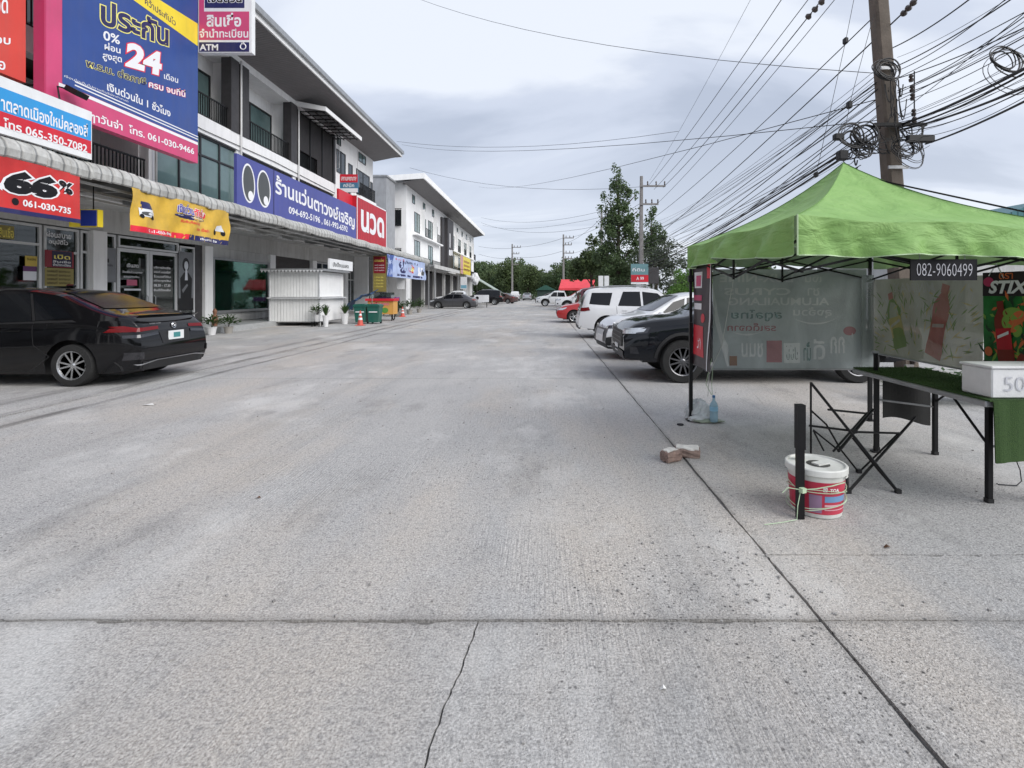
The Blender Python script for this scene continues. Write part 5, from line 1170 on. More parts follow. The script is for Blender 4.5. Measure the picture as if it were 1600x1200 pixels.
kk = thing('delivery_box', 'white box with a dark round mark standing by the dark grey hatchback', 'box', (-6.2, 51, 0)); box('box_body', PALE, kk, (-6.9, 50.6, .55), (-5.55, 51.6, 1.25)); part('round_mark', BTXT, kk, lambda m: m.lathe([(.16, 0), (.16, .01)], m=Matrix.Translation((-6.6, 50.595, .95)) @ Matrix.Rotation(math.pi/2, 4, 'X'), n=14)); [box('trolley_leg', BLACKM, kk, (x, 50.7, 0), (x+.06, 50.76, .55)) for x in (-6.8, -5.7)]
r, c = wagon('black tall wagon parked beyond the dark grey hatchback', CP_BLACK); place(r, -7.3, 62, math.pi, 1.0); blk = r
r, c = sedan('brown sedan half hidden past the black tall wagon', CP_BRN); place(r, -5.9, 70, math.pi*.9, 1.0); brn = r
r, c = pickup('white pickup facing the road nearest the red canopy', CP_WHITE); place(r, 1.0+2.5, 44.5, math.pi, .95)
dup(r, (1.6, 56, 0), math.pi*1.02, 'white pickup second in line beyond the red canopy', .95)
dup(wpick, (-5.2, 92, 0), math.pi/2, 'tiny white pickup far down the road before the trees', .95)
dup(brn, (-8.2, 84, 0), math.pi, 'brown sedan far off under the slanted sheet roof'); dup(blk, (-11.2, 96, 0), math.pi, 'black tall wagon farthest off on the left'); r2 = dup(brn, (1.0, 72, 0), math.pi*.98, 'sedan far off on the right before the dark green hut')
r, c = sedan('silver sedan far down the road, between the two lines of cars', CP_SIL); place(r, -3.2, 98, math.pi/2, 1.0)
# ---------------- green pop-up tent ----------------
TX0, TX1, TY0, TY1 = 1.70, 3.84, 3.40, 6.00
TG = canopymat(); HEM = M('pale hem tape', (.42, .55, .34), .6)
tent = thing('pop_up_tent', 'green pop-up tent with folding black frame on the right', 'tent', (2.77, 4.7, 0))
AP = Vector((2.75, 4.7, 2.69))
cor = {(0, 0): (TX0-.02, TY0, 2.015, 1.745), (1, 0): (TX1, TY0, 1.90, 1.66), (1, 1): (TX1, TY1, 2.03, 1.78), (0, 1): (TX0, TY1, 2.04, 1.78)}
sides = [((0, 0), (1, 0), 0), ((1, 0), (1, 1), 1), ((1, 1), (0, 1), 2), ((0, 1), (0, 0), 3)]
def edge(a, b, t, which=2, k=0):
    A, B = cor[a], cor[b]; z = A[which]*(1-t)+B[which]*t
    mid = 1-abs(2*t-1)
    sag = -.055*math.sin(math.pi*min(1, t*2))**2 - .055*math.sin(math.pi*max(0, t*2-1))**2
    z += (sag*.45+.01*mid) if which == 2 else (.05*mid**1.5 + .006*math.sin(t*23+k))
    return Vector((A[0]*(1-t)+B[0]*t, A[1]*(1-t)+B[1]*t, z))
def roof_pt(a, b, t, s, k):
    e = edge(a, b, t); p = AP.lerp(e, s); c = abs(2*t-1)
    sag = (.10+.05*(1-c))*math.sin(math.pi*s**.85)
    p.z -= sag; p.z += .012*math.sin(t*17+s*9+k)*(1-c)*s*(1-s)*3
    return p
NRM = [Vector((0, -1, 0)), Vector((1, 0, 0)), Vector((0, 1, 0)), Vector((-1, 0, 0))]
def val_pt(a, b, t, s, k):
    e = edge(a, b, t); f = edge(a, b, t, 3, k); p = e.lerp(f, s); c = 1-abs(2*t-1)
    n = NRM[k]; tri = abs(t-.5)
    fold = .045*math.cos(t*math.pi*6+k)*s + .028*math.sin(t*37+s*3+k*2)*s + .012*math.sin(t*71-s*5+k)*s + .11*max(0, 1-tri/(.05+.33*s))*s*(1-.35*s)*.9 - .015
    e1 = min(t, 1-t); fold *= min(1, e1/.04)
    return p + n*(fold+.02)
def canopy(m):
    for a, b, k in sides: m.grid(lambda i, j: roof_pt(a, b, i, j, k), 36, 16, flip=True)
    for a, b, k in sides: m.grid(lambda i, j: val_pt(a, b, i, j, k), 64, 8, flip=True)
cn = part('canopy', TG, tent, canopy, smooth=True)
import bmesh
bm = bmesh.new(); bm.from_mesh(cn.data); bmesh.ops.remove_doubles(bm, verts=bm.verts, dist=.002)
bmesh.ops.recalc_face_normals(bm, faces=bm.faces)
up = max(bm.faces, key=lambda f: f.calc_center_median().z)
if up.normal.z < 0: bmesh.ops.reverse_faces(bm, faces=bm.faces)
bm.to_mesh(cn.data); bm.free(); autosmooth(cn, 50)
def hem(m):
    for a, b, k in sides:
        m.grid(lambda i, j: val_pt(a, b, i, 1-.03*j, k)+NRM[k]*.004+Vector((0, 0, -.003)), 64, 1, flip=True)
part('hem_tape', HEM, cn, hem)
part('corner_seam', HEM, cn, lambda m: m.tube([val_pt((0, 0), (1, 0), 0, s/8, 0)+Vector((-.012, -.012, 0)) for s in range(9)], .006, 5))
part('ridge_seam', M('seam green', (.13, .25, .07), .7), cn, lambda m: [m.tube([roof_pt(a, b, 0, s/14, k)+Vector((0, 0, .003)) for s in range(15)], .004, 4) for a, b, k in sides])
for (x, y) in ((TX0+.02, TY1), (TX1-.02, TY1), (TX1-.02, TY0)):
    g = part('leg', BLACKM, tent, lambda m: (m.box((x-.019, y-.019, 0.01), (x+.019, y+.019, 1.15)), m.box((x-.014, y-.014, 1.152), (x+.014, y+.014, 1.96))))
    box('foot_plate', BLACKM, g, (x-.05, y-.05, 0.001), (x+.05, y+.05, .009)); box('leg_clamp', BLACKM, g, (x-.028, y-.028, 1.62), (x+.028, y+.028, 1.70))
g = part('leg', BLACKM, tent, lambda m: (m.box((TX0-.021, TY0-.021, .002), (TX0+.021, TY0+.021, .46)), m.box((TX0-.026, TY0-.026, .462), (TX0+.026, TY0+.026, .757))))
def bar(p, q, r=.011, n=4, name='truss_bar', mat=BLACKM, parent=tent): return part(name, mat, parent, lambda m: m.tube([p, q], r, n))
def side_truss(a, b, k):
    off = -NRM[k]*.05
    zt, zb = 1.88, 1.64
    pts = [Vector((cor[a][0]*(1-t)+cor[b][0]*t, cor[a][1]*(1-t)+cor[b][1]*t, 0))+off for t in (0.01, .25, .5, .75, .99)]
    V = lambda i, z, o=0: pts[i]+Vector((0, 0, z))+NRM[k]*o
    for i0, i1 in ((0, 2), (2, 4)):
        bar(V(i0, zt), V(i1, zb)); bar(V(i0, zb, -.02), V(i1, zt, -.02))
        if False: pass
    if k: bar(V(2, zb-.02), V(2, zt+.05), .012)
for a, b, k in sides: side_truss(a, b, k)
for s_, e_ in (((TX0, 4.7), 0), ((TX1, 4.7), 0), ((2.77, TY0), 0), ((2.77, TY1), 0)):
    bar((s_[0], s_[1], 1.86), (2.75, 4.7, 2.05)); bar((s_[0], s_[1], 1.66), (2.75, 4.7, 1.9))
part('centre_pole', BLACKM, tent, lambda m: m.tube([(2.75, 4.7, 1.85), (2.75, 4.7, 2.66)], .02, 8))
box('hub', BLACKM, tent, (2.69, 4.64, 1.84), (2.81, 4.76, 1.96))
for (x, y) in ((TX0+.02, TY1), (TX1-.02, TY1), (TX1-.02, TY0)): bar((x, y, 1.9), (2.75, 4.7, 2.60), .009, name='rafter')

# banners of the stall
GB_ = sheetmat('back of grey vinyl banner', (.44, .48, .49), .88, .42)
LT = lambda nm, c, a=.45: sheetmat(nm, c, a, .5)
G1 = LT('faint pale print', (.88, .92, .93), .6); G2 = LT('faint red print', (.50, .22, .24), .6); G3 = LT('faint teal print', (.15, .30, .29), .5); G4 = LT('faint orange print', (.40, .22, .14), .6)
def bshape(pn, m, k=2): pass
o = thing('back_banner', 'grey backside of a vinyl banner with mirrored print closing the far side of the tent', 'banner', (2.9, 5.97, .6))
p = FrontPanel(o, 5.95, 1.96, 3.74, .615, 1.77, lambda u, v: .012*math.sin(u*3.3+v)+.006*math.sin(u*9+v*4)); p.base('banner_cloth', GB_, .003)
p.w = 1.78
def mir(body, px0, px1, py0, py1, m=G1, **k):
    a = p.uv(px0, py1); b = p.uv(px1, py0); p.text(body, a[0], a[1], b[1]-a[1], m, 1, width=b[0]-a[0], mirror=True, **k)
mir('LUX-NINE', 1124, 1240, 428, 441, bold=.02); mir('CYRUS', 1131, 1236, 450, 461, bold=.02); mir('ALUMUAILANG', 1138, 1296, 465, 477, bold=.02)
mir('เงิน', 1258, 1284, 430, 441); mir('ชา', 1262, 1281, 450, 462)
def pr(kind, px0, px1, py0, py1, m, k=1):
    a = p.uv(px0, py1); b = p.uv(px1, py0)
    if kind == 'r': p.rect(a[0], a[1], b[0], b[1], m, k)
    else: p.ell((a[0]+b[0])/2, (a[1]+b[1])/2, (b[0]-a[0])/2, (b[1]-a[1])/2, m, k)
def arc(px0, px1, py0, dip, m, th=2.5):
    pts = []
    for i in range(13): t = i/12; pts.append(p.uv(px0+(px1-px0)*t, py0+dip*4*t*(1-t)))
    for i in range(12, -1, -1): t = i/12; pts.append(p.uv(px0+(px1-px0)*t, py0+(dip-th)*4*t*(1-t)))
    mb = MB(); n = 13; vs = [p.at(a, b, .004) for a, b in pts]; mb.add(vs, [(i, i+1, 25-i-1, 25-i) for i in range(12)]); mb.build('printed_arc', m, p.p)
arc(1240, 1308, 497, 10, G1); arc(1142, 1190, 518, 6, G1); mir('สตูลไทย', 1142, 1222, 484, 502, G3); mir('รสเด็ดจาก', 1136, 1212, 505, 517, G2); mir('ลุงอ้วน', 1240, 1300, 480, 497, G1)
pr('r', 1197, 1221, 532, 566, G2); pr('r', 1224, 1250, 536, 567, G1); mir('ปปป', 1228, 1247, 540, 562, G3); mir('ชนม', 1158, 1192, 536, 558, G1); mir('น้ำ', 1256, 1268, 534, 564, G3); mir('ดี', 1272, 1290, 530, 562, G1); mir('กก', 1298, 1320, 526, 552, G1); pr('e', 1318, 1338, 510, 524, G2); pr('r', 1139, 1151, 556, 571, G4)
for i, (a_, b_) in enumerate(((1112, 1122), (1128, 1136))):
    pts = [(1111+i*14, 434+i*80), (1118+i*14, 470+i*60), (1121+i*16, 490+i*50), (1133+i*4, 545+i*20), (1139, 572), (1135, 572), (1127, 545), (1116+i*14, 500+i*30), (1112+i*12, 465+i*50)]
    mb = MB(); mb.add([p.at(*p.uv(*q), .005) for q in pts], [tuple(range(len(pts)))]); mb.build('printed_ribbon', G1, o)
arc(1330, 1334, 540, -20, G1, -6)
# narrow pale strip between banner and corner
box('clear_flap', sheetmat('milky plastic flap', (.33, .37, .37), .5), o, (3.66, 5.90, .62), (3.80, 5.903, 1.70))
part('bottom_batten', GREYM, o, lambda m: m.tube([(1.96, 5.93, .61), (3.8, 5.93, .61)], .008, 6))
# narrow side banner at the far left leg
DRK = mt('near black vinyl', S(38, 24, 32), .4)
o = thing('side_banner', 'narrow black and red printed banner on the left face of the tent', 'banner', (1.74, 5.6, .65))
p = SidePanel(o, 1.735, WY(1112, 1.735), 5.98, .67, 1.80, wv(.012, .006, 1)); p.n = -p.n
def base2():
    mb = MB(); mb.grid(lambda a, b: p.at(a*p.w, b*p.h), 12, 8, True); mb.grid(lambda a, b: p.at(a*p.w, b*p.h, -.004), 12, 8); mb.build('banner_cloth', DRK, o, smooth=True)
base2()
W = p.w
def mtx(body, u0, u1, v0, v1, m): p.text(body, u0*W, v0, v1-v0, m, 1, width=(u1-u0)*W, mirror=True, bold=.02)
p.rect(.35*W, .12, .98*W, .46, RED, 1); p.rect(.5*W, .88, .9*W, 1.06, PALE, 1); p.rect(.55*W, .9, .8*W, 1.02, PINK, 2); p.rect(.05*W, .98, .28*W, 1.13, REDT, 1); p.rect(.5*W, .74, .95*W, .80, PINKD, 1); p.rect(.5*W, .64, .95*W, .71, PALE, 1); mtx('ชา', .5, .8, .2, .32, WTXT); p.ell(.4*W, .55, .12*W, .05, RED, 1)
part('white_edge', PALE, o, lambda m: m.grid(lambda a, b: p.at((.0+.02+.05*a)*W+(.10*W if b < .5 else .0)*(1-b*2 if b < .5 else 0), b*p.h, .006), 1, 10, True))
# clear printed sheet on the right face
CLR = sheetmat('clear plastic sheet', (.46, .46, .40), .72, .2)
o = thing('clear_sheet', 'see-through plastic sheet with faint bottle print on the right face of the tent', 'plastic sheet', (3.84, 5.2, .8))
p = Panel(o, (3.83, 5.98, .80), (0, -1, 0), (0, 0, 1), 1.53, .85, lambda u, v: .012*math.sin(u*5+v*3)+.006*math.sin(u*14-v*7)); p.base('sheet', CLR, .003)
F1 = LT('ghost red print', (.52, .17, .15), .6); F2 = LT('ghost green print', (.20, .30, .10), .65); F3 = LT('ghost yellow print', (.55, .46, .20), .65); F4 = LT('ghost white print', (.62, .62, .60), .5)
def bottle(p, cu, cv, h, rot, body, liquid, cap, lab, k=1):
    c_, s_ = math.cos(rot), math.sin(rot)
    def T_(pts): return [(cu+x*c_-y*s_, cv+x*s_+y*c_) for x, y in pts]
    w = h*.15
    p.poly(T_([(-w, -h/2), (w, -h/2), (w*1.05, -h*.38), (w*.8, -h*.1), (w, .1*h), (w*.95, .22*h), (w*.35, .38*h), (-w*.35, .38*h), (-w*.95, .22*h), (-w, .1*h), (-w*.8, -h*.1), (-w*1.05, -h*.38)]), body, k, 'printed_bottle')
    p.poly(T_([(-w*.4, .38*h), (w*.4, .38*h), (w*.4, .5*h), (-w*.4, .5*h)]), cap, k+1, 'printed_cap')
    p.poly(T_([(-w*.95, -.30*h), (w*.95, -.30*h), (w*.9, .05*h), (-w*.9, .05*h)]), liquid, k+1, 'printed_label')
    p.poly(T_([(-w*.7, -.12*h), (w*.7, -.05*h), (w*.7, .0), (-w*.7, -.07*h)]), lab, k+2, 'printed_label')
rr_ = random.Random(5)
for i in range(230):
    u, v = rr_.uniform(.05, 1.45), rr_.uniform(.03, .7); a_ = rr_.uniform(0, 3.1); l = rr_.uniform(.05, .16); w_ = .008
    if rr_.random() < .5: a_ = math.atan2(v-.0, u-.75)
    p.poly([(u, v), (u+l*.5*math.cos(a_)-w_*math.sin(a_), min(.84, v+l*.5*math.sin(a_)+w_*math.cos(a_))), (u+l*math.cos(a_), min(.84, v+l*math.sin(a_))), (u+l*.5*math.cos(a_)+w_*math.sin(a_), max(0.01, v+l*.5*math.sin(a_)-w_*math.cos(a_)))], rr_.choice((F2, F3, F4, F2)), 1, 'printed_leaf')
bottle(p, 1.02, .42, .74, -.28, F1, F1, F1, F4); bottle(p, .40, .40, .62, .30, F2, F3, F1, F4)
p.text('MINIMAX', .38, .70, .10, F4, 3, width=.62, mirror=True, shear=-.3)
part('bottom_hem', GREYM, o, lambda m: m.tube([(3.81, 5.98, .80), (3.81, 4.45, .80)], .009, 6))
# vivid green bottle banner
o = thing('drink_banner', 'vivid green banner with red drink bottles at the right edge of the photo', 'banner', (3.82, 3.9, .85))
p = Panel(o, (3.80, 4.42, .87), (0, -1, 0), (0, 0, 1), 1.0, .80, lambda u, v: .01*math.sin(u*6+v*2)); VG = M('green banner vinyl', S(30, 110, 45), .35, var=.5, scale=9)
p.base('banner_cloth', VG, .004); OR = mt('orange print', S(215, 110, 60)); LG = mt('lime print', S(130, 170, 70)); DG = mt('dark green print', S(20, 60, 30)); BRN = mt('brown red print', S(130, 40, 25))
p.rect(0, .60, 1, .80, DRK, 1); p.text('STIXX', .06, .62, .11, WTXT, 3, width=.44, bold=.04, shear=.3); p.text('ตรา', .16, .74, .05, OR, 3, width=.12); p.ell(.06, .72, .05, .04, PINKD, 2)
for i in range(150):
    u, v = rr_.uniform(.02, .95), rr_.uniform(.02, .56); a_ = rr_.uniform(0, 3.1); l = rr_.uniform(.05, .14); w_ = .014
    p.poly([(u, v), (u+l*.5*math.cos(a_)-w_*math.sin(a_), v+l*.5*math.sin(a_)+w_*math.cos(a_)), (u+l*math.cos(a_), v+l*math.sin(a_)), (u+l*.5*math.cos(a_)+w_*math.sin(a_), v+l*.5*math.sin(a_)-w_*math.cos(a_))], rr_.choice((LG, DG, DG, OR, VG)), 1, 'printed_leaf')
[p.ell(.28+.05*math.sin(q*2.1), .46-.035*q, .085-.012*q, .05, OR if q % 2 else LG, 2, q*.7) for q in range(5)]; bottle(p, .20, .31, .50, .12, BRN, mt('deep red print', S(190, 25, 40)), BRN, WTXT, 2); bottle(p, .48, .24, .46, -.5, BRN, DG, BRN, LG, 2); p.ell(.06, .13, .04, .04, OR, 3); p.rect(0, 0, 1, .05, DG, 2)
part('tie_cord', PALE, o, lambda m: m.tube([(3.79, 4.36, 1.64), (3.80, 4.30, 1.74), (3.79, 4.22, 1.62)], .006, 4))
# phone number board
o = thing('number_board', 'black board with a handwritten phone number hanging under the tent roof', 'sign', (2.65, 3.4, 1.6))
p = FrontPanel(o, 3.40, P(1423, 0, 3.40).x, P(1527, 0, 3.40).x, 1.5+19*3.4/800, 1.5+52*3.4/800); p.base('board', BTXT, .01)
CH = M('chalk', (.50, .50, .54), .8); p.txt('082-9060499', 1432, 411, 431, 1519, 432, CH, k=1, bold=-.014, res=2)
part('hanging_wire', GREYM, o, lambda m: [m.tube([(x, 3.405, 1.715), (x+.01, 3.44, 1.86)], .003, 4) for x in (2.5, 2.8)])
for i, (a_, b_, y_) in enumerate(((1396, 1424, 434), (1526, 1542, 421))):
    pass
# ---------------- table with turf cloth ----------------
TURF = turfmat()
t = thing('folding_table', 'folding table topped with green artificial turf under the tent', 'table', (3.35, 4.2, 0))
x0, x1, y0, y1 = 3.02, 3.66, 3.50, 5.02
box('tabletop', GREYM, t, (x0, y0, .715), (x1, y1, .755), .006)
tt = box('turf_cover', TURF, t, (x0+.012, y0-.02, .757), (x1+.01, y1, .768))
def tuft(m):
    for i in range(5200):
        x, y = R.uniform(x0+.012, x1), R.uniform(y0-.02, y1); a_ = R.uniform(0, 6.28); h = R.uniform(.008, .016); m.add([(x-.0015, y, .767), (x+.0015, y, .767), (x+.006*math.cos(a_), y+.006*math.sin(a_), .767+h)], [(0, 1, 2)])
part('turf_blades', TURF, tt, tuft, kind='stuff')
def drape(m):
    m.grid(lambda a, b: (x0+.03+.66*a, y0-.03-.018*math.sin(a*9+1)*(1-b)-.004*math.sin(a*31), .345+.42*b+.008*math.sin(a*7)*(1-b)), 24, 8)
    m.grid(lambda a, b: (x0+.03+.66*a, y0-.022-.018*math.sin(a*9+1)*(1-b), .345+.42*b+.008*math.sin(a*7)*(1-b)), 24, 8, True)
part('turf_cover', TURF, t, drape)
for x, y in ((3.17, 4.88), (3.18, 3.66), (3.62, 4.74), (3.60, 3.66)):
    l = part('leg', BLACKM, t, lambda m: m.box((x-.017, y-.017, .004), (x+.017, y+.017, .714))); box('rubber_foot', TRIM, l, (x-.021, y-.021, 0), (x+.021, y+.021, .03))
part('brace', BLACKM, t, lambda m: m.tube([(3.18, 3.68, .42), (3.16, 3.95, .69)], .01, 6)); part('brace', BLACKM, t, lambda m: m.tube([(3.62, 4.72, .50), (3.6, 4.45, .69)], .01, 6)); part('crossbar', GREYM, t, lambda m: m.tube([(3.17, 4.88, .48), (3.62, 4.74, .44)], .009, 6)); part('crossbar', GREYM, t, lambda m: m.tube([(3.18, 3.66, .40), (3.60, 3.66, .40)], .009, 6))
sp_ = thing('support_post', 'dark square post standing against the near corner of the clear plastic sheet', 'post', (3.12, 4.84, 0)); box('post', BLACKM, sp_, (3.105, 4.80, 0), (3.132, 4.827, .93)); box('post_foot', TRIM, sp_, (3.085, 4.785, 0), (3.15, 4.85, .012)); box('post_cap', GREYM, sp_, (3.095, 4.795, .93), (3.14, 4.84, .95))
# styrofoam box
STY = M('styrofoam', (.74, .745, .75), .75, var=.04, scale=20, bump=.25, bscale=120, dirt=.12)
o = thing('foam_box', 'white styrofoam box with faint writing standing on the turf table', 'box', (3.4, 3.65, .77))
box('box_body', STY, o, (3.08, 3.52, .772), (3.72, 3.78, .972), .008); box('box_lid', STY, o, (3.07, 3.51, .975), (3.73, 3.79, .992), .005)
FT = M('faded pen', (.55, .56, .60), .8); p = FrontPanel(o, 3.517, 3.08, 3.72, .772, .972); p.text('501', .08, .05, .10, FT, 1, width=.20, bold=-.005)
# dark cloth bag hanging behind the table
o = thing('black_cloth', 'black cloth panel hanging behind the far end of the turf table', 'cloth', (3.6, 5.05, .3))
part('cloth', M('black cloth', (.012, .012, .012), .9, var=.3, bump=.3, bscale=8), o, lambda m: (m.grid(lambda a, b: (3.35+.48*a, 5.06+.02*math.sin(a*7), .26+.46*b+.02*math.sin(a*5)*(1-b)-.06*a*(1-b)), 16, 6), m.grid(lambda a, b: (3.35+.48*a, 5.066+.02*math.sin(a*7), .26+.46*b+.02*math.sin(a*5)*(1-b)-.06*a*(1-b)), 16, 6, True)))
part('hanging_bar', BLACKM, o, lambda m: m.tube([(3.3, 5.06, .722), (3.9, 5.06, .722)], .008, 5))
# folding stand
o = thing('folding_stand', 'collapsed black folding chair frame beside the paint bucket', 'folding frame', (2.2, 3.95, 0))
fb = lambda pts, r=.009: part('frame_bar', BLACKM, o, lambda m: m.tube(pts, r, 6))
fb([P(1403, 768, 3.84), P(1267, 598, 4.02)], .0105); fb([P(1325, 769, 3.84), P(1430, 652, 4.35)], .0105); fb([P(1342, 738, 4.26), P(1314, 703, 4.2), P(1291, 663, 4.15), P(1268, 642, 4.1)], .008)
fb([P(1342, 738, 4.26), P(1404, 677, 4.3)], .008); fb([P(1267, 598, 4.02), P(1267, 722, 4.5)], .009); fb([P(1264, 665, 4.12), P(1330, 673, 4.05)]); fb([P(1337, 675, 4.05), P(1406, 677, 4.2)]); fb([P(1294, 640, 4.2), P(1363, 647, 4.5)])
fb([P(1310, 705, 4.1), P(1364, 640, 4.5)], .012); fb([P(1302, 705, 4.1), P(1355, 645, 4.4)]); fb([P(1325, 769, 3.84), P(1323, 736, 3.9)], .012); fb([P(1271, 672, 4.1), P(1312, 705, 4.12)], .007); fb([P(1271, 673, 4.1), P(1287, 704, 4.3)], .007)
fb([P(1332, 684, 4.05), P(1373, 735, 3.96), P(1403, 769, 3.85)], .0085); fb([P(1366, 725, 3.98), P(1342, 690, 4.1)], .007)
for q in ((1403, 769, 3.83), (1325, 769, 3.83), (1342, 738, 4.26)): c_ = P(*q); part('rubber_foot', TRIM, o, lambda m: m.cbox((c_.x, c_.y, .015), (.035, .035, .03)))
c_ = P(1333, 674, 4.05); part('pivot', BLACKM, o, lambda m: m.cbox(c_, (.06, .03, .03), .3))
# ---------------- paint bucket ----------------
PW = M('white bucket plastic', (.68, .69, .66), .45, var=.08, scale=6, dirt=.4); PR = M('bucket red label', S(192, 48, 76), .45, var=.15, dirt=.35)
bx, by = 1.88, 3.54
o = thing('paint_bucket', 'white and red paint bucket tied with string to the short black tube', 'bucket', (bx, by, 0))
part('bucket_body', PW, o, lambda m: m.lathe([(.148, 0), (.158, .004), (.177, .275), (.188, .281), (.188, .30), (.180, .305)], (bx, by, 0), 40), smooth=False)
for ch in o.children: autosmooth(ch, 30)
def lab(m, z0, z1, a0, a1, off=.0015):
    m.grid(lambda a, b: ((bx+(.158+.019*(z0+(z1-z0)*b)/.262+off)*math.cos(a0+(a1-a0)*a)), by+(.158+.019*(z0+(z1-z0)*b)/.262+off)*math.sin(a0+(a1-a0)*a), z0+(z1-z0)*b), 40, 3)
part('red_label', PR, o, lambda m: lab(m, .03, .245, -math.pi*1.0, math.pi*1.0), smooth=True)
part('blue_patch', mt('label blue', S(110, 150, 190), .4), o, lambda m: lab(m, .115, .155, -1.75, -.75, .003)); part('grey_patch', mt('label mauve', S(150, 120, 150), .4), o, lambda m: lab(m, .04, .16, -2.3, -1.85, .003)); part('pale_band', mt('label pink white', S(225, 180, 190), .4), o, lambda m: lab(m, .085, .098, -1.75, -.6, .003)); part('pale_band', mt('label pink white', S(225, 180, 190), .4), o, lambda m: lab(m, .06, .066, -1.75, -.6, .003))
class Cyl(Panel):
    def at(s, u, v, d=0): a_ = -2.0+u/.172; rr = .158+.019*(v+.03)/.262+.003+d; return Vector((bx+rr*math.cos(a_), by+rr*math.sin(a_), .03+v))
cp = Cyl(o, (0, 0, 0), (1, 0, 0), (0, 0, 1), 1, 1); cp.text('สี', .03, .155, .03, WTXT, 0, width=.03, bold=.03); cp.text('TOA', .075, .155, .022, WTXT, 0, width=.065, bold=.03)
part('lid', PW, o, lambda m: m.lathe([(.188, .285), (.196, .287), (.196, .322), (.190, .328), (.178, .328), (.175, .318), (0, .318)], (bx, by, 0), 40))
for ch in o.children:
    if ch.name.startswith('lid'): autosmooth(ch, 40)
part('lid_spout', M('dark lid opening', (.06, .06, .055), .6), o, lambda m: m.lathe([(.0, .3225), (.07, .3225), (.075, .320), (.07, .3185)], (bx+.01, by-.01, 0), 16))
part('spout_cap', PW, o, lambda m: m.cbox((bx+.02, by-.02, .327), (.10, .06, .010), .4)); part('handle', PW, o, lambda m: m.tube([(bx+.19*math.cos(a), by+.19*math.sin(a), .25-.02*math.sin(a*2)) for a in [-.9+.25*k for k in range(8)]], .005, 5))
bt = thing('small_bottle', 'tiny yellow topped bottle standing on the bucket lid against the black tube', 'bottle', (1.80, 3.62, .31)); part('bottle_body', M('yellow liquid', (.55, .55, .12), .3), bt, lambda m: m.lathe([(.022, .3185), (.022, .36), (.012, .375)], (1.80, 3.62, 0), 12)); part('bottle_neck', M('clear bottle neck', (.6, .63, .6), .2), bt, lambda m: m.lathe([(.02, .361), (.016, .39), (.007, .415), (.006, .435), (0, .435)], (1.80, 3.62, 0), 12))
STR = M('pale green raffia', (.45, .58, .40), .7)
o = thing('tie_string', 'pale green raffia string wound round the bucket and black tube', 'string', (1.8, 3.4, .2))
def ring(z, k, ph): return [(bx+(.184+.035*math.exp(-((a+2.45)**2)*6))*math.cos(a), by+(.184+.03*math.exp(-((a+2.45)**2)*6))*math.sin(a), z+k*math.sin(a+ph)) for a in [-math.pi+2*math.pi*i/28 for i in range(29)]]
for z, k, ph in ((.20, .02, 0), (.16, -.04, .5), (.10, .03, 1.2), (.07, .04, 2.0)): part('strand', STR, o, lambda m: m.tube(ring(z, k, ph), .0028, 4))
part('strand', STR, o, lambda m: m.tube([(1.70, 3.37, .20), (1.60, 3.36, .22), (1.56, 3.35, .19)], .003, 4)); part('strand', STR, o, lambda m: m.tube([(1.69, 3.37, .20), (1.665, 3.36, .10), (1.66, 3.36, .01), (1.55, 3.33, .005), (1.42, 3.30, .004)], .003, 4)); part('knot', STR, o, lambda m: m.cbox((1.70, 3.365, .20), (.035, .03, .03), .4)); part('strand', STR, o, lambda m: m.tube([(1.69, 3.37, .20), (1.78, 3.35, .215), (1.88, 3.345, .235), (1.98, 3.37, .25)], .004, 4))
# ---------------- things at the far left leg ----------------
BAG = sheetmat('thin white plastic bag', (.70, .72, .72), .80, .4)
def blob(m, c, rx, ry, rz, sd, n=20, k=12, flat=0):
    rd = random.Random(sd); ph = [rd.uniform(0, 6) for _ in range(6)]
    def fn(a, b):
        th = 2*math.pi*a; f = math.pi*(b-.5); r = 1+.10*math.sin(3*th+ph[0]+4*f)+.07*math.sin(7*th+ph[1]-3*f)+.05*math.sin(13*th+ph[2]+9*f)
        return (c[0]+rx*r*math.cos(th)*math.cos(f), c[1]+ry*r*math.sin(th)*math.cos(f), max(flat, c[2]+rz*r*math.sin(f)))
    m.grid(fn, n, k)
o = thing('plastic_bag', 'crumpled white plastic bag slumped at the foot of the far left tent leg', 'bag', (1.84, 5.95, 0))
part('bag_body', BAG, o, lambda m: blob(m, (1.83, 6.08, .09), .16, .12, .13, 3, 30, 16, .004)); part('bag_fold', BAG, o, lambda m: blob(m, (1.80, 5.93, .04), .13, .05, .035, 8, 24, 8, .003)); part('bag_fold', M('greenish bag water', (.28, .32, .24), .4), o, lambda m: blob(m, (1.90, 5.90, .02), .17, .05, .022, 9, 24, 8, .002))
BL = sheetmat('pale blue bottle', (.35, .55, .66), .75, .12)
o = thing('water_bottle', 'pale blue water bottle hanging on a string at the far left tent leg', 'bottle', (1.95, 5.85, .02))
part('bottle_body', BL, o, lambda m: m.lathe([(.03, .02), (.046, .03), (.046, .10), (.043, .11), (.046, .12), (.046, .2), (.04, .23), (.015, .27), (.015, .30)], (1.94, 5.85, 0), 16), smooth=True); part('cap', mt('bottle cap blue', S(70, 120, 170)), o, lambda m: m.lathe([(.017, .30), (.017, .325), (0, .325)], (1.94, 5.85, 0), 12)); part('label', mt('bottle label', S(140, 190, 215)), o, lambda m: m.lathe([(.047, .15), (.047, .20)], (1.94, 5.85, 0), 16)); 
o = thing('hanging_string', 'thin white string running from the tent edge down to the blue bottle', 'string', (2.0, 5.5, 1))
CW = M('white string', (.6, .62, .58), .7)
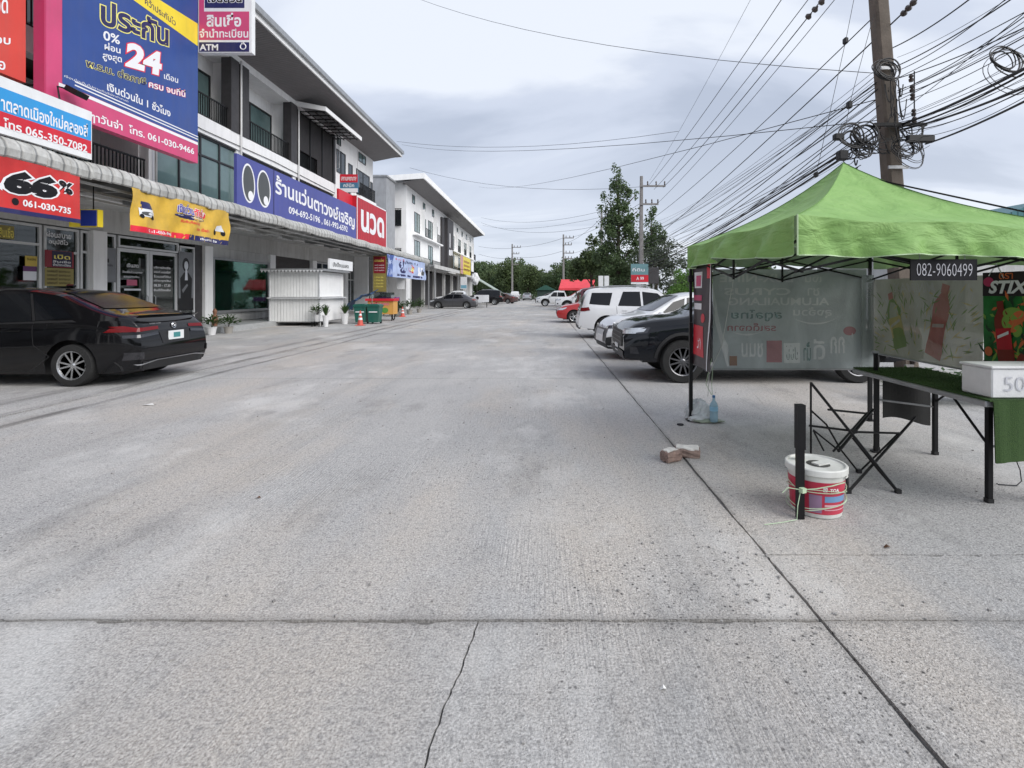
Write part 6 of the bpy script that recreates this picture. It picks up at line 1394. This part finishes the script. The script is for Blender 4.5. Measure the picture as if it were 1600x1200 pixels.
part('strand', CW, o, lambda m: m.tube([P(1150, 412, 5.3), P(1128, 540, 5.6), P(1108, 585, 5.75), P(1106, 620, 5.85)], .004, 4)); part('strand', STR, o, lambda m: m.tube([P(1112, 560, 5.75), P(1103, 600, 5.85), P(1112, 617, 5.85)], .004, 4)); part('strand', STR, o, lambda m: m.tube([P(1114, 570, 5.75), P(1112, 600, 5.85), P(1113, 617, 5.85)], .004, 4))
# bricks
BR = M('worn red brick', (.27, .19, .16), .9, var=.35, scale=14, bump=.6, bscale=50, dirt=.5); MOR = M('mortar smear', (.66, .64, .60), .9, var=.2, scale=20, bump=.6, bscale=60)
c_ = P(1051, 722, 4.53)
def chunk(m, c, d, rz, rx, sd, n=5):
    rd = random.Random(sd); M_ = Matrix.Translation(c) @ Matrix.Rotation(rz, 4, 'Z') @ Matrix.Rotation(rx, 4, 'X')
    ph = [rd.uniform(0, 6) for _ in range(9)]
    def w(p):
        x, y, z = p; k = .004; return M_ @ Vector((x+k*math.sin(y*190+ph[0]+z*90), y+k*math.sin(x*170+ph[1]+z*130), z+k*math.sin(x*160+ph[2]+y*150)))
    mb2 = []
    for ax in range(3):
        u, v = [(1, 2), (2, 0), (0, 1)][ax]
        for s in (-1, 1):
            def fn(a, b):
                q = [0, 0, 0]; q[ax] = s*d[ax]/2; q[u] = (a-.5)*d[u]; q[v] = (b-.5)*d[v]
                e = sum(1 for i in range(3) if abs(abs(q[i])-d[i]/2) < 1e-6)
                f = {1: 1, 2: .955, 3: .90}.get(e, 1); return w([x*f for x in q])
            m.grid(fn, n, n, flip=s < 0)
o = thing('brick', 'squat broken brick lying left of its longer mate on the road joint', 'brick', (1.12, 4.5, 0)); part('brick_body', BR, o, lambda m: chunk(m, (1.13, 4.56, .05), (.17, .11, .09), .5, 0, 1)); part('mortar_patch', MOR, o, lambda m: chunk(m, (1.125, 4.565, .098), (.13, .085, .012), .5, 0, 3, 4))
o = thing('brick', 'longer pale mortar coated brick right of the squat broken brick', 'brick', (1.32, 4.7, 0)); part('brick_body', BR, o, lambda m: chunk(m, (1.31, 4.68, .045), (.22, .10, .08), -.22, .12, 2)); part('mortar_patch', MOR, o, lambda m: chunk(m, (1.31, 4.675, .086), (.20, .09, .02), -.22, .12, 5, 4))
# cable on the ground by the table
o = thing('power_cable', 'thin black cable lying in a loop on the ground right of the table leg', 'cable', (3.7, 3.9, 0)); part('strand', BLACKM, o, lambda m: m.tube([P(1586, 715, 3.9), P(1594, 735, 3.95), P(1596, 752, 3.99), P(1588, 759, 3.95), P(1560, 757, 3.99), P(1557, 755, 4.0)], .004, 5))
# low weeds behind the stall
o = thing('weeds', 'low green weeds behind the stall seen under the clear sheet', 'plant', (5.6, 7.1, 0))
def wd(m):
    rd = random.Random(3)
    for i in range(9): leaves(m, (4.9+i*.27, 7.1+rd.uniform(-.2, .2), .2), .22, .28, 90, .13, rd)
part('foliage', LEAF, o, wd, kind='stuff')
# ---------------- poles, cables ----------------
PC = M('aged pole concrete', (.13, .105, .085), .9, var=.25, scale=3, bump=.6, bscale=30, dirt=.55); PC2 = M('distant pole concrete', (.24, .23, .225), .9, var=.15, dirt=.3); INS = M('brown porcelain', (.05, .035, .03), .3, coat=.3); CAB = M('cable sheath', (.012, .012, .013), .6, var=.2)
def pole(name_label, x, y, h, w0=.34, w1=.2, lean=(0, 0), mat=PC2, arms=((0, 0),), side=1):
    t = thing('utility_pole', name_label, 'utility pole', (x, y, 0))
    def sh(m):
        n = 8; vs = []; fs = []
        for i in range(n+1):
            f = i/n; w = (w0+(w1-w0)*f)/2; c = Vector((x+lean[0]*f*h, y+lean[1]*f*h, h*f)); b = w*.3
            for dx, dy in ((-w+b, -w), (w-b, -w), (w, -w+b), (w, w-b), (w-b, w), (-w+b, w), (-w, w-b), (-w, -w+b)): vs.append(c+Vector((dx, dy, 0)))
        for i in range(n):
            for j in range(8): fs.append((i*8+j, i*8+(j+1) % 8, (i+1)*8+(j+1) % 8, (i+1)*8+j))
        fs.append(tuple(n*8+j for j in range(8))); m.add(vs, fs)
    part('shaft', mat, t, sh)
    for z, ln in arms:
        cx = x+lean[0]*z
        a = box('crossarm', PC2, t, (cx-.15, y-.2, z), (cx+ln, y-.1, z+.12))
        for k in range(3):
            ix = cx+ln*(.25+.36*k); part('insulator', INS, a, lambda m: m.lathe([(.05, 0), (.06, .08), (.03, .12), (.06, .16), (.05, .26), (.02, .3)], (ix, y-.15, z+.12), 8))
    return t
pm = pole('tall leaning concrete utility pole right behind the green tent', 7.08, 10.0, 11.5, .33, .23, (-.076, 0), PC)
pole('concrete utility pole in front of the tall tree, second along the line', 7.0, 37.0, 9.9, .36, .2, (.004, 0), PC2, ((9.1, 1.7), (7.8, 1.2)))
pole('grey pole at the left edge of the tall tree', 6.3, 56.0, 10.5, .34, .2, (0, 0), PC2, ((9.6, 1.5),))
pole('thin pole with four short arms standing over the red canopy', 2.85, 75.0, 10.0, .36, .22, (0, 0), PC2, ((9.4, 1.5), (8.4, 1.2), (7.2, 1.5), (6.4, 1.2)))
pole('farthest left pole with short arms before the tree line', -5.9, 95, 10.5, .38, .24, (0, 0), PC2, ((9.8, 1.6), (8.6, 1.3), (7.6, 1.6), (6.6, 1.2)))
for x, y, z, h in ((7.1, 37, 9.9, 1.5), (6.3, 56, 10.5, 1.6), (2.85, 75, 10, 1.2), (-5.9, 95, 10.5, 1.2)): pass
# hardware of the near pole
def lx(z): return 7.08-.076*z
[box('clamp_band', GREYM, pm, (lx(z)-.19, 9.79, z-.03), (lx(z)+.19, 9.82, z+.03)) for z in (3.9, 4.7, 5.8)]
a = box('cable_arm', BLACKM, pm, (lx(4.8)-.45, 9.70, 4.66), (lx(4.8)+.55, 9.76, 4.72))
for z in (5.15, 5.0, 5.45, 5.6, 5.8): part('insulator', INS, pm, lambda m: m.lathe([(.035, 0), (.045, .05), (.02, .07), (.045, .1), (.03, .13)], (lx(z)+.33, 9.72, z-.3), 8))
part('bracket', BLACKM, pm, lambda m: m.tube([(lx(5)+.33, 9.72, 4.7), (lx(5)+.33, 9.72, 5.7)], .012, 5))
# coils and junction boxes hung on the bundle
def coil(px, py, Y, r, k, label, name='cable_coil', rad=.014, sq=1.0, seed=0):
    c = P(px, py, Y); rd = random.Random(seed); t = thing(name, label, 'cable coil', c)
    def fn(m):
        for i in range(k):
            pts = []; o1 = Vector((rd.uniform(-.05, .05), rd.uniform(-.05, .05), rd.uniform(-.06, .06))); rr = r*rd.uniform(.8, 1.1); til = rd.uniform(-.3, .3)
            for j in range(25):
                a_ = 2*math.pi*j/24; pts.append(c+o1+Vector((rr*math.cos(a_)*sq, .06*math.sin(a_+til), rr*math.sin(a_+.2*math.sin(a_)))))
            m.tube(pts, rad*rd.uniform(.6, 1), 4)
    part('winding', CAB, t, fn); return t
coil(1383, 108, 9.6, .21, 7, 'coil of black cable strapped high round the leaning pole', seed=1, sq=1.0)
coil(1330, 213, 9.6, .22, 6, 'upright loop of black cable left of the leaning pole, above the tent peak', seed=2, sq=1.0); coil(1352, 212, 9.7, .24, 6, 'wider tangle of cable loops touching the left of the leaning pole', seed=3, sq=1.1); coil(1345, 232, 9.6, .16, 5, 'small knot of cable low between tent peak and pole', seed=4)
coil(1572, 96, 6.5, .17, 5, 'ring of heavy black cable hanging near the right edge of the sky', seed=5, rad=.011); coil(1578, 110, 6.5, .30, 2, 'big thin cable loop round the heavy ring at the right edge', seed=6, rad=.005, sq=1.0); coil(1425, 240, 9.4, .26, 4, 'drooping cable loops right of the pole under its arm', seed=7, rad=.008, sq=1.0); coil(1415, 228, 9.5, .2, 5, 'matted cables at the right of the pole arm', seed=8, rad=.012)
def tangle(px, py, Y, sx, sz, k, label, seed):
    c = P(px, py, Y); rd = random.Random(seed); t = thing('cable_tangle', label, 'cable tangle', c)
    def fn(m):
        for i in range(k):
            p0 = c+Vector((rd.uniform(-sx, sx), rd.uniform(-.1, .1), rd.uniform(-sz, sz))); p1 = c+Vector((rd.uniform(-sx, sx), rd.uniform(-.1, .1), rd.uniform(-sz, sz))); d = rd.uniform(.05, .45)
            m.tube([p0.lerp(p1, j/8)-Vector((0, 0, d*4*(j/8)*(1-j/8)*sz*2)) for j in range(9)], rd.uniform(.004, .013), 4)
    part('winding', CAB, t, fn)
tangle(1365, 222, 9.6, .55, .2, 26, 'matted cables left of the leaning pole at arm height', 31); tangle(1420, 215, 9.6, .35, .25, 22, 'matted cables right of the leaning pole at arm height', 32); tangle(1400, 150, 9.7, .22, .5, 14, 'loose cables strapped along the leaning pole shaft', 33); tangle(1335, 240, 9.6, .3, .14, 12, 'small matted cables right above the tent peak', 34)
def blockbox(px, py, Y, d, label):
    c = P(px, py, Y); mb = MB(); mb.bevbox((c.x-d[0], c.y-d[1], c.z-d[2]), (c.x+d[0], c.y+d[1], c.z+d[2]), .02); mb.build('splice_box', CAB, loc=c, label=label, cat='cable box')
blockbox(1310, 214, 9.6, (.09, .06, .06), 'black splice box hanging left of the upright cable loop'); blockbox(1316, 243, 9.5, (.09, .07, .09), 'black splice box just above the tent peak'); blockbox(1327, 164, 9.8, (.045, .05, .07), 'black block on the steep thin wire left of the pole'); blockbox(1321, 64, 9.8, (.04, .05, .06), 'small black block highest on the steep thin wire'); blockbox(1275, 273, 9.8, (.035, .05, .05), 'small black block lowest on the thin wire beside the tent roof'); blockbox(1438, 217, 9.5, (.25, .05, .07), 'long dark closure box at the end of the pole arm')
def wire(p, q, r=.012, sag=.4, label='black overhead cable running along the pole line', grp='overhead cables along the pole line', n=14, name='overhead_cable'):
    p, q = Vector(p), Vector(q); mid = (p+q)/2; pts = []
    for i in range(n+1): t = i/n; v = p.lerp(q, t); v.z -= sag*4*t*(1-t); pts.append(tuple(v))
    mb = MB(); mb.tube(pts, r, 5); return mb.build(name, CAB, loc=p, smooth=True, label=label, cat='cable', group=grp)
HV = 'black power line high above the road side'; hv_n = 0; HG = 'high power lines above the pole line'
# high lines from the second pole towards (and over) the camera side
for (a_, b_, r_) in (((1013, 290, 37), (1230, -14, 15), .013), ((1022, 296, 37), (1276, -18, 15), .013), ((1036, 293, 37), (1290, -8, 14), .016), ((1024, 321, 37), (1312, -10, 14), .011), ((1022, 340, 37), (1386, 6, 11.2), .013), ((1004, 385, 37), (1445, -12, 9.0), .014)):
    hv_n += 1; wire(P(*a_), P(*b_), r_, .25, 'high power line, %s from the left where it leaves the top of the photo' % ('first', 'second', 'third', 'fourth', 'fifth', 'sixth')[hv_n-1], HG)
# insulator strings seen near the top of the frame
for (px, py, Y, lb) in ((1274, 14, 14.2, 'string of dark insulators on the high line left of the pole'), (1420, 12, 9.4, 'string of dark insulators on the high line right of the pole')):
    c = P(px, py, Y); d = (P(px+20, py-22, Y-.4)-c).normalized(); s_ = Y/14*.9
    mb = MB()
    for k in range(3): q = c+d*(k-1)*.26*s_; mb.lathe([(.02*s_, -.1*s_), (.09*s_, -.06*s_), (.10*s_, 0), (.04*s_, .06*s_), (.02*s_, .1*s_)], m=Matrix.Translation(q) @ d.to_track_quat('Z', 'Y').to_matrix().to_4x4(), n=12)
    mb.build('insulator_string', INS, loc=c, smooth=True, label=lb, cat='insulator')
L1 = 'black overhead cable slung between the leaning pole and the tree side poles'; G1_ = 'cables left of the leaning pole'
for (a_, b_, r_, s_) in (((1052, 356, 37), (1369, 129, 10), .013, .35), ((1056, 375, 37), (1372, 139, 10), .014, .4), ((1056, 368, 37), (1374, 165, 10), .010, .5), ((1054, 362, 37), (1378, 150, 10), .008, .3), ((1060, 386, 37), (1315, 240, 10), .022, .25), ((1052, 392, 37), (1316, 246, 10), .014, .4), ((1056, 390, 37), (1310, 216, 10), .010, .5),
                         ((1050, 380, 37), (1378, 190, 10), .012, .5), ((1048, 372, 37), (1376, 178, 10), .007, .7), ((1060, 380, 37), (1380, 205, 10), .018, .55), ((1064, 400, 37), (1340, 262, 9.5), .013, .2), ((1052, 386, 37), (1345, 258, 9.5), .008, .5), ((1020, 388, 37), (1316, 243, 10), .007, .2), ((1040, 378, 37), (1383, 170, 10), .006, .8)):
    k_ = (1004-a_[0])/(a_[0]-b_[0]); wire(P(1004, a_[1]+(a_[1]-b_[1])*k_, 37), P(*b_), r_, s_, L1, G1_, 20)
L2 = 'black overhead cable leaving the leaning pole towards the right edge'; G2_ = 'cables right of the leaning pole'
for (a_, b_, r_, s_) in (((1394, 75, 10), (1516, -2, 7.4), .011, .05), ((1397, 105, 10), (1590, -8, 6.6), .010, .06), ((1399, 112, 10), (1582, -10, 6.4), .007, .1), ((1397, 124, 10), (1620, 34, 6.2), .009, .05), ((1404, 140, 10), (1620, 20, 6), .005, .1), ((1404, 150, 10), (1620, 47, 6.0), .008, .06), ((1405, 160, 10), (1620, 58, 6.0), .006, .08),
                         ((1405, 195, 10), (1625, 94, 5.8), .022, .06), ((1402, 200, 10), (1625, 100, 5.9), .014, .1), ((1405, 203, 10), (1625, 126, 5.9), .018, .06), ((1410, 205, 10), (1625, 128, 5.6), .008, .12), ((1446, 225, 9.5), (1625, 146, 5.9), .016, .04), ((1440, 214, 9.5), (1625, 138, 5.9), .005, .1), ((1404, 178, 10), (1625, 0, 6), .006, .02)):
    wire(P(*a_), P(*b_), r_, s_, L2, G2_)
rw = random.Random(77)
for i in range(16):
    y0_ = rw.uniform(60, 215); sl_ = -(CY-y0_)/(1400-CX)*rw.uniform(.82, 1.1); wire(P(1402, y0_, 10), P(1630, y0_+sl_*228, 6.0), rw.choice((.003, .004, .005, .007)), rw.uniform(.01, .12), L2, G2_)
for i in range(14):
    y0_ = rw.uniform(100, 230); y1_ = 457-(457-y0_)*rw.uniform(.18, .30); wire(P(1376, y0_, 10), P(1004, y1_, 37), rw.choice((.004, .005, .007, .009)), rw.uniform(.1, .8), L1, G1_, 20)
L3 = 'steep thin stay wire dropping left of the leaning pole'; G3_ = 'steep thin stay wires'
wire(P(1338, -20, 9.8), P(1321, 66, 9.8), .005, 0, L3+', above its highest black block', G3_); wire(P(1321, 66, 9.8), P(1274, 278, 9.9), .005, 0, 'long steep thin stay wire dropping left of the pole down to the tent roof', G3_); wire(P(1364, 28, 9.9), P(1327, 164, 9.9), .005, .0, L3+', close beside its shaft', G3_); wire(P(1327, 168, 9.9), P(1318, 212, 9.8), .005, 0, 'short steep wire between black block and splice box left of the pole', G3_)
L4 = 'faint thin wire crossing the sky over the road'; G4_ = 'thin wires crossing over the road'
for (a_, b_, r_, s_) in (((648, -4, 22), (1389, 116, 10), .007, .5), ((620, 221, 44), (1060, 205, 30), .012, .7), ((628, 226, 44), (1392, 186, 10), .009, .6), ((640, 262, 50), (1000, 292, 37), .012, .9), ((748, 292, 80), (1390, 150, 10), .010, .8), ((752, 340, 88), (940, 330, 56), .016, 1.0), ((752, 348, 88), (940, 352, 56), .016, 1.2), ((754, 352, 88), (1000, 325, 37), .012, 1.0), ((1175, -5, 18), (1015, 282, 37), .007, .2),
                         ((880, 372, 75), (800, 386, 95), .02, .4), ((880, 392, 75), (800, 401, 95), .02, .5), ((884, 380, 75), (940, 340, 56), .016, .4), ((884, 396, 75), (940, 372, 56), .016, .5), ((884, 372, 75), (1000, 318, 37), .014, .5), ((748, 385, 100), (800, 388, 95), .02, .2), ((748, 397, 100), (800, 404, 95), .02, .3), ((1130, 392, 30), (1050, 383, 37), .012, .1), ((1130, 398, 30), (1050, 390, 37), .012, .1)):
    wire(P(*a_), P(*b_), r_, s_, L4, G4_, 10)
# ---------------- roadside boards, canopy, hut ----------------
o = thing('roadside_sign', 'teal and red price board on a post in front of the tall tree', 'sign', (6.9, 34, 0))
p = FrontPanel(o, 34, P(986, 0, 34).x, P(1013, 0, 34).x, 2.05, 3.4); p.base('board', mt('teal sign', S(110, 150, 155)), .1); p.rect(0, .15, p.w, .62, RED, 1); p.rect(0, 0, p.w, .12, WTXT, 1); p.text('ที่ดิน', .1, .85, .25, WTXT, 1, width=.8); p.text('A 99', .35, .27, .22, WTXT, 2, width=.5); box('post', PALE, o, (6.15, 34.12, 0), (6.45, 34.22, 2.3))
o = thing('dark_board', 'dark square board just right of the teal and red price board', 'sign', (7.2, 34.6, 0)); box('board', DARKCLAD, o, (7.05, 34.5, 2.1), (7.75, 34.6, 3.2)); box('post', GREYM, o, (7.35, 34.62, 0), (7.45, 34.7, 3.1))
for px, lb in ((939, 'left of two small white cabinets above the white wagon roof'), (948, 'right of two small white cabinets above the white wagon roof')):
    c = P(px, 438, 40); o = thing('meter_cabinet', lb, 'cabinet', (c.x, 40, 0)); box('cabinet', PALE, o, (c.x-.18, 40, 1.9), (c.x+.18, 40.3, 2.8), .01); box('post', GREYM, o, (c.x-.04, 40.1, 0), (c.x+.04, 40.2, 1.9))
o = thing('red_canopy', 'red sheet canopy stall beyond the white pickups', 'canopy', (3.3, 58, 0)); RC = M('red tarpaulin', S(225, 70, 80), .5, var=.1)
part('roof_sheet', RC, o, lambda m: (m.prism([(1.7, 57, 1.75), (1.7, 57, 2.0), (2.0, 59, 3.0), (2.0, 60.5, 2.8), (1.7, 61, 1.8)], (3.9, 0, 0)))); [box('post', GREYM, o, (x, y, 0), (x+.06, y+.06, 1.8)) for x in (1.75, 5.45) for y in (57.1, 60.8)]
o = thing('green_hut', 'small dark green canopy hut in front of the tree line', 'hut', (0, 84, 0)); part('roof_sheet', mt('dark green tarp', (.02, .08, .06)), o, lambda m: m.prism([(-1.4, 84, 1.9), (2.0, 84, 1.9), (.4, 84, 2.7), (.1, 84, 2.7)], (0, 3, 0))); box('wall', M('dark green hut wall', (.03, .05, .045), .9), o, (-1.1, 84.3, 0), (1.6, 86.8, 1.895))  # hut wall has one dark green colour of its own
o = thing('slanted_sheet_roof', 'slanted pale green sheet roof on thin poles at the end of the far row', 'awning', (-8, 72, 0)); part('roof_sheet', mt('pale green sheet', (.35, .42, .36), dirt=.3), o, lambda m: m.prism([(-9.9, 70, 3.7), (-5.9, 70, 1.3), (-5.9, 70, 1.42), (-9.9, 70, 3.82)], (0, 5, 0))); [box('post', GREYM, o, (x, y, 0), (x+.06, y+.06, z)) for x, z in ((-9.8, 3.6), (-6.2, 1.5)) for y in (70.2, 74.6)]
o = thing('awning_sheet', 'flat grey awning along the far row over the pavement', 'awning', (-11, 56, 3.9)); box('roof_sheet', GREYM, o, (-11.55, 48, 3.95), (-10.3, 62, 4.1)); box('awning_edge', CREAM, o, (-10.3, 48, 3.78), (-10.2, 62, 4.14)); [box('post', GREYM, o, (-10.35, y, 0), (-10.27, y+.08, 3.9)) for y in (48.3, 61.5)]
o = thing('banner', 'yellow sheet sign on the far row beyond its dark tower', 'banner', (-11, 66, 4)); p = SidePanel(o, -10.9, 67, 76, 4.0, 6.4); p.base('banner_cloth', mt('soft yellow', S(225, 205, 70)), .05); p.w = 9; p.rect(0, 0, 2, 2.4, mt('soft pink', S(200, 150, 150)), 1); [p.rect(2.6, .5+.55*k, 8, .8+.55*k, mt('ochre print', S(170, 130, 50)), 1) for k in range(3)]; part('bracket', BLACKM, o, lambda m: [m.tube([(-10.95, y, 5), (-12.48, y, 5)], .03, 4) for y in (68, 75)])
o = thing('banner', 'white and blue sheet hung upright under the far row awning', 'banner', (-10.2, 70, 2)); p = FrontPanel(o, 62.5, -10.2, -9.4, 1.9, 3.4); p.base('banner_cloth', PALE, .03); p.rect(.05, .1, .75, .5, mt('teal print', S(120, 170, 190)), 1); part('hanger', BLACKM, o, lambda m: m.tube([(-9.8, 62.5, 3.4), (-9.8, 62.5, 4.0)], .02, 4))
o = thing('white_bundle', 'white sacking bundle hung at the end of the far row awning', 'bundle', (-8.4, 64, 2.6)); part('cloth', PALE, o, lambda m: blob(m, (-8.6, 64, 3.2), .5, .4, .7, 4)); part('hanger', BLACKM, o, lambda m: m.tube([(-8.6, 64, 3.8), (-9.6, 64, 4.4), (-11.4, 64, 4.3)], .03, 4))
o = thing('blue_roof_shed', 'blue green metal roofed shed behind the right slope of the tent', 'shed', (24, 24, 0))
part('roof', M('teal roof sheet', (.05, .17, .19), .45, .2, lines=(0, .3, .03)), o, lambda m: m.prism([(19.5, 24, 4.4), (23.5, 24, 5.85), (34, 24, 6.0), (34, 24, 4.4)], (0, 14, 0))); box('wall', CREAM, o, (20, 24.3, 0), (33.5, 37.5, 4.39))
# ---------------- trees ----------------
LM = [leafmat('dark tree leaves', (.080, .125, .055), (.14, .205, .085), (.10, .14, .075)), leafmat('olive tree leaves', (.085, .125, .045), (.145, .19, .075), (.10, .135, .065)), leafmat('bright bush leaves', (.09, .20, .04), (.16, .30, .07), (.12, .22, .05)), leafmat('grey green leaves', (.085, .11, .075), (.14, .165, .11), (.09, .11, .075))]
BARK = M('bark', (.09, .07, .055), .95, var=.3, scale=3, bump=.5)
def treemesh(blobs, n, s, seed, base=(0, 0, 0)):
    rd = random.Random(seed); vs = []; fs = []
    tot = sum(b[3]*b[4]*b[3] for b in blobs)
    for (x, y, z, rx, rz) in blobs:
        k = max(8, int(n*rx*rx*rz/tot))
        sub = [(rd.uniform(-.75, .75), rd.uniform(-.75, .75), rd.uniform(-.8, .8), rd.uniform(.28, .55)) for _ in range(max(6, int(rx*6)))]
        for i in range(k):
            c = rd.choice(sub) if rd.random() < .74 else (0, 0, 0, .95); a_ = rd.uniform(0, 6.283); u = rd.uniform(-1, 1); r = c[3]*(rd.random()**.33); q = math.sqrt(1-u*u)
            p = Vector((x+rx*(c[0]+r*q*math.cos(a_)), y+rx*(c[1]+r*q*math.sin(a_)), z+rz*(c[2]+r*u)))
            d = Vector((rd.gauss(0, 1), rd.gauss(0, 1), rd.gauss(0, .7))).normalized(); e = d.cross(Vector((rd.gauss(0, 1), rd.gauss(0, 1), rd.gauss(0, 1)))).normalized(); l = s*rd.uniform(.6, 1.4)
            b = len(vs); vs += [p-d*l*.5, p+e*l*.32, p+d*l*.5, p-e*l*.32]; fs.append((b, b+1, b+2, b+3))
    me = bpy.data.meshes.new('crown'); me.from_pydata([tuple(v) for v in vs], [], fs); me.update(); return me
def trunk(blobs, h, r, seed):
    rd = random.Random(seed); m = MB(); m.tube([(0, 0, -.05), (rd.uniform(-.1, .1), 0, h*.3), (rd.uniform(-.2, .2), rd.uniform(-.2, .2), h*.6), (0, 0, h*.92)], [r, r*.8, r*.5, r*.12], 7)
    for (x, y, z, rx, rz) in blobs:
        z0 = max(h*.15, min(h*.7, z-rz*.6-1)); m.tube([(0, 0, z0), (x*.6, y*.6, (z0+z)/2+.2), (x, y, z+rz*.3)], [r*.4, r*.25, r*.06], 5)
    return m
def tree(name, label, x, y, blobs, n, s, h, r, mat, seed, cat='tree', grp=None):
    t = thing(name, label, cat, (0, 0, 0), grp)
    me = treemesh(blobs, n, s, seed); me.materials.append(mat); c = bpy.data.objects.new('crown', me); col.objects.link(c); c.parent = t; c['kind'] = 'stuff'
    trunk(blobs, h, r, seed).build('trunk', BARK, t, smooth=True); t.location = (x, y, 0); return t
# the tall tree, narrow and ragged, with a broader darker mass to its right
tree('tall_tree', 'tallest dark tree with ragged pointed crown behind the second pole', 6.4, 44, [(-.2, 0, 11.2, .6, 1.3), (.2, 0, 9.9, 1.05, 1.3), (-1.1, 0, 9.4, .5, .8), (-1.5, 0, 8.6, .4, .7), (.0, 0, 8.3, 1.4, 1.4), (-1.0, 0, 7.0, 1.1, 1.2), (1.0, 0, 7.2, 1.0, 1.2), (-.1, 0, 6.0, 1.4, 1.3), (1.5, 0, 5.6, .9, 1.1), (-1.3, 0, 4.9, 1.1, 1.2), (.2, 0, 3.9, 1.6, 1.3), (-.8, 0, 2.8, 1.5, 1.1), (1.3, 0, 3.0, 1.2, 1.1), (1.6, 0, 9.8, .3, .6), (1.7, 0, 8.4, .35, .6)], 15000, .20, 12.3, .25, LM[0], 3)
tree('tree', 'narrow second tree leaning right beside the tall dark tree', 9.4, 45, [(.0, 0, 8.0, .55, 1.2), (.5, 0, 6.6, .8, 1.2), (-.3, 0, 5.2, 1.0, 1.4), (.7, 0, 4.4, 1.0, 1.0)], 4200, .20, 9, .16, LM[0], 5)
tree('tree', 'spreading grey green tree bulging right of the second pole', 8.9, 41, [(-.2, 0, 4.0, 1.6, 1.3), (1.2, 0, 4.6, 1.3, 1.1), (1.9, 0, 3.6, 1.0, .9), (0, 0, 2.4, 1.7, 1.0)], 5500, .17, 5, .2, LM[3], 6)
tree('tree', 'loose olive tree left of the tall dark tree', 4.7, 50, [(0, 0, 4.8, 1.4, 1.3), (-1.2, 0, 3.8, 1.2, 1.1), (.8, 0, 3.6, 1.3, 1.2), (.2, 0, 6.2, .7, .9)], 5200, .25, 6, .18, LM[1], 7)
tree('bush', 'bright green bush left of the tent, under the cables', 10.2, 36, [(0, 0, 1.7, 1.3, 1.3), (1.4, 0, 1.5, 1.2, 1.2), (-.9, 0, 1.2, 1.0, 1.0), (2.4, 0, 1.2, 1.1, 1.0), (.6, 0, 2.6, .8, .6)], 5200, .17, 2.6, .08, LM[2], 8, 'bush')
tree('bush', 'bright green bush second from the tent, lower and farther', 12.8, 40, [(0, 0, 1.3, 1.4, 1.2), (1.8, 0, 1.3, 1.4, 1.1), (-1.6, 0, 1.1, 1.1, 1.0)], 3600, .18, 2.2, .08, LM[2], 9, 'bush')
protos = []
rd = random.Random(12)
for k in range(4):
    bl = [(rd.uniform(-2, 2), rd.uniform(-1.5, 1.5), rd.uniform(2.5, 6.0), rd.uniform(1.3, 2.3), rd.uniform(1.1, 2.0)) for _ in range(7)]+[(0, 0, 3.2, 2.6, 2.4), (rd.uniform(-.8, .8), 0, 6.2, 1.3, 1.2)]
    protos.append((bl, LM[k % 2 if k < 3 else 1]))
TG_ = 'trees of the far tree line'
spots = []
for i in range(30):
    px = 742+i*7.6+rd.uniform(-3, 3); Y = rd.uniform(112, 150) if px < 880 else rd.uniform(85, 130)
    top = 414+12*math.sin(i*.55)+rd.uniform(-5, 7)
    if px > 890: top = 405-rd.uniform(0, 12)
    if px < 765: top = 405
    spots.append((px, Y, (CY-top)*Y/F+1.5))
first = {}
for i, (px, Y, h) in enumerate(spots):
    k = i % 4; x = P(px, 0, Y).x; lb = 'mixed green tree standing in the tree line that closes the view'
    if k not in first:
        t = tree('distant_tree', lb, x, Y, protos[k][0], 3400, .42, 6.5, .25, protos[k][1], 20+k, 'tree', TG_); first[k] = t
    else: t = dup(first[k], (x, Y, 0), rd.uniform(0, 6.28), lb)
    s_ = h/7.6; t.scale = (s_*rd.uniform(.9, 1.2), s_, s_); t.rotation_euler = (0, 0, rd.uniform(0, 6.28))
for i, (px, Y, h) in enumerate(((800, 155, 10), (845, 150, 9), (890, 128, 8.5), (930, 100, 7.5), (905, 95, 6.4), (955, 88, 6), (1070, 70, 4.4), (1105, 60, 4.2), (990, 75, 6))):
    t = dup(first[i % 4], (P(px, 0, Y).x, Y, 0), i*1.3, 'mixed green tree standing in the tree line that closes the view'); t.scale = (h/7.6*1.4, h/7.6, h/7.6)
# trees added right of and behind the camera, mostly unseen, for reflections
for i, (x, y, h) in enumerate(((30, 12, 7), (33, 22, 8), (29, 3, 7.5), (31, 52, 6), (26, 62, 6), (22, 75, 6), (-8, -46, 9), (-3, -50, 8), (2, -47, 9), (7, -52, 8.5), (12, -48, 9), (17, -44, 8), (22, -36, 8), (26, -26, 8), (28, -14, 7.5), (30, -5, 7))):
    t = dup(first[i % 4], (x, y, 0), i*2.1, 'mixed green tree standing in the tree line that closes the view'); t.scale = (h/7.6,)*3
# undergrowth behind the parked cars
def hedge(m):
    rd2 = random.Random(4)
    for i in range(60): leaves(m, (rd2.uniform(-16, 14), rd2.uniform(100, 112), .5), 1.2, 1.2, 60, .4, rd2)
    for i in range(30): leaves(m, (rd2.uniform(9, 19), rd2.uniform(44, 56), .4), .9, .9, 60, .25, rd2)
part_ = MB(); hedge(part_); part_.build('undergrowth', LM[0], loc=(0, 100, 0), kind='stuff', label='dark undergrowth below the far trees')
hz_ = M('parked motorbikes dark', (.03, .03, .032), .6)
